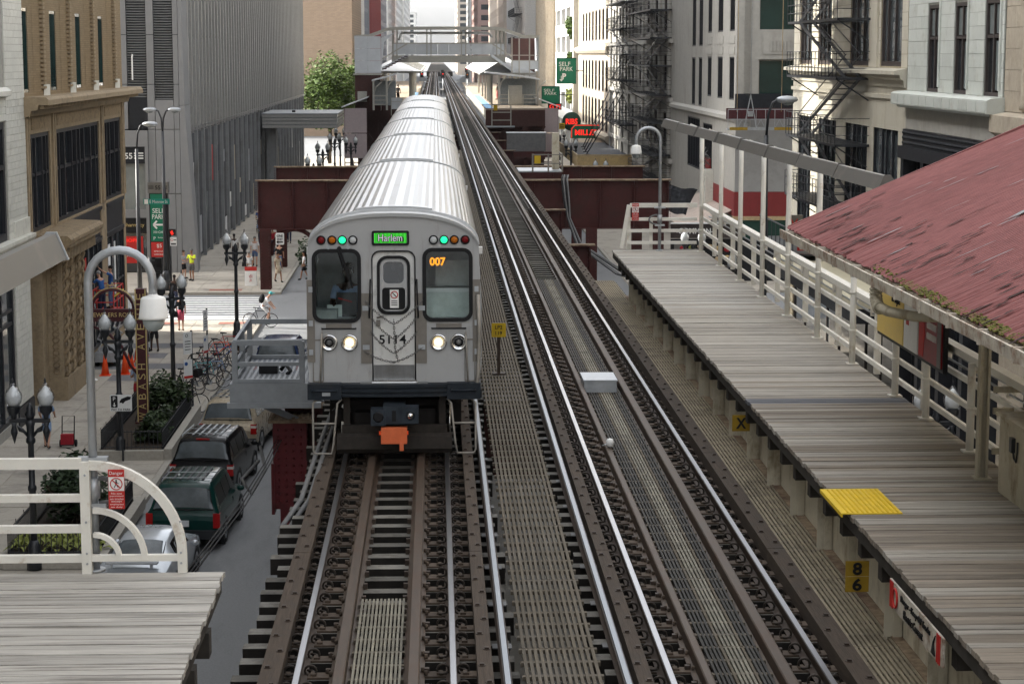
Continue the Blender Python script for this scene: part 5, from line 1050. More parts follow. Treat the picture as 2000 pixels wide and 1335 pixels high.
# bicycles
def bicycle(loc, rz, label, m, lean=.0, basket=False, group='bicycles parked at the left kerb'):
    t = thing('bicycle', label, 'bicycle', loc, rz, group); t.rotation_euler = (0, lean, rz)
    for y, nm in ((-.52, 'wheel'), (.52, 'wheel')):
        w = part('wheel', t, MB().tube([(0, y + .315 * cos(a), .34 + .315 * sin(a)) for a in [2 * pi * i / 22 for i in range(22)]], .010, 5, True), 'chrome'); part('tyre', w, MB().tube([(0, y + .335 * cos(a), .34 + .335 * sin(a)) for a in [2 * pi * i / 22 for i in range(22)]], .017, 5, True), 'rubber')
        sp = MB()
        for i in range(12): a = 2 * pi * i / 12; sp.bar((0, y, .34), (0, y + .31 * cos(a), .34 + .31 * sin(a)), .004)
        sp.cyl((-.05, y, .34), (.05, y, .34), .02, n=6); part('spokes', w, sp, 'galv')
    bb, st_, hd, se = (0, .08, .30), (0, .22, .80), (0, -.38, .82), (0, .52, .34)
    fr = MB().tube([bb, st_], .017, 6).tube([st_, (0, -.36, .80)], .016, 6).tube([bb, (0, -.38, .72)], .018, 6).tube([(.0, -.36, .88), (0, -.42, .66), (0, -.52, .34)], .015, 6)
    for s in (-.04, .04): fr.tube([bb, (s, .52, .34)], .01, 5).tube([st_, (s, .52, .34)], .009, 5)
    part('frame', t, fr, m); part('saddle', t, MB().tube([(0, .22, .80), (0, .24, .92)], .013, 6).hexa([(-.03, .05, .93), (.03, .05, .93), (.08, .33, .93), (-.08, .33, .93), (-.02, .05, .96), (.02, .05, .96), (.07, .33, .98), (-.07, .33, .98)]), 'black')
    part('handlebar', t, MB().tube([(-.28, -.28, .96), (-.2, -.36, .98), (0, -.37, .96), (.2, -.36, .98), (.28, -.28, .96)], .012, 6).tube([(0, -.37, .85), (0, -.37, .97)], .014, 6), 'black')
    part('crank', t, MB().lathe([(.09, -.03), (.09, -.025)], (0, .08, .30), 12, 'x').bar((.05, .08, .3), (.05, .0, .17), .015).bar((-.05, .08, .3), (-.05, .16, .43), .015).box(.05, .13, -.03, .04, .15, .17), 'galv')
    if basket: part('basket', t, MB().box(-.16, .16, -.66, -.44, .72, .74).box(-.17, -.15, -.66, -.44, .72, .98).box(.15, .17, -.66, -.44, .72, .98).box(-.17, .17, -.67, -.65, .72, .98).box(-.17, .17, -.45, -.43, .72, .98), 'black')
    return t
for i, (x, y, rz, m, lab, bs) in enumerate(((-9.1, 73.5, R(95), 'black', 'lone dark bicycle locked to the signpost beside the tan car', 0), (-9.55, 77.8, R(60), 'black', 'black bicycle with a front basket at the near left of the bicycle cluster', 1), (-9.2, 78.5, R(75), 'cl_black', 'dark bicycle with one wheel toward the viewer, near front of the cluster', 0), (-8.75, 78.9, R(120), 'black', 'dark bicycle at the near right of the cluster', 0), (-9.3, 80.3, R(85), 'cl_teal', 'teal bicycle in the middle of the cluster', 0), (-8.9, 80.8, R(100), 'cl_ltblue', 'pale blue bicycle right of the middle signpost', 0), (-9.35, 82.0, R(80), 'galv', 'silver bicycle behind the teal one', 0), (-8.8, 82.5, R(95), 'cl_black', 'dark bicycle behind the pale blue one', 0), (-9.4, 83.7, R(82), 'cl_dkred', 'dark red bicycle toward the back of the cluster', 0), (-8.9, 84.6, R(100), 'cl_blue', 'deep blue bicycle toward the back right of the cluster', 0), (-9.2, 86.1, R(90), 'cone_orange', 'orange bicycle at the far end of the cluster', 0), (-9.0, 88.0, R(88), 'cl_red', 'red bicycle last in the cluster', 0), (-10.0, 70.9, R(150), 'black', 'black bicycle leaning behind the planter shrubs', 0))): bicycle((x, y, .15), rz, lab, m, rnd.uniform(-.12, .12), bool(bs))

# ---------------------------------------------------------------- vehicles (rear faces -y)
mat('paint_green', (.006, .035, .03), .2, var=.05, spec=.25); mat('paint_black', (.008, .008, .009), .2, var=.05, spec=.14); mat('paint_tan', (.40, .34, .25), .28, metal=.2, var=.05); mat('paint_silver', (.50, .53, .56), .25, metal=.5, var=.05); mat('paint_white', (.72, .74, .75), .25, var=.04); mat('paint_blue', (.03, .05, .12), .2, var=.05); mat('trim_dark', (.03, .032, .035), .5); mat('tail_red', (.35, .012, .012), .2); mat('tail_clear', (.6, .55, .52), .2); mat('plate_white', (.62, .64, .66), .5)
def lerp(a, b, t): return a + (b - a) * t
def vehicle(loc, rz, label, paint, kind='van', extra=(), group='cars parked along the left kerb', cat='car', name='parked_car'):
    t = thing(name, label, cat, loc, rz, group)
    L, w, zb, zr, wr, wh = {'van': (4.75, .97, 1.02, 1.72, .72, .34), 'suv': (4.6, .93, 1.08, 1.74, .72, .37), 'sedan': (4.5, .88, .90, 1.40, .60, .32)}[kind]
    # stations: y, half width, belt z, roof z, roof half width, sill z
    if kind == 'sedan': ST = [(0, .80, .82, .82, .60, .42), (.05, .87, .90, .92, .70, .34), (.75, w, .96, .99, .62, .24), (1.45, w, .95, 1.34, wr, .22), (2.0, w, .94, zr, wr, .22), (2.7, w, .93, 1.38, wr, .22), (3.35, w, .90, .98, .68, .22), (4.2, .84, .80, .84, .62, .26), (4.45, .72, .66, .68, .5, .35)]
    else: ST = [(0, .90, .80, .80, .86, .40), (.04, w, zb, zb + .02, .88, .34), (.14, w, zb, zb + .3, .80, .30), (.30, w, zb, zr - .06, wr, .26), (.55, w, zb, zr, wr, .25), (2.6, w, zb, zr, wr, .25), (2.95, w, zb, zr - .08, wr, .25), (3.7, w * .99, zb - .04, zb + .03, .74, .25), (4.4, .88, .88, .9, .66, .3), (L - .1, .78, .7, .72, .5, .38)]
    m = MB(); rings = []
    for y, hw, b, r, rw, s in ST:
        q = [(hw * .90, s), (hw, s + .14), (hw + .015, (s + b) / 2 + .1), (hw - .015, b - .02), (lerp(hw - .03, rw, .12), lerp(b, r, .08)), (rw, r - .06 * (1 if r > b + .15 else .15)), (rw - .10, r), (rw * .45, r + .025), (0, r + .03)]
        ring = [(x, y, z) for x, z in q] + [(-x, y, z) for x, z in q[-2::-1]]; rings.append(ring)
    n = len(rings[0])
    for ring in rings: m.v += ring
    for i in range(len(rings) - 1):
        for j in range(n - 1): m.face([i * n + j, i * n + j + 1, (i + 1) * n + j + 1, (i + 1) * n + j], True)
        m.face([i * n + n - 1, i * n, (i + 1) * n, (i + 1) * n + n - 1])
    m.face([j for j in range(n)]); m.face([(len(rings) - 1) * n + j for j in range(n)][::-1])
    body = part('body', t, m, paint)
    bp = lambda i, j, f: V(rings[i][j]) .lerp(V(rings[i + 1][j]), f)
    def pt(y, u, side):  # on the glasshouse side: u 0 = belt, 1 = roof edge
        for i in range(len(ST) - 1):
            if ST[i][0] <= y <= ST[i + 1][0]:
                f = (y - ST[i][0]) / (ST[i + 1][0] - ST[i][0]); a = bp(i, 4, f); b = bp(i, 5, f); p = a.lerp(b, u); return V((side * (p.x + .008), y, p.z))
    ys = {'van': ((.55, 1.45), (1.52, 2.35), (2.42, 3.2)), 'suv': ((.6, 1.3), (1.37, 2.2), (2.27, 3.1)), 'sedan': ((1.35, 2.05), (2.12, 2.9))}[kind]
    for s in (-1, 1):
        for a, b in ys:
            g = MB(); N_ = 4
            for i in range(N_):
                y0, y1 = lerp(a, b, i / N_), lerp(a, b, (i + 1) / N_); p = [pt(y0, .08, s), pt(y1, .08, s), pt(y1, .86, s), pt(y0, .86, s)]; g.quad(*(p if s > 0 else p[::-1]))
            part('side_window', t, g, 'car_glass')
    rg = MB()
    if kind == 'sedan': R0, R1 = 2, 3
    else: R0, R1 = 1, 3
    def row(f):
        i = R0
        if kind != 'sedan': i = 1 if f < .42 else 2; f = f / .42 if f < .42 else (f - .42) / .58
        return [V((p.x * .93, p.y - .014, p.z + .012)) for p in (bp(i, j, f) for j in range(5, 12))]
    rq = lambda f, u: row(f)[0] if u > 0 else row(f)[-1]
    for i in range(6):
        a, b = row(.12 + .80 * i / 6), row(.12 + .80 * (i + 1) / 6)
        for k in range(6): rg.quad(a[k + 1], a[k], b[k], b[k + 1])
    part('rear_window', t, rg, 'car_glass_sky'); part('window_seal', t, MB().tube([rq(.10, -1.0), rq(.10, 1.0), rq(.5, 1.0), rq(.95, 1.0), rq(.95, -1.0), rq(.5, -1.0)], .018, 5, True), 'rubber')
    part('windscreen', t, MB().quad(*[V((s * (rw_ - .06), y_, z_ + .012)) for s, rw_, y_, z_ in ((1, wr, ST[-4][0] + .15, ST[-4][3] - .06), (-1, wr, ST[-4][0] + .15, ST[-4][3] - .06), (-1, .68, ST[-3][0] - .1, ST[-3][3] + .08), (1, .68, ST[-3][0] - .1, ST[-3][3] + .08))]), 'glass_dark')
    part('rear_bumper', t, MB().prism([(-w, -.06), (-w * .8, -.13), (w * .8, -.13), (w, -.06), (w, .2), (-w, .2)], .34, .56, 'z'), 'trim_dark' if kind != 'sedan' else paint)
    part('licence_plate', t, MB().box(-.16, .16, -.055 if kind != 'sedan' else -.03, -.01, .66, .82), 'plate_white')
    zl0, zl1 = (.62, 1.0) if kind == 'van' else ((.70, 1.02) if kind == 'suv' else (.62, .80))
    for s in (-1, 1):
        l_ = part('tail_light', t, MB().box(s * (w - .17 if kind != 'sedan' else w - .36), s * (w + .012 if kind != 'sedan' else w - .03), -.035, .16, zl0, zl1), 'tail_red')
        if kind == 'suv': part('indicator', l_, MB().box(s * (w - .165), s * (w + .014), -.037, .15, zl0 + .2, zl1 - .04), 'tail_clear')
        part('mirror', t, MB().ball((s * (w + .10), ST[-4][0] + .15, zb + .02), (.11, .06, .08), 8, 5), paint)
        for yw in (.95, L - .95):
            wl = part('wheel', t, MB().lathe([(.20, s * (w - .2)), (wh - .05, s * (w - .2)), (wh, s * (w - .15)), (wh, s * (w - .03)), (wh - .04, s * (w + .012)), (.2, s * (w + .012))], (0, yw, wh), 18, 'x'), 'rubber')
            part('rim', wl, MB().lathe([(.02, s * (w + .0)), (.1, s * (w + .012)), (wh * .64, s * (w + .016)), (wh * .66, s * (w - .02))], (0, yw, wh), 14, 'x'), 'galv')
        for yw in (.95, L - .95): part('wheel_arch', t, MB().lathe([(wh + .02, s * (w - .25)), (wh + .05, s * (w + .017)), (wh + .01, s * (w + .019)), (wh - .02, s * (w - .25))], (0, yw, wh), 18, 'x'), 'trim_dark')
        if kind != 'sedan': part('roof_rail', t, MB().tube([(s * (wr - .04), .6, zr + .0), (s * (wr - .04), .7, zr + .06), (s * (wr - .05), 2.3, zr + .06), (s * (wr - .05), 2.45, zr + .0)], .018, 6), 'galv' if 'rails' in extra else 'trim_dark')
    if 'ribs' in extra:
        for i in range(5): part('roof_rib', t, MB().box(-.42 + i * .2, -.36 + i * .2, .75, 2.5, zr + .03, zr + .045), 'galv' if 'rails' in extra else 'trim_dark')
        for yy in (.85, 1.6): part('cross_bar', t, MB().bar((-wr + .04, yy, zr + .07), (wr - .04, yy, zr + .07), .03, .02), 'galv')
    part('wiper', t, MB().bar((.05, -.0 if kind != 'sedan' else .8, zb + .06), (.38, .03 if kind != 'sedan' else .9, zb + .10), .02, .02), 'black')
    part('door_line', t, MB().box(-w - .006, w + .006, ys[-1][0] - .04, ys[-1][0] - .03, .4, zb - .06), 'trim_dark')
    if 'spoiler' in extra: part('spoiler', t, MB().box(-.62, .62, .02, .2, 1.06, 1.10).box(-.5, -.44, .06, .14, .95, 1.06).box(.44, .5, .06, .14, .95, 1.06), paint)
    if 'brake' in extra: part('brake_light', t, MB().box(-.2, .2, .26, .3, zr - .02, zr + .02), 'tail_red')
    return t
vehicle((-6.72, 53.2, 0), R(-3), 'dark green minivan with its rear window facing the viewer, second in the row', 'paint_green', 'van', ('ribs',))
vehicle((-6.95, 59.6, 0), R(-5), 'black estate car with roof rails and clear and red tail lights, third in the row', 'paint_black', 'suv', ('ribs', 'rails', 'brake'))
vehicle((-6.85, 66.3, 0), R(-6), 'tan minivan with orange tail lights, fourth in the row under the steel cage', 'paint_tan', 'suv', ('ribs',))
vehicle((-7.25, 47.5, 0), R(-4), 'silver sedan with a low spoiler nearest in the row behind the arc fence', 'paint_silver', 'sedan', ('spoiler',))
vehicle((-6.3, 80.0, 0), R(-2), 'dark estate car with lit red tail lights behind the steel cage', 'paint_blue', 'suv', ('rails',))
vehicle((9.4, 86.0, 0), pi, 'white hatchback glimpsed at the edge of the right platform', 'paint_white', 'sedan', (), 'cars on the right side of the street')
vehicle((8.0, 111, 0), R(80), 'green car half hidden under the deep girder on the right', 'sign_green', 'suv', (), 'cars on the right side of the street')
t = thing('overhead_cables', 'bundle of black cables stretched over the roadway from the red girder to the left platform', 'cables', (-3.05, 38.8, 5.55))
for k in range(3): part('cable', t, MB().tube([(-.05 + .05 * k, .2, .1), (.09 + .05 * k, -4, .50), (.32 + .045 * k, -11, 1.33 - .01 * k), (.56 + .04 * k, -19.4, 2.42)], .011, 5), 'cable')
part('loose_loop', t, MB().tube([(-.3, -.5, .1), (-.15, -1.2, -.2), (-.35, -2.0, -.5), (-.55, -1.6, -.3), (-.3, -.9, -.1)], .035, 6), 'cable_grey')
# people on the left
def hand_bag(loc, lab, m='cl_black', w=.26, h=.26):
    t = thing('bag', lab, 'bag', loc); part('pouch', t, MB().hexa([(-w / 2, -.07, 0), (w / 2, -.07, 0), (w / 2, .07, 0), (-w / 2, .07, 0), (-w / 2 * .8, -.04, h), (w / 2 * .8, -.04, h), (w / 2 * .8, .04, h), (-w / 2 * .8, .04, h)]), m); part('strap', t, MB().tube([(-.08, 0, h), (-.06, 0, h + .16), (.06, 0, h + .16), (.08, 0, h)], .012, 5), m)
person('man in light blue shirt and shorts wheeling a hand truck past the white brick', (-12.85, 66.9, .15), pi, 'cl_ltblue', 'cl_ltblue', hair='hair_black', h=1.75, arms=(.5, .4), bend=.2)
t = thing('hand_truck', 'small dark two wheeled hand truck beside the man in light blue', 'hand truck', (-12.2, 67.2, .15)); part('frame', t, MB().tube([(-.2, -.1, .12), (-.2, .1, 1.0), (.2, .1, 1.0), (.2, -.1, .12)], .02, 6).bar((-.2, 0, .5), (.2, 0, .5), .02), 'black'); part('toe_plate', t, MB().box(-.22, .22, -.35, -.08, .08, .11), 'black'); part('box', t, MB().box(-.2, .2, -.32, -.1, .115, .45), 'cl_dkred')
for s in (-.25, .25): part('wheel', t, MB().lathe([(.03, s - .03), (.12, s - .03), (.12, s + .03), (.03, s + .03)], (0, -.03, .12), 12, 'x'), 'rubber')
person('man in tan hat, grey blue shirt and red shorts looking at his hands', (-10.95, 74.6, .15), R(10), 'cl_greyblue', 'cl_dkred', 'skin_tan', cap='cap_tan', h=1.76, pose='stand', arms=(.3, .5), bend=1.4)
person('person in a white shirt and dark shorts with a stroller behind the banner column', (-12.3, 89.0, .15), R(200), 'cl_white', 'cl_black', 'skin_dark', 'hair_black', h=1.78, arms=(.6, .5), bend=.5)
t = thing('stroller', 'black stroller pushed by the person in white behind the banner column', 'stroller', (-12.75, 89.3, .15)); part('seat', t, MB().hexa([(-.2, -.2, .45), (.2, -.2, .45), (.2, .2, .35), (-.2, .2, .35), (-.2, -.2, .5), (.2, -.2, .5), (.2, .3, .95), (-.2, .3, .95)]), 'cl_black'); part('frame', t, MB().tube([(-.22, .3, .08), (-.22, -.1, .6), (-.22, -.4, 1.0), (.22, -.4, 1.0), (.22, -.1, .6), (.22, .3, .08)], .02, 6).bar((-.22, -.3, .08), (-.22, 0, .5), .03).bar((.22, -.3, .08), (.22, 0, .5), .03), 'galv')
for s in (-.22, .22):
    for y in (-.3, .3): part('wheel', t, MB().lathe([(.02, s - .02), (.1, s - .02), (.1, s + .02), (.02, s + .02)], (0, y, .1), 10, 'x'), 'rubber')
person('woman with long dark hair, black top and pink skirt waiting at the crosswalk', (-12.0, 95.9, .15), pi, 'cl_black', 'cl_pink', hair='hair_black', h=1.72, pose='stand', skirt=True, longhair=True, fem=True, arms=(.05, .3)); hand_bag((-12.25, 95.85, .8), 'black handbag at the side of the woman in the pink skirt')
person('man in a bright yellow shirt and grey shorts reading on the far corner', (-14.2 + .2, 117.4, .15), R(-20), 'cl_yellow', 'cl_darkgrey', 'skin_tan', cap='cap_grey', h=1.82, pose='stand', arms=(.4, .6), bend=1.1)
person('woman with red brown hair in a patterned top beside the man in yellow', (-14.6, 118.6, .15), R(60), 'cl_grey', 'cl_black', hair='hair_brown', h=1.62, pose='stand', fem=True, arms=(.3, .3), bend=.8)
person('man in white shirt with cap walking on the far pavement beside a red top', (-11.1, 125.5, .15), R(5), 'cl_white', 'cl_jeans', 'skin_light', cap='cap_grey', h=1.8)
person('man in a red tank top and khaki shorts on the far pavement', (-10.2, 124.5, .15), R(0), 'cl_red', 'cl_khaki', 'skin_tan', 'hair_grey', h=1.8, phase=-1)
person('person in black top and jeans stepping out behind the white globe lamp', (-9.35, 122.2, .15), R(170), 'cl_black', 'cl_jeans', hair='hair_black', h=1.76, shorts=False)
person('woman in white with a black shoulder bag crossing toward the far pavement', (-10.75, 117.6, .15), R(175), 'cl_white', 'cl_white', hair='hair_grey', h=1.66, shorts=False, fem=True, pose='walk'); hand_bag((-11.02, 117.5, .95), 'black bag slung at the hip of the woman in white')
person('woman in pale cream dress near the girder column on the far corner', (-9.0, 116.5, .15), R(30), 'cl_cream', 'cl_cream', 'skin_tan', hair='hair_black', h=1.68, skirt=True, fem=True)
person('girl in a white shirt and black shorts striding past the red girder column', (-7.6, 117.6, .15), R(-80), 'cl_white', 'cl_black', 'skin_tan', hair='hair_black', h=1.65, fem=True, longhair=True)
for i, (x, y, top, lab) in enumerate(((-11.0, 160, 'cl_cream', 'distant walker in cream far along the left pavement'), (-10.2, 167, 'cl_black', 'distant walker in black beside the lamp cluster'), (-9.9, 172, 'cl_greyblue', 'distant walker in grey blue between the far lamps'), (-12.3, 148, 'cl_grey', 'distant man in grey by the glass front of the metal tower'), (-12.9, 150, 'cl_blue', 'distant man in blue by the glass front of the metal tower'), (-12.6, 128, 'cl_white', 'stroller in a white top close to the metal tower corner'), (-10.6, 133, 'cl_dkred', 'walker in dark red behind the man with the cap'), (-11.9, 139, 'cl_ltblue', 'walker in pale blue midway along the tower front'), (-10.1, 141, 'cl_grey', 'walker in grey near the kerb beyond the white globe lamp'), (-13.3, 104, 'cl_black', 'pedestrian in black on the crosswalk behind the banner'))): person(lab, (x, y, .15), R(180 * (i % 2)), top, 'cl_navy', ('skin_tan', 'skin_dark')[i % 2], 'hair_black', 1.75, shorts=False, detail=False)
rider = person('cyclist in a teal helmet, white shirt and black backpack riding through the crossing', (-8.35, 97.9, .12), R(85), 'cl_white', 'cl_white', 'skin_light', 'hair_brown', 1.74, 'ride', True, arms=(.55, .5), bend=-.1, lean=.6, cap='cl_teal')
bicycle((-8.45, 97.9, .02), R(85), 'slim road bicycle under the cyclist in the teal helmet', 'black', group=None)
t = thing('backpack', 'black backpack worn by the cyclist', 'backpack', (-8.34, 97.9, 1.40), R(85)); part('sack', t, MB().ball((0, .0, 0), (.17, .13, .25), 10, 7), 'cl_black'); part('pocket', t, MB().ball((0, .12, -.06), (.12, .06, .13), 8, 6), 'cl_black')
person('man in a blue shirt and green trousers behind the open tailgate near the steel cage', (-7.7, 79.6, 0), R(-60), 'cl_blue', 'cl_green', 'skin_dark', 'hair_black', 1.75, 'stand', False)
person('dark haired man in grey tee shirt on the street by the right platform edge', (7.9, 84.5, 0), R(-40), 'cl_grey', 'cl_jeans', 'skin_light', 'hair_brown', 1.78, 'stand', False)
# ---------------------------------------------------------------- buildings
brickmat('brick_buff', (.27, .20, .12), (.22, .16, .092), (.15, .115, .075), .42, .085, 'y'); brickmat('brick_tan', (.33, .245, .175), (.26, .19, .135), (.22, .18, .14), .6, .2, 'x')
mat('buff_stone', (.29, .225, .145), .75, var=.15, scale=5, dirt=(.16, .125, .085), damt=.35, dscale=1.2); mat('buff_carved', (.26, .195, .12), .8, var=.3, scale=14, bump=.8, dirt=(.13, .10, .065), damt=.4, dscale=3)
mat('white_brick', (.60, .60, .55), .35, var=.07, scale=6, rv=.06, dirt=(.42, .41, .36), damt=.2); mat('white_mortar', (.33, .32, .29), .8); mat('white_trim', (.60, .59, .53), .5, var=.08, dirt=(.36, .34, .29), damt=.3)
mat('frame_dark', (.022, .023, .027), .45, var=.2); mat('frame_brown', (.055, .045, .042), .5, var=.2)
mat('metal_tower', (.215, .22, .225), .45, metal=.25, var=.10, scale=3, rv=.05, dirt=(.13, .125, .115), damt=.3, dst=(1, 1, .3)); mat('tower_panel', (.225, .227, .23), .6, var=.06, scale=2, rv=.04); mat('louvre', (.02, .022, .026), .5); mat('fin_edge', (.31, .305, .29), .4, metal=.3, var=.1, rv=.06)
mat('terracotta', (.50, .52, .48), .4, var=.06, scale=5, rv=.06, dirt=(.36, .36, .31), damt=.25); mat('terracotta_joint', (.26, .26, .23), .8); mat('cream_tile', (.52, .485, .40), .4, var=.06, scale=4, rv=.05, dirt=(.40, .35, .25), damt=.25, dst=(1, 1, .35)); mat('cream_joint', (.36, .31, .22), .8)
mat('limestone', (.40, .385, .35), .8, var=.10, scale=3, dirt=(.32, .30, .265), damt=.35, dscale=.8, dst=(1, 1, .3)); mat('limestone_tan', (.38, .33, .26), .8, var=.12, scale=4, rv=.05, dirt=(.27, .23, .18), damt=.35)
mat('render_grey', (.31, .305, .295), .8, var=.08, scale=2, dirt=(.25, .245, .235), damt=.3); mat('wall_red', (.21, .034, .034), .6, var=.10, scale=3); mat('wood_trim', (.45, .34, .20), .6); mat('panel_green', (.02, .055, .042), .5)
mat('garage_white', (.72, .71, .68), .7, var=.05); mat('awning_pink', (.40, .33, .28), .7, var=.12, scale=5); mat('awning_cream', (.62, .57, .42), .6, var=.08); mat('marquee_tan', (.52, .38, .19), .6, var=.15, scale=4); mat('roof_tar', (.075, .078, .085), .85, var=.2); mat('tarp', (.02, .022, .026), .7, var=.3)
def window(p, x0, x1, z0, z1, y=.2, fm='frame_dark', gm='glass_dark', v=(), h=(), fw=.08, fd=.12, mw=.06, name='window', md=0.):
    b = MB().box(x0, x0 + fw, y - fd, y, z0, z1).box(x1 - fw, x1, y - fd, y, z0, z1).box(x0 + fw, x1 - fw, y - fd, y, z0, z0 + fw).box(x0 + fw, x1 - fw, y - fd, y, z1 - fw, z1)
    for f in v: x = x0 + (x1 - x0) * f; b.box(x - mw / 2, x + mw / 2, y - fd + .01 - md, y - .01, z0 + fw, z1 - fw)
    for f in h: z = z0 + (z1 - z0) * f; b.box(x0 + fw, x1 - fw, y - fd + .02 - md * .5, y - .015, z - mw / 2, z + mw / 2)
    w = part(name, p, b, fm); part('pane', w, MB().box(x0 + fw * .5, x1 - fw * .5, y - .025, y - .005, z0 + fw * .5, z1 - fw * .5), gm); return w
def sub(ops, a, b): return [o for o in ops if o[1] > a and o[0] < b]
def block_wall(p, x0, x1, z0, z1, rh, bw, ops, m, name='stone_block', d=.035, gap=.012, y=0.):
    """real blocks in running bond in front of a joint-coloured wall, cut back at openings"""
    k = 0; z = z0
    while z < z1 - .05:
        zt = min(z + rh, z1); x = x0 - (bw / 2 if k % 2 else 0)
        while x < x1 - .02:
            spans = [(max(x, x0), min(x + bw, x1))]
            for a, b, c, e in ops:
                if c < (z + zt) / 2 < e: spans = [q for s0, s1 in spans for q in ((s0, min(s1, a)), (max(s0, b), s1)) if q[1] - q[0] > .06]
            for s0, s1 in spans: piece(name, p, s0 + gap / 2, s1 - gap / 2, y - d, y - .002, z + gap / 2, zt - gap / 2, m)
            x += bw
        z = zt; k += 1
def mass(p, x0, x1, y0, y1, z0, z1, m, name='wall'): return part(name, p, MB().box(x0, x1, y0, y1, z0, z1), m)
L90 = R(90)
# --- white glazed brick building, far left
B = thing('brick_building', 'white glazed brick building at the far left edge with dark windows', 'building', (-14.5, 50, 0), L90)
ops = [(2, 19.9, 6.75, 10.75), (-8, 19.0, 11.95, 15.6), (-6, 20.5, .5, 5.6)]
part('wall', B, MB().wall(-70, 23.2, 0, 15.8, ops, 0, .5).box(-90, 23.2, .0, 60, 15.8, 40).box(-90, 23.2, 1.0, 60, 0, 15.8), 'white_mortar')
block_wall(B, 20.0, 23.18, 6.75, 15.5, .235, .62, ops, 'white_brick', 'brick'); block_wall(B, 20.6, 23.18, .9, 5.3, .235, .62, ops, 'white_brick', 'brick'); block_wall(B, 16.5, 20.0, 10.78, 11.55, .235, .62, ops, 'white_brick', 'brick')
part('ledge', B, MB().prism([(-.25, 11.62), (-.25, 11.78), (-.1, 11.9), (-.002, 11.9), (-.002, 11.55)], -70, 20, 'x'), 'white_trim'); part('cornice', B, MB().prism([(-.28, 6.6), (-.28, 6.72), (-.002, 6.75), (-.002, 5.7), (-.08, 5.7), (-.1, 6.3)], -70, 23.3, 'x'), 'white_trim')
ct = MB()
for i in range(60): ct.box(12 + i * .19, 12.11 + i * .19, -.16, -.09, 6.0, 6.35)
part('carved_band', B, ct, 'white_trim', kind='stuff'); part('pier_foot', B, MB().box(20.6, 23.2, -.1, -.002, 6.76, 7.3), 'white_trim'); part('plinth', B, MB().box(20.5, 23.2, -.06, -.002, 0, .85), 'frame_dark')
window(B, 2, 19.9, 6.75, 10.75, .16, v=(.25, .5, .72, .9), h=(.62,), mw=.16, fw=.25, md=.04); window(B, -8, 19, 11.95, 15.6, .16, v=(.3, .55, .8), fw=.2, mw=.15); window(B, -6, 20.5, .5, 5.6, .16, v=(.4, .6, .8, .93), h=(.66, .75), gm='glass_grey', fw=.16, mw=.12)
pp = part('window_poster', B, MB().box(15.8, 17.6, .115, .13, .9, 2.2), 'sign_white')
# --- buff ornate building
B = thing('ornate_building', 'buff brick and stone building with slit windows, heavy cornice and dark bay windows', 'building', (-14.5, 73.2, 0), L90)
slits = [(-.2, 1.1), (5.3, 6.55), (10.9, 12.1), (16.5, 17.7)]; bays = [(.75, 4.75), (6.1, 16.1), (17.5, 22.3)]; shops = [(8.8, 16.1), (17.5, 22.4)]
mass(B, 0, 23, 1.2, 72, 0, 42, 'buff_stone', 'core')
part('upper_wall', B, MB().wall(0, 23, 11.5, 40, [(max(a, .02), b, 11.65, 14.62) for a, b in slits] + [(max(a, .02), b, 16.2, 19.2) for a, b in slits], 0, .6), 'brick_buff')
part('frieze', B, MB().wall(0, 23, 6.55, 11.5, [(a, b, 6.6, 10.15) for a, b in bays], 0, .5), 'buff_stone'); part('base_wall', B, MB().wall(0, 23, 0, 6.55, [(a, b, .55, 6.5) for a, b in shops] + [(.2, 2.2, 0, 6)], 0, .5), 'buff_stone')
part('north_edge', B, MB().box(22.999, 23.0, 0, 1.2, 0, 40), 'buff_stone')
for a, b in slits: window(B, max(a, .02), b, 11.65, 14.62, .14, 'glass_green', 'glass_green', fw=.12)
for x in (3.2, 8.75, 14.3, 20.1):
    part('pilaster', B, MB().prism([(x - 1.3, -.01), (x + .3, -.2), (x + .9, -.01)], 11.5, 16, 'z'), 'brick_buff'); part('pilaster_foot', B, MB().prism([(x - .2, -.16), (x + .3, -.3), (x + .6, -.12)], 11.46, 11.9, 'z'), 'white_trim')
    dn = MB()
    for i in range(26): dn.box(x - .45, x - .1, -.26, -.1, 11.75 + i * .16, 11.84 + i * .16)
    part('dentil_strip', B, dn, 'buff_stone', kind='stuff')
part('cornice', B, MB().prism([(-.9, 11.22), (-.9, 11.40), (-.82, 11.5), (-.002, 11.5), (-.002, 10.8), (-.22, 10.82), (-.28, 11.02), (-.5, 11.04), (-.55, 11.22)], -.15, 23.35, 'x'), 'buff_stone')
dn = MB()
for i in range(75): dn.box(.0 + i * .31, .16 + i * .31, -.72, -.551, 11.08, 11.21)
part('dentils', B, dn, 'buff_stone', kind='stuff')
for x in (0.35, 5.4, 16.8, 22.7): part('frieze_pilaster', B, MB().box(x - .3, x - .12, -.07, -.002, 6.6, 10.8).box(x - .06, x + .06, -.05, -.002, 6.6, 10.8).box(x + .12, x + .3, -.07, -.002, 6.6, 10.8), 'buff_stone')
for a, b in ((.9, 4.9), (5.9, 16.3), (17.3, 22.2)): part('frieze_panel', B, MB().box(a + .3, b - .3, -.03, -.002, 10.3, 10.72), 'buff_carved')
for (a, b), v in zip(bays, ((.13, .3, .62, .8), (.06, .17, .34, .44, .52, .62, .78, .9), (.15, .32, .6, .85))): window(B, a, b, 6.6, 10.15, .16, v=v, h=(.58,), mw=.12, fw=.16, fd=.1, md=.06)
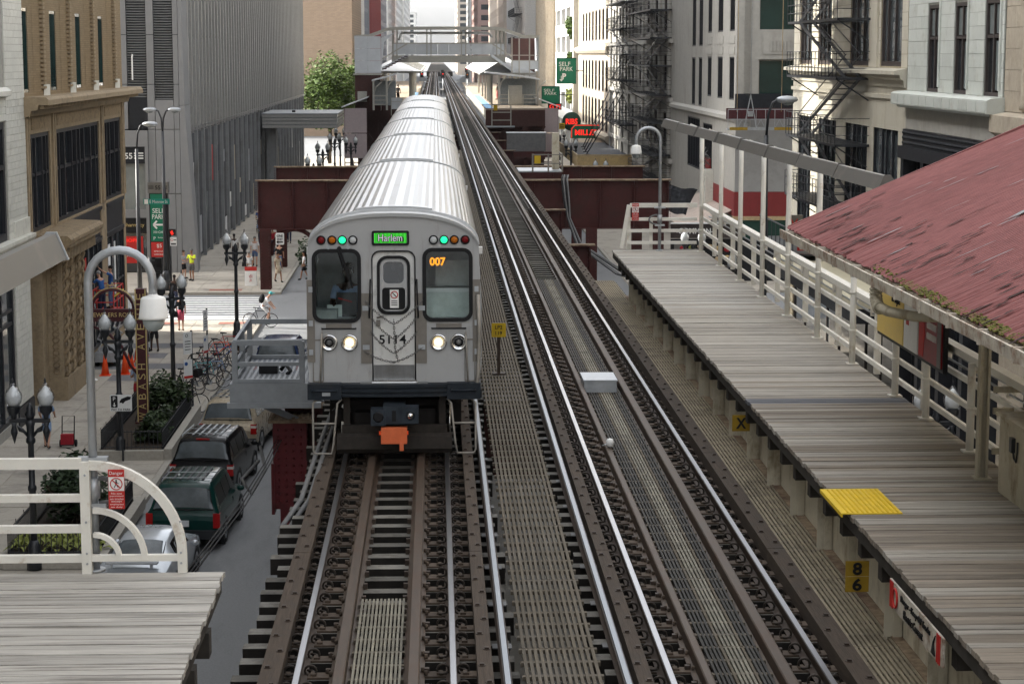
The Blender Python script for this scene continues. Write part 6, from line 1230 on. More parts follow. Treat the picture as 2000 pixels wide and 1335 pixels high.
sp = part('spandrel', B, MB().box(8.9, 16.05, .05, .4, 5.1, 6.5).box(17.55, 22.35, .05, .4, 5.1, 6.5), 'frame_dark'); part('spandrel_rail', sp, MB().box(8.85, 16.1, -.05, .1, 6.35, 6.5).box(17.5, 22.4, -.05, .1, 6.35, 6.5).box(8.85, 16.1, -.03, .1, 5.05, 5.2).box(17.5, 22.4, -.03, .1, 5.05, 5.2), 'frame_dark')
for (a, b), v in zip(shops, ((.16, .34, .52, .70, .86), (.3, .6, .85))): window(B, a, b, .55, 5.08, .14, v=v, h=(.50,), mw=.09, fw=.12, gm='glass_grey', name='shop_window')
for x, m in ((9.6, 'sign_red'), (12.2, 'sign_red'), (18.3, 'cl_white'), (20.0, 'sign_white')): part('display_reflection_panel', B, MB().box(x, x + .6, .10, .112, 2.2, 4.6), m)
pr = part('portal_pier', B, MB().box(3.2, 7.6, -.55, -.002, 0, 5.5), 'buff_stone'); part('portal_base', pr, MB().box(3.1, 7.7, -.7, -.003, 0, 1.0), 'buff_stone')
md = MB()
for i in range(18):
    md.lathe([(.20, -.56), (.20, -.61), (.15, -.62), (.13, -.58), (.06, -.58), (.02, -.61)], (5.4, 0, 1.25 + i * .235), 12, 'y')
    for x in (3.15,): pass
    md.tube([(3.195, -.28 + .12 * cos(q), 1.25 + i * .235 + .1 * sin(q)) for q in [2 * pi * j / 8 for j in range(8)]], .03, 4, True)
part('medallions', pr, md, 'buff_carved', kind='stuff')
for x in (3.5, 4.6, 6.2, 7.2):
    rp_ = MB()
    for s in (0, pi): rp_.tube([(x + .11 * cos(s + i * .7), -.60 + .11 * sin(s + i * .7), 1.05 + i * .10) for i in range(44)], .075, 5)
    part('rope_column', pr, rp_, 'buff_carved')
part('entablature', B, MB().prism([(-1.25, 6.2), (-1.25, 6.32), (-1.1, 6.45), (-.003, 6.5), (-.003, 5.5), (-.7, 5.5), (-.75, 5.7), (-1.0, 5.95)], 1.6, 8.9, 'x'), 'buff_carved')
dn = MB()
for i in range(34): dn.box(1.7 + i * .21, 1.82 + i * .21, -1.2, -1.0, 6.02, 6.18); 
for i in range(22): dn.box(1.75 + i * .32, 1.93 + i * .32, -.95, -.74, 5.5, 5.95)
part('entablature_teeth', B, dn, 'buff_stone', kind='stuff')
t = thing('scissor_lift', 'red scissor lift with a work deck in front of the left shop windows', 'lift', (-13.75, 85.9, .15))
part('chassis', t, MB().box(-.42, .42, -1.3, 1.3, .2, .6), 'galv'); sc = MB()
for i in range(3):
    for s in (-.33, .33): sc.bar((s, -1.0, .62 + i * .5), (s, 1.0, 1.12 + i * .5), .05).bar((s + .05, 1.0, .62 + i * .5), (s + .05, -1.0, 1.12 + i * .5), .05)
part('scissor_arms', t, sc, 'galv'); part('deck', t, MB().box(-.42, .42, -1.3, 1.3, 2.12, 2.2), 'sign_red'); rl = MB()
for z in (2.7, 3.2):
    for x in (-.42, .42): rl.bar((x, -1.3, z), (x, 1.3, z), .04)
    for y in (-1.3, 1.3): rl.bar((-.42, y, z), (.42, y, z), .04)
for x in (-.42, .42):
    for y in (-1.3, -.4, .5, 1.3): rl.bar((x, y, 2.2), (x, y, 3.2), .04)
part('guard_rails', t, rl, 'sign_red')
for x in (-.40, .40):
    for y in (-.9, .9): part('wheel', t, MB().lathe([(.05, x - .08), (.2, x - .08), (.2, x + .08), (.05, x + .08)], (0, y, .2), 12, 'x'), 'rubber')
part('barrier_tape', t, MB().bar((.45, -1.3, 2.95), (.45, 1.3, 2.95), .01, .08), 'sign_yellow')
person('worker in blue shirt on the red scissor lift, arm raised to the glass', (-13.75, 86.6, 2.36), R(-80), 'cl_blue', 'cl_jeans', 'skin_light', 'hair_black', 1.8, 'stand', False, arms=(.2, 2.0))
person('second worker in blue with grey hair bending at the near end of the red lift', (-13.85, 85.0, 2.36), R(-120), 'cl_blue', 'cl_navy', 'skin_light', 'hair_grey', 1.76, 'stand', False, arms=(.6, .9), lean=.25)
# --- grey metal tower across the side street
B = thing('metal_tower', 'grey metal clad tower with close vertical fins and a glass ground floor', 'building', (-14.7, 122, 0), L90)
mass(B, .6, 78, .9, 72, 0, 92, 'metal_tower', 'tower_core'); mass(B, 78, 114, .9, 42, 0, 20.5, 'metal_tower', 'lowered_core')  # unseen bulk shaped, and lower end invented, to place sun and shade
n = 58
for i in range(n):
    x = 3.2 + i * 1.91
    piece('fin', B, x - .13, x + .13, .16, .34, 8.55, 20.2 if x > 78 else 26, 'fin_edge')
    if i % 2 == 0: piece('ground_fin', B, x - .2, x + .2, .14, .345, .15, 8.3, 'metal_tower')
part('spandrel_skin', B, MB().box(2.5, 114, .32, .9, 8.5, 14.05).box(2.5, 114, .32, .9, 14.18, 20.45).box(2.5, 114, .42, .9, 14.05, 14.18), 'metal_tower'); part('soffit_edge', B, MB().box(2.5, 114, .25, .95, 8.3, 8.5), 'metal_tower')
sk = MB()
for i in range(n): x = 3.2 + i * 1.91; sk.prism([(x - .13, 8.2), (x + .13, 8.2), (x + .35, 8.5), (x - .35, 8.5)], .22, .3)
part('fin_feet', B, sk, 'metal_tower', kind='stuff')
gw = window(B, 2.6, 114, .2, 8.25,   .36, 'fin_edge', 'glass_dark', v=[(.6 + 1.91 * i) / 111.4 for i in range(n)], h=(.42, .78), mw=.05, fd=.04, name='glass_front')
for k in range(27):
    xa = 3.2 + 3.82 * k + 1.9; z0 = rnd.uniform(.4, 5.5); m = rnd.choice(('sign_white', 'cl_cream', 'glass_pale', 'cl_navy', 'glass_pale', 'cl_grey')) if k != 3 else 'sign_red'
    part('display_reflection_panel', B, MB().box(xa, xa + rnd.uniform(.5, 1.5), .318, .328, 4.6 if k == 3 else z0, 7.0 if k == 3 else min(7.9, z0 + rnd.uniform(.8, 2.6))), m)  # bright panels paint street reflections onto the ground-floor glass
    part('display_reflection_panel', B, MB().box(xa + .4, xa + 1.6, .318, .328, .4, rnd.uniform(1.2, 2.2)), rnd.choice(('cl_darkgrey', 'glass_pale', 'cl_white', 'black'))) if k % 2 and z0 > 2.4 else None
T = thing('tower_front', 'grey panelled front wall of the metal tower with two dark louvred strips', 'building', (-18.4, 122, 0))
part('recess', T, MB().box(-20, 3.3, .35, .85, 0, 90), 'louvre')
def panel(x0, x1, z0, z1, m='tower_panel', y=0): piece('panel', T, x0 + .015, x1 - .015, y, y + .34, z0 + .02, z1 - .02, m)
ZJ = [.0, 4.83, 8.61, 11.24, 14.13, 17.2, 20.5]
for a, b in zip(ZJ, ZJ[1:]):
    panel(1.45, 1.9, a, b); panel(-.6, .32, a, b) if a > 8.6 else None; panel(3.0, 3.32, a, b)
panel(1.9, 3.0, 4.83, 8.61); panel(1.9, 3.0, 8.61, 10.35); panel(1.9, 3.0, 0, 4.83); panel(.34, 1.45, 8.61, 10.5, 'louvre', .05)
part('corner_pier', T, MB().hexa([(3.33, .0, 0), (4.25, .0, 0), (4.15, 1.9, 0), (3.33, 1.9, 0), (3.33, .0, 10), (3.62, .0, 10), (3.7, 1.9, 10), (3.33, 1.9, 10)]).hexa([(3.33, 0, 10.03), (3.62, 0, 10.03), (3.7, 1.9, 10.03), (3.33, 1.9, 10.03), (3.33, 0, 24), (3.45, 0, 24), (3.6, 1.9, 24), (3.33, 1.9, 24)]), 'tower_panel')
lv = MB()
for x0, x1, z in ((.34, 1.43, 10.5), (1.92, 2.98, 10.37)):
    while z < 20: lv.hexa([(x0, .06, z), (x1, .06, z), (x1, .2, z + .06), (x0, .2, z + .06), (x0, .06, z + .03), (x1, .06, z + .03), (x1, .2, z + .09), (x0, .2, z + .09)]); z += .15
part('louvre_blades', T, lv, 'metal_tower', kind='stuff'); part('antenna', T, MB().box(.60, .68, -.1, -.02, 11.5, 12.9).box(.62, .7, -.08, 0, 12.85, 13.0), 'sign_white')
sh = part('shopfront', T, MB().box(-6, 1.44, -.1, .3, 7.6, 8.55).box(1.25, 1.44, -.1, .3, 0, 7.6), 'tower_panel')
part('sign_band', sh, MB().box(-6, 1.24, .0, .1, 6.6, 7.55), 'louvre'); text('55', sh, 'sign_white', (.28, -.01, 7.05), h=.36, bold=.02); part('bars', sh, MB().box(.6, 1.15, -.012, 0, 6.88, 6.95).box(.6, 1.15, -.012, 0, 7.03, 7.10).box(.6, 1.15, -.012, 0, 7.18, 7.25), 'sign_white')
part('shop_glass', sh, MB().box(-6, 1.22, .12, .15, 3.9, 6.6), 'glass_pale'); part('lintel', sh, MB().box(-6, 1.24, -.02, .12, 3.4, 3.9), 'tower_panel'); pb = part('fascia', sh, MB().box(-6, 1.24, .02, .12, 2.5, 3.35), 'black'); text('/pharmacy', pb, 'gold', (.45, .0, 2.95), w=1.3, h=.28)
pc = part('lower_glass', sh, MB().box(-6, 1.22, .14, .17, .2, 2.5), 'glass_dark'); part('red_wall', sh, MB().box(-1.5, 1.0, .06, .1, .7, 2.3), 'sign_red'); text('SHOPPE', sh, 'lit_red', (.3, .04, 2.05), w=1.15, h=.2); text('liquors', sh, 'sign_white', (.1, .04, 1.15), w=1.0, h=.24)
t = thing('entrance_canopy', 'grey ribbed metal canopy projecting from the metal tower over the pavement', 'canopy', (-11.5, 180, 6.8)); part('slab', t, MB().box(-3.1, 3.15, -5.4, 6, 0, 1.2), 'metal_tower')
for i in range(4): piece('rib', t, -3.12, 3.2, -5.48, -5.4, .04 + i * .3, .24 + i * .3, 'fin_edge'); piece('rib', t, 3.15, 3.22, -5.4, 6, .04 + i * .3, .24 + i * .3, 'fin_edge')
part('top_sheet', t, MB().box(-3.2, 3.25, -5.5, 6, 1.2, 1.25), 'galv_paint'); part('roof_vent', t, MB().cyl((-.7, -2, 1.25), (-.7, -2, 1.42), .15), 'black')
part('support_column', t, MB().box(-3.0, -2.2, -2.8, -1.8, -6.65, 0), 'metal_tower')

# ---------------------------------------------------------------- right side
R90 = R(-90)
B = thing('terracotta_building', 'pale green white terracotta building with three tall sash windows above a dark ornate shopfront', 'building', (17, 73.7, 0), R90)
wn_ = [(2.9, 4.55), (6.55, 8.25), (10.3, 12.05)]; ops = [(a, b, 11.72, 14.66) for a, b in wn_] + [(a, b, 16.2, 19.2) for a, b in wn_]
part('wall', B, MB().wall(0, 12.55, 11.3, 21, ops, 0, .5).box(0, 12.55, .7, 30, 0, 26), 'terracotta_joint'); block_wall(B, 0.02, 12.53, 11.72, 16.0, .43, 1.25, ops, 'terracotta')
for a, b in wn_:
    w = window(B, a, b, 11.72, 14.66, .13, 'frame_brown', 'glass_dark', v=(.5,), h=(.62,), mw=.10, fw=.12); part('blind', B, MB().box(a + .14, b - .14, .088, .098, 13.62, 14.5), 'glass_pale'); part('open_curtain', B, MB().box(a + .95, a + 1.35, .088, .098, 11.9, 13.4), 'glass_pale')
    part('bead_trim', B, MB().box(b + .1, b + .22, -.09, -.036, 11.9, 16), 'terracotta'); part('sill', B, MB().box(a - .1, b + .1, -.2, .1, 11.66, 11.72), 'terracotta')
part('cornice', B, MB().prism([(-.55, 11.22), (-.55, 11.62), (-.42, 11.68), (-.002, 11.71), (-.002, 11.1), (-.3, 11.12), (-.36, 11.22)], -.3, 12.7, 'x'), 'terracotta'); part('grey_lintel', B, MB().box(0, 12.55, -.05, .6, 10.35, 11.1), 'limestone')
for i in range(12): piece('cornice_block', B, -.2 + i * 1.07, .82 + i * 1.07, -.57, -.552, 11.26, 11.58, 'terracotta')
fz = part('dark_frieze', B, MB().box(0, 12.55, -.15, .6, 9.75, 10.34), 'frame_dark'); cv = MB()
for i in range(70):
    for j in range(3): cv.ball((.1 + i * .18, -.15, 9.86 + j * .18), (.07, .05, .06), 6, 4)
part('scroll_relief', fz, cv, 'louvre', kind='stuff'); part('fascia_bar', B, MB().box(-.1, 12.6, -.3, .6, 9.3, 9.74), 'frame_dark')
for i in range(5): part('shop_pilaster', B, MB().box(.0 + i * 3.0, .45 + i * 3.0, -.2, .5, 0, 9.3), 'frame_dark'); window(B, .48 + i * 2.98, 2.95 + i * 2.98, .3, 9.25, .4, v=(.35, .65), gm='glass_dark', mw=.1, name='shop_window') if i < 4 else None
B = thing('stone_building', 'buff stone building at the right edge beyond the terracotta windows', 'building', (17, 61.1, 0), R90)
part('wall', B, MB().box(0, 90, .1, 30, 0, 24), 'limestone_tan'); block_wall(B, 0, 1.9, 11.3, 16, .62, .95, [], 'limestone_tan', d=.1, y=.1); part('cornice', B, MB().prism([(-.4, 10.7), (-.4, 11.2), (.09, 11.3), (.09, 10.4)], -.1, 40, 'x'), 'limestone_tan')
cvn = MB().lathe([(.16, 11.4), (.2, 11.5), (.15, 11.6), (.14, 14.2), (.22, 14.5), (.24, 14.7)], (2.6, -.1, 0), 14); part('engaged_column', B, cvn, 'limestone_tan'); 
for i in range(5): window(B, 3.2 + i * 5, 7.4 + i * 5, .4, 9.8, .08, v=(.5,), name='shop_window')
# white tile building with fire escape
B = thing('tile_building', 'cream white tiled building with tall windows, a ledge and a black fire escape', 'building', (17, 97.4, 0), R90)
up_ = [(1.6, 4.6), (6.2, 9.2), (13.2, 17.0), (19.0, 22.6)]; lo_ = [(1.6, 4.9), (6.6, 10.6), (12.6, 17.0), (18.1, 22.4)]
ops = [(a, b, 12.55, 19.5) for a, b in up_] + [(a, b, 5.0, 10.48) for a, b in lo_] + [(.8, 22.8, .3, 4.0)]
part('wall', B, MB().wall(0, 23.6, 0, 26, ops, 0, .6).box(0, 23.6, 1.0, 30, 0, 26).box(0, .01, 0, 1, 0, 26), 'cream_joint')
block_wall(B, .02, 23.58, 12.5, 16.3, .50, 1.0, ops, 'cream_tile', 'tile', .02, .02); block_wall(B, .02, 23.58, 5.2, 11.9, 1.0, 2.36, ops, 'cream_tile', 'tile', .02, .012)
for a, b in up_: window(B, a, b, 12.55, 19.5, .15, 'frame_brown', 'glass_grey', v=(.28, .62), h=(.62,), mw=.10, fw=.18, fd=.12)
for a, b in lo_: window(B, a, b, 5.0, 10.48, .13, 'frame_dark', 'glass_grey', v=(.33, .5, .75), h=(.58,), mw=.09, fw=.10)
part('ledge', B, MB().prism([(-.5, 12.26), (-.5, 12.40), (-.021, 12.49), (-.021, 11.8), (-.10, 11.8), (-.14, 12.05), (-.26, 12.12), (-.30, 12.26)], 0, 23.6, 'x'), 'cream_tile'); part('lower_band', B, MB().box(0, 23.6, -.12, -.021, 11.35, 11.5), 'cream_tile'); part('corner_shaft', B, MB().box(17.3, 18.7, -.1, -.021, 12.5, 19), 'cream_tile')
part('shop_interior', B, MB().box(.8, 22.8, .6, .95, .3, 4.0), 'frame_brown')
for i in range(9): part('shop_mullion', B, MB().box(.9 + i * 2.7, 1.0 + i * 2.7, .05, .15, .3, 3.9), 'frame_brown'); part('shop_glass', B, MB().box(1.0 + i * 2.7, 3.55 + i * 2.7, .1, .11, .3, 3.9), 'glass_dark') if i < 8 else None
for i in range(10): part('shop_goods', B, MB().box(1.2 + i * 2.1, 1.8 + i * 2.1, .3, .5, .4, 2.0 + (i % 3) * .5), ('wood_trim', 'sign_white', 'cl_blue', 'cl_dkred', 'cl_cream')[i % 5])
t = thing('shop_awning', 'flat cream awning over the shops seen through the right platform fence', 'awning', (15.9, 86, 4.0)); part('slab', t, MB().box(-1.1, 1.05, -14, 3.0, 0, .32), 'awning_cream'); part('under_fascia', t, MB().box(-1.0, 1.0, -13.9, 2.9, -.55, -.002), 'frame_dark'); text('CLASSIC', t, 'panel_green', (-1.11, -5, .16), h=.16, rot=(0, 0, R90))  # dark fascia below the cream slab
t = thing('red_banner', 'red banner with white lettering hanging above the cream awning', 'banner', (16.3, 86.6, 4.7)); part('cloth', t, MB().box(-.9, .6, 0, .05, 0, .75), 'sign_red'); text('Manny', t, 'sign_white', (-.15, -.01, .38), w=1.1, h=.42)
t = thing('blade_sign', 'tall grey blade sign with red letters V A N, half behind a white post', 'sign', (16.2, 92.0, 3.2)); part('plate', t, MB().box(-.38, .38, 0, .12, 0, 2.6), 'panel_grey')
for i, ch in enumerate(('V', '', 'A', 'N')):
    if ch: text(ch, t, 'sign_red', (0, -.01, 2.25 - i * .6), h=.36, w=.34)
def fire_escape(label, loc, levels, x0, x1, out=1.3, flip=False, ladder=None):
    t = thing('fire_escape', label, 'fire escape', loc, R90)
    for i, z in enumerate(levels):
        f = MB().box(x0, x1, -out, -out + .07, z - .1, z).box(x0, x1, -.1, -.04, z - .1, z).box(x0, x0 + .06, -out, -.04, z - .1, z).box(x1 - .06, x1, -out, -.04, z - .1, z)
        k = 0
        while x0 + .1 + k * .11 < x1 - .1: f.box(x0 + .1 + k * .11, x0 + .14 + k * .11, -out + .07, -.1, z - .04, z - .005); k += 1
        part('platform', t, f, 'black_iron')
        r = MB()
        for zz in (.35, .7, 1.0): r.bar((x0, -out, z + zz), (x1, -out, z + zz), .03).bar((x0, -out, z + zz), (x0, -.05, z + zz), .03).bar((x1, -out, z + zz), (x1, -.05, z + zz), .03)
        k = 0
        while x0 + k * .75 <= x1 + .01: r.bar((x0 + k * .75, -out, z), (x0 + k * .75, -out, z + 1.0), .03); k += 1
        part('railing', t, r, 'black_iron')
        part('bracket', t, MB().bar((x0 + .3, -out + .1, z - .1), (x0 + .3, -.05, z - .9), .05), 'black_iron'); part('bracket', t, MB().bar((x1 - .3, -out + .1, z - .1), (x1 - .3, -.05, z - .9), .05), 'black_iron')
        if i + 1 < len(levels):
            zl = levels[i + 1]; a, b = (x0 + .4, x1 - .6) if (i % 2) ^ flip else (x1 - .4, x0 + .6); s = MB()
            for yy in (-.35, -.95): s.bar((a, yy, z), (b, yy, zl), .04, .16).bar((a, yy, z + .9), (b, yy, zl + .9), .03)
            nn = max(4, int(abs(z - zl) / .22))
            for q in range(1, nn): f_ = q / nn; xx = a + (b - a) * f_; zz = z + (zl - z) * f_; s.box(xx - .13, xx + .13, -.93, -.37, zz - .015, zz + .015)
            part('stair_flight', t, s, 'black_iron')
    return t
fire_escape('black zigzag fire escape on the cream white tiled building', (17, 97.4, 0), (16.8, 14.4, 12.1, 9.5, 6.9), 6.2, 17.5, 1.4)
t = thing('iron_landing', 'black iron landing with bar railing below the fire escape', 'landing', (16, 95, 4.6)); part('landing', t, MB().box(-.9, 1.0, -9, 0, -.08, 0), 'black_iron'); r = MB()
for i in range(9): r.bar((-.9, -9 + i * 1.1, 0), (-.9, -9 + i * 1.1, 1.0), .035)
r.bar((-.9, -9, 1.0), (-.9, 0, 1.0), .05); part('railing', t, r, 'black_iron')
# limestone corner building with greek key
B = thing('limestone_building', 'grey limestone corner building with greek key strip, narrow windows and a red painted base', 'building', (17, 116.2, 0))
ops = [(1.25, 8, 14.3, 18.5), (1.25, 8, 10.45, 12.72)]
part('south_wall', B, MB().wall(0, 20, 5.25, 36, ops, 0, .5).box(.6, 20, .8, 25, 0, 36), 'limestone'); part('red_base', B, MB().box(0, 20, -.03, .5, 3.85, 5.22), 'wall_red'); part('grey_render', B, MB().box(.003, 20, -.025, -.003, 5.24, 9.6), 'render_grey'); part('wood_band', B, MB().box(-.05, 20, -.08, .5, 3.62, 3.84), 'wood_trim'); part('green_panel', B, MB().box(0, 20, -.02, .5, 2.55, 3.6), 'panel_green'); part('dark_shop', B, MB().box(0, 20, .02, .5, 0, 2.53), 'frame_dark')
window(B, 1.25, 8, 14.3, 18.5, .3, 'limestone', 'glass_green', v=(.35,), mw=.03); window(B, 1.25, 8, 10.45, 12.72, .3, 'limestone', 'glass_green', v=(.35,), mw=.03)
kp = MB()
for i in range(30):
    z = 8.9 + i * .32
    for a in ((.45, .85, z, z + .05), (.45, .50, z, z + .2), (.45, .72, z + .17, z + .22), (.67, .72, z + .08, z + .2), (.57, .72, z + .08, z + .12), (.80, .85, z, z + .32)): kp.box(a[0], a[1], -.06, -.002, a[2], a[3])
part('greek_key', B, kp, 'limestone', kind='stuff'); part('spandrel_panel', B, MB().box(1.5, 8, -.05, -.002, 13.0, 13.95), 'limestone'); fl_ = MB()
for i in range(30): fl_.box(1.9 + i * .2, 2.0 + i * .2, -.09, -.05, 13.15, 13.75)
part('fluting', B, fl_, 'limestone', kind='stuff')
W_ = thing('limestone_wing', 'west front of the limestone corner building with rows of narrow windows over an awning', 'building', (17, 147, 0), R90)
cols = [(18.4, 20.3), (23.0, 25.2), (28.0, 30.0)]; ops = [(a, b, 14.3, 17.6) for a, b in cols] + [(a, b, 10.4, 12.85) for a, b in cols] + [(10.5, 12.5, 13.5, 19), (14, 16, 13.5, 19), (10.5, 12.4, 9.7, 12.8), (14, 15.8, 9.7, 12.8), (8.5, 15, 5.6, 8.9), (16.5, 21, 5.6, 8.7)]
part('wall', W_, MB().wall(0, 30.8, 5.25, 36, ops, 0, .5).wall(0, 30.8, 0, 5.25, [(17, 30, .2, 3.4)], 0, .5), 'limestone'); part('red_base', W_, MB().box(22, 30.8, -.03, -.003, 3.85, 5.22), 'wall_red')
for o in ops: window(W_, *o, .16, 'frame_dark', 'glass_dark', v=(.35, .6) if o[1] - o[0] < 3 else (.2, .4, .6, .8), fw=.1)
part('ledge', W_, MB().prism([(-.3, 9.3), (-.3, 9.5), (-.003, 9.65), (-.003, 9.1)], 0, 30.8, 'x'), 'limestone')
for a, b in cols:
    for z in (13.0, 13.6): part('spandrel_panel', W_, MB().box(a - .2, b + .2, -.05, -.003, z, z + .45), 'limestone')
mu = part('mural_panel', W_, MB().box(18.5, 20.6, -.1, -.003, 4.2, 6.6), 'wall_red'); cl_ = MB()
for i in range(16): x = 19 + rnd.uniform(0, 2.6); z = 4.4 + rnd.uniform(0, 2.4); cl_.tube([(x, -.2, z), (x + rnd.uniform(-.3, .3), -.5, z + .3), (x + rnd.uniform(-.5, .5), -.3, z + rnd.uniform(0, .8))], .04, 5)
part('pipes', mu, cl_, 'cable_grey'); part('white_duct', mu, MB().box(20.8, 21.8, -.5, -.01, 3.4, 6.0), 'white_trim')
part('shop_glass', W_, MB().box(17, 30, .3, .34, .2, 3.4), 'glass_dark')
t = thing('sloping_awning', 'pinkish standing seam awning sloping down from the limestone wall', 'awning', (17, 125, 3.0)); 
for i in range(12): part('seam_panel', t, MB().hexa([(-2.6, -8 + i * 1.25, -.1), (-.02, -8 + i * 1.25, 1.1), (-.02, -6.78 + i * 1.25, 1.1), (-2.6, -6.78 + i * 1.25, -.1), (-2.6, -8 + i * 1.25, -.05), (-.02, -8 + i * 1.25, 1.15), (-.02, -6.78 + i * 1.25, 1.15), (-2.6, -6.78 + i * 1.25, -.05)]), 'awning_pink')
t = thing('food_sign', 'brown signboard with white letters -COMMON- above food photos, behind the end fence', 'sign', (15.1, 114.6, 0)); part('board', t, MB().box(-1.9, 1.9, 0, .12, 2.75, 3.55), 'frame_brown'); text('-COMMON-', t, 'sign_white', (-.55, -.01, 3.15), w=2.1, h=.32, bold=.02); text('A', t, 'sign_white', (1.0, -.01, 3.15), h=.32)
part('photo_board', t, MB().box(-1.9, 1.9, .02, .12, 1.2, 2.7), 'black')
for i in range(12): part('food_photo', t, MB().ball((-1.2 + (i % 6) * .5, .0, 1.6 + (i // 6) * .6 + rnd.uniform(-.1, .1)), (.2, .03, .14), 8, 5), ('marquee_tan', 'cl_dkred', 'leaf_lime', 'awning_pink', 'wood_trim')[i % 5])
part('menu', t, MB().box(-1.7, -1.1, .0, .02, 1.9, 2.5), 'panel_grey'); part('scalloped_edge', t, MB().box(-1.95, 1.95, -.1, .12, 3.55, 3.62), 'sign_white'); part('leg', t, MB().box(-1.6, -1.5, .05, .12, .13, 1.2).box(1.5, 1.6, .05, .12, .13, 1.2), 'black_iron')
t = thing('tarp', 'black tarpaulin draped over the end of the deep girder on the right', 'tarp', (14.0, 117, 4.1)); m = MB(); nx = 9
for j in range(7):
    for i in range(nx): u, v = i / 8, j / 6; m.v.append((-.9 + u * 2.0 * (.6 + .4 * v), .3 * sin(u * 5 + v * 3) + v * .5, v * 1.5 - .35 * u * v + .06 * sin(u * 9) - (.25 * u if v == 0 else 0)))
for j in range(6):
    for i in range(8): a = j * nx + i; m.face([a, a + 1, a + 1 + nx, a + nx])
part('sheet', t, m, 'tarp')
t = thing('swing_stage', 'suspended work platform with yellow floor edge and black netting on the limestone wall', 'scaffold', (18.4, 114.7, 8.8)); part('floor', t, MB().box(-2.1, 2.1, -.4, .4, 0, .08), 'galv'); part('toe_board', t, MB().box(-2.0, -1.0, -.43, -.40, .0, .16), 'ochre'); part('toe_board', t, MB().box(.5, 1.7, -.43, -.40, .0, .16), 'ochre'); part('toe_rail', t, MB().box(-.99, .49, -.43, -.40, .0, .16), 'galv')
r = MB()
for z in (.6, 1.15): r.bar((-2.1, -.4, z), (2.1, -.4, z), .04).bar((-2.1, .4, z), (2.1, .4, z), .04)
for i in range(9): r.bar((-2.1 + i * .525, -.4, .08), (-2.1 + i * .525, -.4, 1.15), .03); r.bar((-2.1 + i * .525, -.4, .08), (-2.1 + (i + (1 if i % 2 else -1) * (0 if i == 0 else .5)) * .525, -.4, .6), .025)
part('rails', t, r, 'galv'); part('back_panel', t, MB().box(-2.1, 2.1, .36, .4, .6, 1.2), 'maroon'); part('netting', t, MB().box(-1.6, 2.1, .45, .47, 1.2, 2.0), 'tarp')
for x in (-.8, 1.75): part('hoist', t, MB().bar((x - .35, -.1, .1), (x, -.1, 1.95), .05).bar((x + .35, -.1, .1), (x, -.1, 1.95), .05).box(x - .13, x + .13, -.25, .05, .75, 1.05).cyl((x, -.1, 1.95), (x, -.1, 20), .015, n=5), 'galv')
for x in (-1.5, 1.0): part('rope', t, MB().cyl((x, .3, 1.0), (x, .3, 18), .02, n=5), 'wood_trim')
# tan masonry with fire escapes, marquee
B = thing('masonry_building', 'shaded tan masonry building with stone quoins behind the tangled fire escapes', 'building', (17, 200, 0), R90)
wl = [(3 + i * 6.2, 5.6 + i * 6.2) for i in range(8)]; ops = [(a, b, z, z + 2.6) for a, b in wl for z in (6.2, 10.4, 14.6)]
part('wall', B, MB().wall(0, 53, 0, 38, ops, 0, .5).box(0, 53, .8, 30, 0, 38), 'limestone')
for o in ops: window(B, *o, .2, 'frame_brown', 'glass_dark', v=(.5,), h=(.5,), fw=.12)
for z in (5.2, 9.6, 13.8): part('string_course', B, MB().box(0, 53, -.25, -.004, z, z + .3), 'limestone')
for i in range(9): part('pilaster', B, MB().box(.6 + i * 6.2, 1.6 + i * 6.2, -.18, -.003, 0, 20), 'limestone')
fire_escape('black fire escape, farther of the two tangled ones on the tan masonry building', (17, 200, 0), (17.4, 15.2, 13.0, 10.8, 7.1), 12, 27, 1.5)
fire_escape('black fire escape, nearer of the two tangled ones on the tan masonry building', (17, 200, 0), (16.2, 14.2, 12.2, 10.1, 8.1, 5.8, 3.8), 36, 52, 1.6, True)
t = thing('marquee', 'flat dark roofed marquee with a tan lettered fascia held by rods from the wall', 'marquee', (14.7, 178, 3.3)); part('fascia', t, MB().box(-2.3, 4.3, -.1, .0, 0, 1.0).box(-2.4, -2.3, -.1, 28, 0, 1.0), 'marquee_tan'); part('roof', t, MB().box(-2.3, 2.25, 0, 28, .85, .92), 'roof_tar'); part('soffit', t, MB().box(-2.3, 2.25, 0, 28, .0, .05), 'frame_brown')
text('PALMER', t, 'gold', (.4, -.11, .55), w=1.6, h=.4); part('kerb_trim', t, MB().box(-2.42, 4.3, -.14, -.08, .95, 1.08).box(-2.44, -2.36, -.1, 28, .95, 1.08), 'wood_trim')
for i in range(4): part('rod', t, MB().cyl((-1.4 + i * .25, 3 + i * 5, .95), (2.2, 3 + i * 5 + 2, 6.6), .05, n=6).box(-1.6 + i * .25, -1.2 + i * .25, 2.8 + i * 5, 3.2 + i * 5, .92, 1.0), 'black_iron')
t = thing('restaurant_sign', 'dark green sign with red neon letters MILLER\'S above the marquee', 'sign', (16.0, 214.5, 4.3)); part('board', t, MB().plate([(-1.9, 0), (1.9, 0), (1.9, 1.0), (1.5, 1.45), (-1.5, 1.45), (-1.9, 1.0)], [], 0, .2), 'sign_green'); text("MILLER'S", t, 'lit_red', (0, -.02, .62), w=2.9, h=.62, bold=.03); part('neon_border', t, MB().tube([(-1.8, -.04, .05), (-1.8, -.04, .98), (-1.45, -.04, 1.35), (1.45, -.04, 1.35), (1.8, -.04, .98), (1.8, -.04, .05)], .04, 5), 'lit_red'); part('legs', t, MB().box(-1.5, -1.4, .05, .15, -4.15, 0).box(1.4, 1.5, .05, .15, -4.15, 0), 'black_iron')
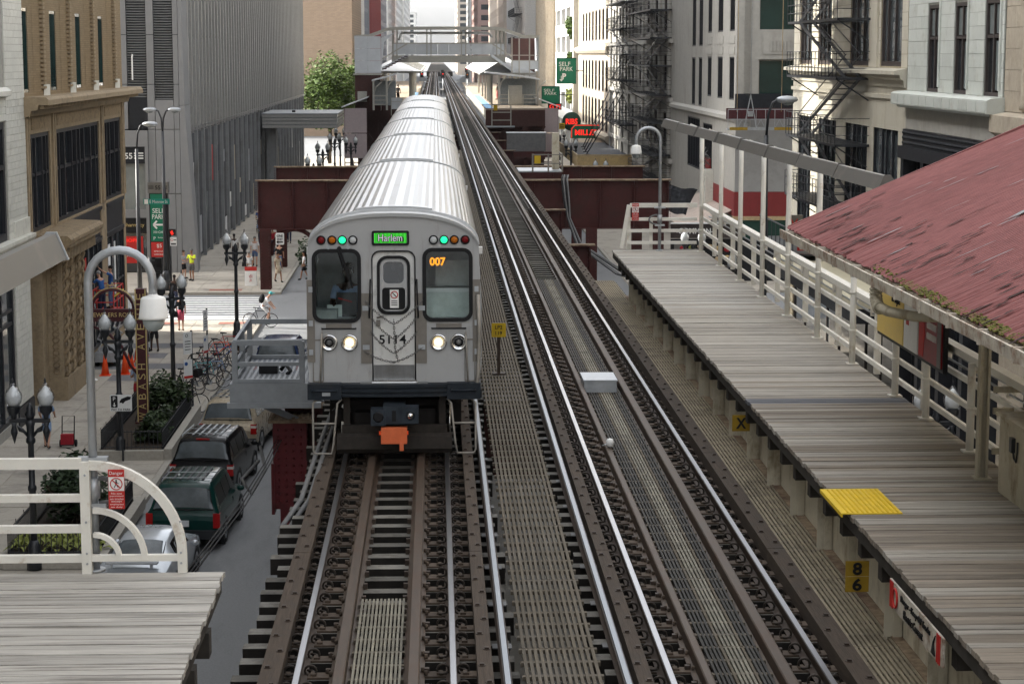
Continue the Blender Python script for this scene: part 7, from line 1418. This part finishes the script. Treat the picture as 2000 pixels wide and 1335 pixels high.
t = thing('ribs_sign', 'round dark sign with red neon letters RIBS above the marquee sign', 'sign', (14.3, 216, 6.0)); part('disc', t, MB().lathe([(.001, .15), (.95, .15), (1.0, .08), (.95, 0), (.001, 0)], n=20, axis='y'), 'panel_green'); text('RIBS', t, 'lit_red', (0, -.02, 0), w=1.25, h=.6, bold=.03)
def pylon(loc, w, h, label, arrow):
    t = thing('parking_sign', label, 'sign', loc); part('board', t, MB().box(-w / 2, w / 2, 0, .3, -h / 2, h / 2), 'sign_green'); part('frame', t, MB().plate([(-w / 2 - .08, -h / 2 - .08), (w / 2 + .08, -h / 2 - .08), (w / 2 + .08, h / 2 + .08), (-w / 2 - .08, h / 2 + .08)], [[(-w / 2, -h / 2), (-w / 2, h / 2), (w / 2, h / 2), (w / 2, -h / 2)]], -.03, .33), 'panel_green')
    text('SELF', t, 'sign_white', (-.1 * w, -.02, h * .28), w=w * .62, h=h * .17); text('PARK', t, 'sign_white', (0, -.02, h * .08), w=w * .7, h=h * .17); part('stay', t, MB().bar((w / 2, .15, 0), (w / 2 + 1.5, .15, 0), .1), 'black_iron')
    if arrow: text('P', t, 'sign_white', (-.12 * w, -.02, -h * .22), h=h * .24, bold=.04); part('arrow', t, MB().bar((-.28 * w, -.02, -h * .2), (-.28 * w, -.02, -h * .36), .08, .03, (0, 1, 0)).prism([(-.38 * w, -.34 * h), (-.18 * w, -.34 * h), (-.28 * w, -.43 * h)], -.03, -.01), 'sign_white')
    return t
pylon((15.0, 236, 11.1), 2.1, 2.8, 'large green SELF PARK sign with a P and arrow hanging at the right', True); pylon((12.6, 225, 8.6), 1.85, 1.75, 'smaller green SELF PARK sign below and left of the large one', False)
t = thing('led_sign', 'red lit message sign showing G FI under the smaller parking sign', 'sign', (13.1, 226, 7.3)); part('case', t, MB().box(-.75, .75, 0, .3, -.35, .35), 'black'); text('G FI', t, 'lit_red', (0, -.02, 0), w=1.2, h=.5, bold=.03)
t = thing('yellow_sign', 'small yellow parking sign on a post near the neon signs', 'sign', (12.6, 205, 0)); part('board', t, MB().box(-.28, .28, 0, .05, 5.6, 6.2), 'sign_yellow'); part('print', t, MB().box(-.2, .2, -.01, 0, 5.95, 6.05).box(-.2, .2, -.01, 0, 5.75, 5.85), 'black'); part('post', t, MB().cyl((0, .1, .15), (0, .1, 5.6), .05), 'galv')
# signal cabinet walkway by the right track
t = thing('signal_walkway', 'brown steel walkway with a cabinet on a post beside the right track near the girders', 'walkway', (5.75, 119, 6.3)); part('deck', t, MB().box(-1.0, 1.5, -1.5, 2, 0, .08), 'galv'); r = MB()
for z in (.5, 1.0):
    r.bar((-.2, -1.5, z), (1.5, -1.5, z), .06).bar((1.5, -1.5, z), (1.5, 2, z), .06)
for x in (-.2, .7, 1.5): r.bar((x, -1.5, 0), (x, -1.5, 1.05), .09)
part('rails', t, r, 'plate_grey'); part('cabinet', t, MB().box(1.0, 1.4, -.2, .3, .1, 2.2), 'cream_steel'); part('notice', t, MB().box(-.1, .25, -1.56, -1.53, .5, .95), 'sign_yellow')
t = thing('relay_case', 'grey green relay case standing on beams right of the track by the station', 'box', (6.6, 150, 6.0)); part('case', t, MB().box(-1.4, 1.4, -.6, .6, 0, 1.3), 'cable_grey'); part('beam', t, MB().box(-3.2, 2, -.8, -.6, -.4, -.02), 'girder'); part('lid', t, MB().box(-1.45, 1.45, -.65, .65, 1.3, 1.36), 'galv')
t = thing('conduit_drop', 'grey conduits hanging over the deep girder beside the right track', 'cables', (7.0, 112.4, 6.3))
for k in range(4): part('conduit', t, MB().tube([(.1 * k, .6, .1), (.1 * k - .1, -.1, -.1), (.1 * k, -.25, -1.2), (.05 * k + .2, -.35, -2.2), (.5 + .1 * k, -3, -3.4), (1.5 + .2 * k, -16, -3.6), (1.9, -32, -2.4)], .045, 5), 'cable_grey' if k % 2 else 'cable')
# garage and others beyond
B = thing('garage_building', 'white parking garage with open decks and hanging plants, in the sun', 'building', (17, 290, 0), R90); part('core', B, MB().box(0, 43, 2.5, 30, 0, 40).box(0, 43, 0, 2.5, 0, .2), 'cable_grey')
for i in range(9):
    z = 4.5 + i * 3.6
    part('parapet', B, MB().box(0, 43, -.1, .15, z, z + 1.5).box(0, 43, .15, 2.5, z, z + .25), 'garage_white')
for k in range(5): part('pier', B, MB().box(k * 10.5, k * 10.5 + 1.2, -.05, 2.5, 0, 40), 'garage_white')
for i, (x, z) in enumerate(((36, 11.6), (40, 12.5), (37, 16.6), (41, 15.8), (38, 8.0))): bush((17 - .4, 290 - x, z - 1.0), .7, 2.2, 1.6, 500, 'leaf_bright' if i < 4 else 'leaf_lime', 'trailing plant spilling from the white garage, %s' % ('left of the middle row', 'right of the middle row', 'left of the top row', 'right of the top row', 'lowest, dry and yellowish')[i], .16, 'plant', 'trailing_plant')
B = thing('loft_building', 'sunlit pale stone building with tall paired windows and a cornice beyond the fire escapes', 'building', (17, 246, 0), R90); wl = [(8 + i * 4.6, 10.6 + i * 4.6) for i in range(8)]; ops = [(a, b, z, z + 3.2) for a, b in wl for z in (5.2, 9.2, 14.4)]
part('wall', B, MB().wall(0, 46, 0, 38, ops, 0, .6).box(0, 46, .9, 30, 0, 38), 'limestone_tan')
for o in ops: window(B, *o, .15, 'frame_brown', 'glass_dark', v=(.5,), h=(.5,), fw=.14)
for z in (4.3, 13.0): part('cornice', B, MB().prism([(-.5, z + .4), (-.5, z + .7), (-.003, z + .9), (-.003, z), (-.3, z + .1)], 0, 46, 'x'), 'limestone_tan')
part('edge_pier', B, MB().box(-.8, .8, -.6, -.003, 0, 30), 'limestone')
def far_building(name, label, x0, x1, y0, y1, h, m, wm='glass_dark', cols=6, rows=8, fw=.55, fh=.6, z0=6, side='both', fins=0, band=None):
    """box with real recessed window openings on the street side and the near end"""
    t = thing(name, label, 'building', (x0, y0, 0)); w, d = x1 - x0, y1 - y0; left = x1 < 1
    part('core', t, MB().box(.6, w - .6, .6, d, 0, h), wm)
    bx = w / cols; bz = (h - z0) / rows; ops = [(bx * (i + .5 - fw / 2), bx * (i + .5 + fw / 2), z0 + bz * (j + .5 - fh / 2), z0 + bz * (j + .5 + fh / 2)) for i in range(cols) for j in range(rows)]
    part('near_wall', t, MB().wall(0, w, 0, h, ops if side != 'street' else [], 0, .6).box(0, w, .0, .6, h, h + .8), m)
    n = max(2, round(d / bx)); by = d / n; ops = [(by * (i + .5 - fw / 2), by * (i + .5 + fw / 2), z0 + bz * (j + .5 - fh / 2), z0 + bz * (j + .5 + fh / 2)) for i in range(n) for j in range(rows)]
    sw_ = MB().wall(0, d, 0, h, ops, 0, .6)
    sw_.xf(Matrix.Translation((w, 0, 0)) @ Matrix.Rotation(L90, 4, 'Z') if left else Matrix.Translation((0, d, 0)) @ Matrix.Rotation(R90, 4, 'Z')); part('street_wall', t, sw_, m)
    if fins:
        f = MB()
        for i in range(fins): y = d * (i + .5) / fins; f.box(*( (w, w + .5) if left else (-.5, 0)), y - .2, y + .2, z0, h)
        part('fins', t, f, band or m, kind='stuff')
    part('roof_cap', t, MB().box(-.15, w + .15, -.15, d, h + .8, h + 1.2), m); return t
brickmat('brick_pink', (.40, .27, .22), (.35, .23, .18), (.3, .22, .18), .7, .25, 'x')
mat('far_white', (.62, .62, .60), .7); mat('far_grey', (.28, .29, .31), .7); mat('far_red', (.30, .07, .07), .6); mat('far_slate', (.20, .22, .26), .6); mat('far_pale', (.52, .51, .49), .7); mat('far_brown', (.33, .22, .19), .7); mat('far_tan', (.48, .41, .34), .7)
far_building('brick_block', 'plain tan brick building rising behind the tree at the left', -50, -13.2, 330, 372, 60, 'brick_tan', 'glass_dark', 1, 8, .05, .15, 9, 'both')
far_building('white_block', 'narrow pale building right beside the tan brick one', -45, -13.6, 374, 400, 60, 'far_white', 'glass_dark', 8, 14, .3, .6)
far_building('slate_block', 'dark slate coloured building with glass strips on the left', -45, -14.2, 402, 440, 62, 'far_slate', 'glass_dark', 8, 14, .5, .8)
far_building('red_block', 'deep red ribbed building in the left row', -45, -14.0, 442, 520, 55, 'far_grey', 'glass_dark', 8, 12, .5, .6, 6, 'both', 22, 'far_red')
far_building('blue_block', 'blue grey tower after the red ribbed building on the left', -45, -14.0, 525, 600, 48, 'far_slate', 'glass_dark', 8, 14)
far_building('pale_block', 'pale ribbed apartment tower on the left of the sky gap', -45, -14.5, 640, 760, 75, 'far_pale', 'glass_grey', 8, 20, .6, .6); far_building('white_tower', 'whitish balconied tower farther along on the left', -50, -15, 800, 960, 90, 'far_white', 'glass_grey', 8, 24); far_building('grey_tower', 'grey windowed tower bordering the sky gap on the left', -60, -15, 1000, 1250, 80, 'far_pale', 'glass_grey', 9, 22); far_building('low_block', 'distant pale block at the foot of the sky gap, left', -80, -14, 1500, 1600, 42, 'far_white', 'glass_grey', 10, 10)
far_building('ribbed_block', 'beige ribbed stone building left of the white garage', 17.2, 60, 292, 345, 60, 'limestone_tan', 'glass_dark', 10, 12, .4, .8, 6, 'both', 18)
B = far_building('concrete_block', 'blank grey concrete building with fire ladders above the station', 15.2, 60, 350, 440, 60, 'far_pale', 'glass_dark', 8, 10, .12, .2, 8)
fire_escape('thin dark fire ladders on the blank concrete building above the station', (15.2, 400, 0), (30, 25, 20, 15), 8, 40, 1.4)
far_building('pink_block', 'pinkish brown building with small windows right of the sky gap', 15.5, 60, 470, 600, 52, 'far_tan', 'glass_dark', 8, 12, .35, .5); far_building('brown_tower', 'reddish brown balconied tower right of the sky gap', 14, 70, 680, 800, 95, 'far_brown', 'glass_grey', 10, 26, .6, .5); far_building('pale_tower', 'pale stepped building below the brown tower', 15, 60, 900, 1000, 48, 'far_pale', 'glass_grey', 8, 12); far_building('cream_tower', 'farthest pale towers at the right of the sky gap', 14, 90, 1300, 1450, 60, 'far_tan', 'glass_grey', 10, 14)
# trees
def tree(loc, h, r, n, label, m='leaf_bright', size=.16):
    t = thing('tree', label, 'tree', loc); tk = MB().tube([(0, 0, 0), (.05, .03, h * .25), (-.05, .05, h * .5), (.05, 0, h * .75)], [.22, .17, .13, .06], 8); limbs = []
    for i in range(9):
        a = i * 2.4; z = h * (.32 + .05 * i); e = V((cos(a) * r * rnd.uniform(.5, .8), sin(a) * r * rnd.uniform(.5, .8), z + h * rnd.uniform(.15, .28))); tk.tube([(0, 0, z), tuple(e * .5 + V((0, 0, z * .5 + .2))), tuple(e)], [.09, .06, .025], 5); limbs.append(e)
    part('trunk', t, tk, 'bark'); cl = [(l, rnd.uniform(.35, .6) * r) for l in limbs] + [(V((rnd.uniform(-.6, .6) * r, rnd.uniform(-.6, .6) * r, h * rnd.uniform(.45, .95))), rnd.uniform(.3, .55) * r) for _ in range(12)]
    def rng():
        c, q = rnd.choice(cl); d = V((rnd.gauss(0, 1), rnd.gauss(0, 1), rnd.gauss(0, .8))).normalized() * rnd.uniform(.45, 1.05) * q; return tuple(c + d), rnd.uniform(.6, 1.5) * size
    part('crown', t, leaf_cards(n, rng, 1.3, .8), m); return t
tree((-12.6, 245, .15), 11.2, 3.4, 6500, 'bright green street tree beyond the metal tower, left one'); tree((-9.8, 262, .15), 11.0, 3.0, 5500, 'olive green street tree closest to the station, behind the canopy'); tree((-14, 275, .15), 12.5, 4.0, 5500, 'taller green tree at the back of the plaza'); tree((-8.2, 228, .15), 5.0, 1.7, 2200, 'small low tree under the metal canopy, beside the lamp cluster', 'leaf', .12)
bush((-7.3, 121, .15), .9, .9, 1.8, 900, 'leaf_dark', 'dark green shrub behind the red girder column on the far corner', .1)
# ---------------------------------------------------------------- far station
mat('station_white', (.55, .57, .59), .55, var=.06, scale=2); mat('station_roof', (.64, .65, .66), .5, var=.06, scale=2); mat('station_cream', (.40, .385, .34), .6, var=.1); mat('stair_pink', (.50, .42, .42), .6, var=.08); mat('deck_tan', (.34, .28, .215), .85, var=.12, scale=4); mat('edge_blue', (.20, .36, .56), .7, var=.08); mat('station_brown', (.075, .035, .03), .6, var=.2)
st = thing('station_bridge', 'white steel footbridge with a curved roof crossing over the tracks at the far station', 'footbridge', (1.2, 200, 8.15)); ox, oz = 1.2, 8.15
b = MB().box(-5.4, 5.6, 0, .12, 4.05, 4.72).box(-5.4, 5.6, 3, 3.12, 4.05, 4.72); part('girder', st, b, 'station_cream'); part('deck', st, MB().box(-5.4, 5.6, .12, 3, 4.6, 4.70), 'deck_tan')
for i in range(10): piece('railing_panel', st, -5.2 + i * 1.07, -5.2 + i * 1.07 + 1.02, -.02, .02, 4.8, 5.82, 'station_white'); piece('railing_panel', st, -5.2 + i * 1.07, -5.2 + i * 1.07 + 1.02, 3.08, 3.12, 4.8, 5.82, 'station_white')
part('top_rail', st, MB().box(-5.4, 5.6, -.06, .06, 5.84, 5.94).box(-5.4, 5.6, 3.06, 3.18, 5.84, 5.94), 'station_cream')
for x in (-5.3, -4.9, -2.0, -1.6, 1.35, 1.75, 4.75, 5.15, 5.5): part('post', st, MB().box(x - .05, x + .05, -.06, .06, 4.1, 7.3).box(x - .05, x + .05, 3.0, 3.12, 4.1, 7.3), 'station_cream')
rp_ = [(-9.0, 6.62), (-7.6, 6.7), (-6.7, 7.0), (-5.9, 7.32), (-5.0, 7.42), (0, 7.45), (4.5, 7.42), (5.4, 7.32), (6.3, 7.0), (7.3, 6.65), (8.9, 6.62)]
part('roof', st, MB().prism(rp_ + [(x, z - .22) for x, z in rp_[::-1]], -.5, 3.6), 'station_roof'); part('roof_edge', st, MB().prism([(x, z + .03) for x, z in rp_] + [(x, z - .28) for x, z in rp_[::-1]], -.56, -.501), 'station_cream')
part('back_pipe', st, MB().tube([(-4.8, 3.2, 6.2), (-4.5, 3.2, 6.9), (4.0, 3.2, 6.9), (4.4, 3.2, 6.5)], .14, 7), 'station_roof')
# left stair hall
t = thing('stair_hall', 'white panelled stair enclosure on the left of the station footbridge', 'building', (-6.5, 199.4, 8.15))
for i in range(2):
    for j in range(3): piece('wall_panel', t, -1.25 + i * 1.27, -1.25 + i * 1.27 + 1.25, -.05, .05, 3.05 + j * 1.17, 3.05 + j * 1.17 + 1.15, 'station_white')
part('curved_side', t, MB().prism([(1.3, 3.1), (1.6, 6.0), (2.6, 6.9), (1.3, 6.4)], 0, .1), 'station_white'); part('side_wall', t, MB().box(-1.25, -1.2, 0, 12, 3.0, 6.5), 'station_white'); part('stair_soffit', t, MB().hexa([(1.35, .1, 3.3), (3.9, .1, 4.6), (3.9, 3, 4.6), (1.35, 3, 3.3), (1.35, .1, 3.6), (3.9, .1, 4.9), (3.9, 3, 4.9), (1.35, 3, 3.6)]), 'station_white')
s = MB()
for i in range(8): s.box(1.4 + i * .3, 1.75 + i * .3, .0, 3, 3.4 + i * .17, 3.5 + i * .17)
part('stair_treads', t, s, 'station_brown', kind='stuff'); part('stair_rail', t, MB().bar((1.4, -.05, 4.4), (3.9, -.05, 5.9), .07, .12), 'station_cream'); part('dark_hall', t, MB().box(-1.25, 1.2, .1, 8, -.6, 3.0), 'station_brown'); part('frame_trim', t, MB().box(-1.4, 1.35, -.1, .1, 2.85, 3.0), 'station_cream')
part('white_gate', t, MB().box(-1.0, -.1, -.08, -.04, .3, 1.3), 'station_cream')
t = thing('stair_hall', 'open stair enclosure with posts on the right of the station footbridge', 'building', (8.7, 199.4, 8.15))
for x in (-1.3, -.6, .4, 1.3): part('post', t, MB().box(x - .06, x + .06, -.06, .06, 2.7, 6.5), 'station_cream')
part('side_panel', t, MB().box(1.2, 1.3, 0, 10, 3.2, 6.4), 'station_white'); part('rail', t, MB().box(-1.3, 1.3, -.05, .05, 4.2, 4.28).box(-1.3, 1.3, -.05, .05, 4.7, 4.78), 'station_cream'); part('guard_panel', t, MB().box(-1.3, 1.3, .02, .06, 3.4, 4.2), 'station_white'); part('stair_soffit', t, MB().hexa([(-3.3, .1, 4.6), (-1.3, .1, 3.2), (-1.3, 3, 3.2), (-3.3, 3, 4.6), (-3.3, .1, 4.9), (-1.3, .1, 3.5), (-1.3, 3, 3.5), (-3.3, 3, 4.9)]), 'station_white'); part('stair_rail', t, MB().bar((-3.3, -.05, 5.9), (-1.3, -.05, 4.6), .07, .12), 'station_cream'); part('back_wall', t, MB().box(-1.2, 1.2, 6, 6.1, 3.0, 6.4), 'station_brown')
# canopies
def canopy(label, x0, x1, xt, zt, ze, y0, y1):
    t = thing('station_canopy', label, 'canopy', ((x0 + x1) / 2, y0, 8.15)); c = (x0 + x1) / 2; Z = 8.15
    m = MB(); A = (x0 - c, 0, ze - Z); B_ = (x1 - c, 0, ze - Z); P_ = (xt - c, 3.0, zt - Z); Q = (xt - c, y1 - y0, zt - Z); C_ = (x1 - c, y1 - y0, ze - Z); D = (x0 - c, y1 - y0, ze - Z)
    m.v = [A, B_, P_, Q, C_, D]; m.face([0, 1, 2]); m.face([1, 4, 3, 2]); m.face([5, 0, 2, 3]); m.face([0, 5, 4, 1]); part('roof', t, m, 'station_roof')
    part('eave', t, MB().box(x0 - c - .1, x1 - c + .1, -.12, -.02, ze - Z - .2, ze - Z).box(x0 - c - .12, x0 - c - .02, 0, y1 - y0, ze - Z - .2, ze - Z).box(x1 - c + .02, x1 - c + .12, 0, y1 - y0, ze - Z - .2, ze - Z), 'station_cream')
    sm_ = MB()
    for i in range(14): y = 4 + i * 6.5; sm_.bar((x0 - c, y, ze - Z + .03), (xt - c, y, zt - Z + .03), .08, .05).bar((x1 - c, y, ze - Z + .03), (xt - c, y, zt - Z + .03), .08, .05)
    part('seams', t, sm_, 'station_cream', kind='stuff')
    for y in (1, 8, 16, 26, 40, 60): part('post', t, MB().box(x0 - c + .9, x0 - c + 1.1, y, y + .2, 0, ze - Z - .2), 'station_cream'); part('post', t, MB().box(x1 - c - 1.1, x1 - c - .9, y, y + .2, 0, ze - Z - .2), 'station_cream')
    return t
canopy('white pyramid ended canopy over the left station platform', -6.5, -1.5, -4.2, 12.55, 11.35, 203, 300); canopy('white pyramid ended canopy over the right station platform', 4.5, 9.7, 6.95, 12.7, 11.2, 201, 300)
def low_roof(label, pts, loc, posts):
    t = thing('station_shelter', label, 'shelter', loc); part('roof', t, MB().prism(pts + [(x, z - .14) for x, z in pts[::-1]], -.2, 6), 'station_roof')
    for x, z in posts: part('post', t, MB().box(x - .09, x + .09, -.1, .1, -.4, z), 'station_cream'); part('bracket', t, MB().tube([(x, 0, z - 1.3), (x + .25, 0, z - .6), (x + .8, 0, z - .15)], .06, 6), 'station_cream')
    return t
t = low_roof('sloping white shelter roof on posts in front of the left station platform', [(-1.0, 2.45), (.3, 2.75), (1.4, 3.1)], (-5.0, 195.5, 8.15), ((-.85, 2.4), (.4, 2.7))); part('rails', t, MB().box(-.85, .4, -.05, .05, .9, 1.0).box(-.85, .4, -.05, .05, .5, .58).box(-.85, .4, -.05, .05, .1, .18), 'station_cream'); part('dark_room', t, MB().box(-.8, 1.2, 2, 5, 0, 2.3), 'cab_dark'); part('white_cabinet', t, MB().box(.85, 1.9, -.3, .3, -.3, .75), 'station_white'); part('cage', t, MB().box(.8, 2.3, -.5, -.45, .75, .8).box(.8, 2.3, -.5, -.45, .4, .45).box(.8, .86, -.5, -.45, -.9, .8).box(2.24, 2.3, -.5, -.45, -.6, .8), 'station_cream')
t = low_roof('wide curved white shelter roof with a bracket at the right station platform end', [(-3.9, 3.2), (-2.0, 3.0), (-.2, 2.8), (1.3, 2.55)], (8.6, 195.5, 8.15), ((1.1, 2.5), (-2.6, 2.9)))
part('dark_room', t, MB().box(-2.3, 1.0, 2, 6, -.1, 2.5), 'cab_dark'); part('white_cabinet', t, MB().box(-1.65, -.35, .4, 1.0, -.05, 1.9), 'station_cream'); part('rails', t, MB().box(-2.6, 1.1, -.3, -.22, 1.0, 1.08).box(-2.6, 1.1, -.3, -.22, .65, .72).box(-2.6, 1.1, -.3, -.22, .3, .37).box(-2.6, -2.5, -.3, -.22, -.2, 1.08).box(-.35, -.25, -.3, -.22, -.2, 1.08), 'station_cream')
for lab, x0, x1, y0, edge in (('left station platform of tan boards with a blue edge strip', -7.6, -2.1, 204, 1), ('right station platform of tan boards with a blue edge strip', 4.55, 9.9, 186, 0)):
    t = thing('station_platform', lab, 'platform', ((x0 + x1) / 2, y0, 8.15)); w = (x1 - x0) / 2; part('boards', t, MB().box(-w, w, 0, 170, -.15, 0), 'deck_tan')
    for k in range(40): piece('edge_tile', t, (w - .7 if edge else -w), (w if edge else -w + .7), .05 + k * 1.5, 1.5 + k * 1.5, .001, .02, 'edge_blue')
    part('under_wall', t, MB().box(w - .3 if edge else -w + .2, w - .2 if edge else -w + .3, 0, 170, -1.3, -.15), 'station_cream'); part('frame_girder', t, MB().box(-w, w, -.2, 0, -1.6, -.15).box(-w, w, -.2, 0, -4.6, -4.2), 'station_brown')
    x_ = MB()
    for i in range(3): a, b_ = -w + i * 2 * w / 3, -w + (i + 1) * 2 * w / 3; x_.bar((a, -.1, -4.2), (b_, -.1, -1.6), .15).bar((b_, -.1, -4.2), (a, -.1, -1.6), .15).box(a - .1, a + .1, -.2, 0, -8, -1.6)
    part('cross_bracing', t, x_, 'station_brown'); part('dark_back', t, MB().box(-w, w, 1.5, 1.6, -8, -.2), 'station_brown')
t = thing('end_steps', 'short service stair cage at the near end of the right station platform', 'stair', (5.9, 184.5, 6.9)); part('rails', t, MB().box(-.9, .9, -.05, .05, 1.6, 1.68).box(-.9, .9, -.05, .05, .9, .98).box(-.9, .9, -.05, .05, .2, .28).box(-.9, -.8, -.05, .05, -.3, 1.7).box(.8, .9, -.05, .05, -.3, 1.7), 'station_cream'); part('deck', t, MB().box(-1.4, 1.2, 0, 1.2, -.4, -.3), 'galv'); part('notice', t, MB().box(-.7, -.35, -.09, -.05, 1.1, 1.6), 'sign_yellow')
for lab, x, sgn in (('pink corrugated stair enclosure below the left end of the station', -7.6, 1), ('pink corrugated stair enclosure below the right end of the station', 10.6, -1)):
    t = thing('stair_enclosure', lab, 'building', (x, 196, 0)); 
    for j in range(2):
        m = MB()
        for i in range(22): m.box(-1.1 + i * .1, -1.04 + i * .1, -.06, -.02, 3.2 + j * 2.4, 5.5 + j * 2.4)
        part('panel', t, m.box(-1.1, 1.1, -.02, .05, 3.2 + j * 2.4, 5.52 + j * 2.4), 'stair_pink')
    part('roof', t, MB().hexa([(-1.3, -.3, 7.95), (1.2, -.3, 8.9), (1.2, 6, 8.9), (-1.3, 6, 7.95), (-1.3, -.3, 8.05), (1.2, -.3, 9.0), (1.2, 6, 9.0), (-1.3, 6, 8.05)]) if sgn > 0 else MB().hexa([(-1.2, -.3, 8.9), (1.3, -.3, 7.95), (1.3, 6, 7.95), (-1.2, 6, 8.9), (-1.2, -.3, 9.0), (1.3, -.3, 8.05), (1.3, 6, 8.05), (-1.2, 6, 9.0)]), 'station_roof')
    lg = MB().box(-1.1, -1.0, -.05, .05, 0, 8).box(1.0, 1.1, -.05, .05, 0, 8)
    for i in range(8): lg.box(-1.1, 1.1, -.1, .3, .3 + i * .35, .38 + i * .35)
    part('stair_steps', t, lg, 'station_brown')
for i, (x, y, z, top, low, lab, pose) in enumerate(((3.4, 200.9, 12.86, 'cl_dkred', 'cl_grey', 'commuter in a dark red vest crossing the station footbridge', 'walk'), (-4.9, 206, 8.16, 'cl_black', 'cl_black', 'seated looking dark figure at the left platform end', 'stand'), (-4.2, 212, 8.16, 'cl_darkgrey', 'cl_navy', 'first of two waiting passengers standing close together on the left platform', 'stand'), (-3.8, 211, 8.16, 'cl_grey', 'cl_black', 'second of two waiting passengers on the left platform, nearer the edge', 'stand'), (6.1, 226, 8.16, 'cl_dkred', 'cl_black', 'passenger in dark red bending at the right platform edge', 'stand'), (6.7, 222, 8.16, 'cl_black', 'cl_red', 'passenger in bright red trousers on the right platform', 'stand'), (7.4, 216, 8.16, 'cl_cream', 'cl_black', 'passenger in cream on the right platform near the shelter', 'stand'))): person(lab, (x, y, z), R(90 if i == 0 else i * 50), top, low, ('skin_dark', 'skin_tan')[i % 2], 'hair_black', 1.75, pose, False, detail=False, lean=.4 if i == 4 else 0)
# clutter on the track beyond: signal masts
for i, (x, y, h, m) in enumerate(((1.1, 300, 2.6, 'lit_red'), (-2.2, 340, 2.2, 'lit_red'), (5.2, 345, 3.0, 'lit_red'), (1.3, 380, 2.2, 'lens_amber'), (4.8, 310, 2.4, 'lens_amber'))):
    t = thing('track_signal', 'small track signal mast far up the line, %s' % ('red, between the tracks', 'red, left of the tracks', 'red, right of the tracks and tallest', 'amber, between the tracks', 'amber, right of the tracks')[i], 'signal', (x, y, 7.0)); part('mast', t, MB().cyl((0, 0, 0), (0, 0, h), .06, n=6), 'galv'); part('head', t, MB().box(-.25, .25, -.1, .1, h, h + .9), 'black'); part('lens', t, MB().lathe([(.10, -.1), (.07, -.13), (.01, -.14)], (0, 0, h + .55), 10, 'y'), m)
t = thing('crossing_steelwork', 'grey tangle of gantry steel and railings where the tracks curve beyond the station', 'gantry', (1.2, 330, 7)); 
for k in range(14):
    y = -20 + k * 11; m = MB()
    for s in (-1, 1):
        x = s * rnd.uniform(3.4, 5.5); m.box(x - .08, x + .08, y, y + .15, -.3, rnd.uniform(1.0, 2.4)); m.box(x - .9, x + .9, y, y + .08, .9, 1.0).box(x - .9, x + .9, y, y + .08, .4, .48)
    part('rail_frame', t, m, 'galv')
setting('track_bed_far', MB().box(-3, 6, 712.5, 1500, 5.4, 6.9), 'tie')
# haze: one even volume round the camera and everything in it
hz = bpy.data.materials.new('haze'); hz.use_nodes = True; nt = hz.node_tree; nt.nodes.clear()
o_ = nt.nodes.new('ShaderNodeOutputMaterial'); pv = nt.nodes.new('ShaderNodeVolumePrincipled'); pv.inputs['Color'].default_value = (.9, .93, .97, 1); pv.inputs['Density'].default_value = HAZE; pv.inputs['Anisotropy'].default_value = .2
nt.links.new(pv.outputs[0], o_.inputs['Volume']); MATS['haze'] = hz
if HAZE > 0:
    h_ = ob('haze', MB().box(-420, 420, -100, 3550, -1.5, 112).mesh('haze', 'haze')); h_['kind'] = 'stuff'
bpy.data.scenes.remove(TS)
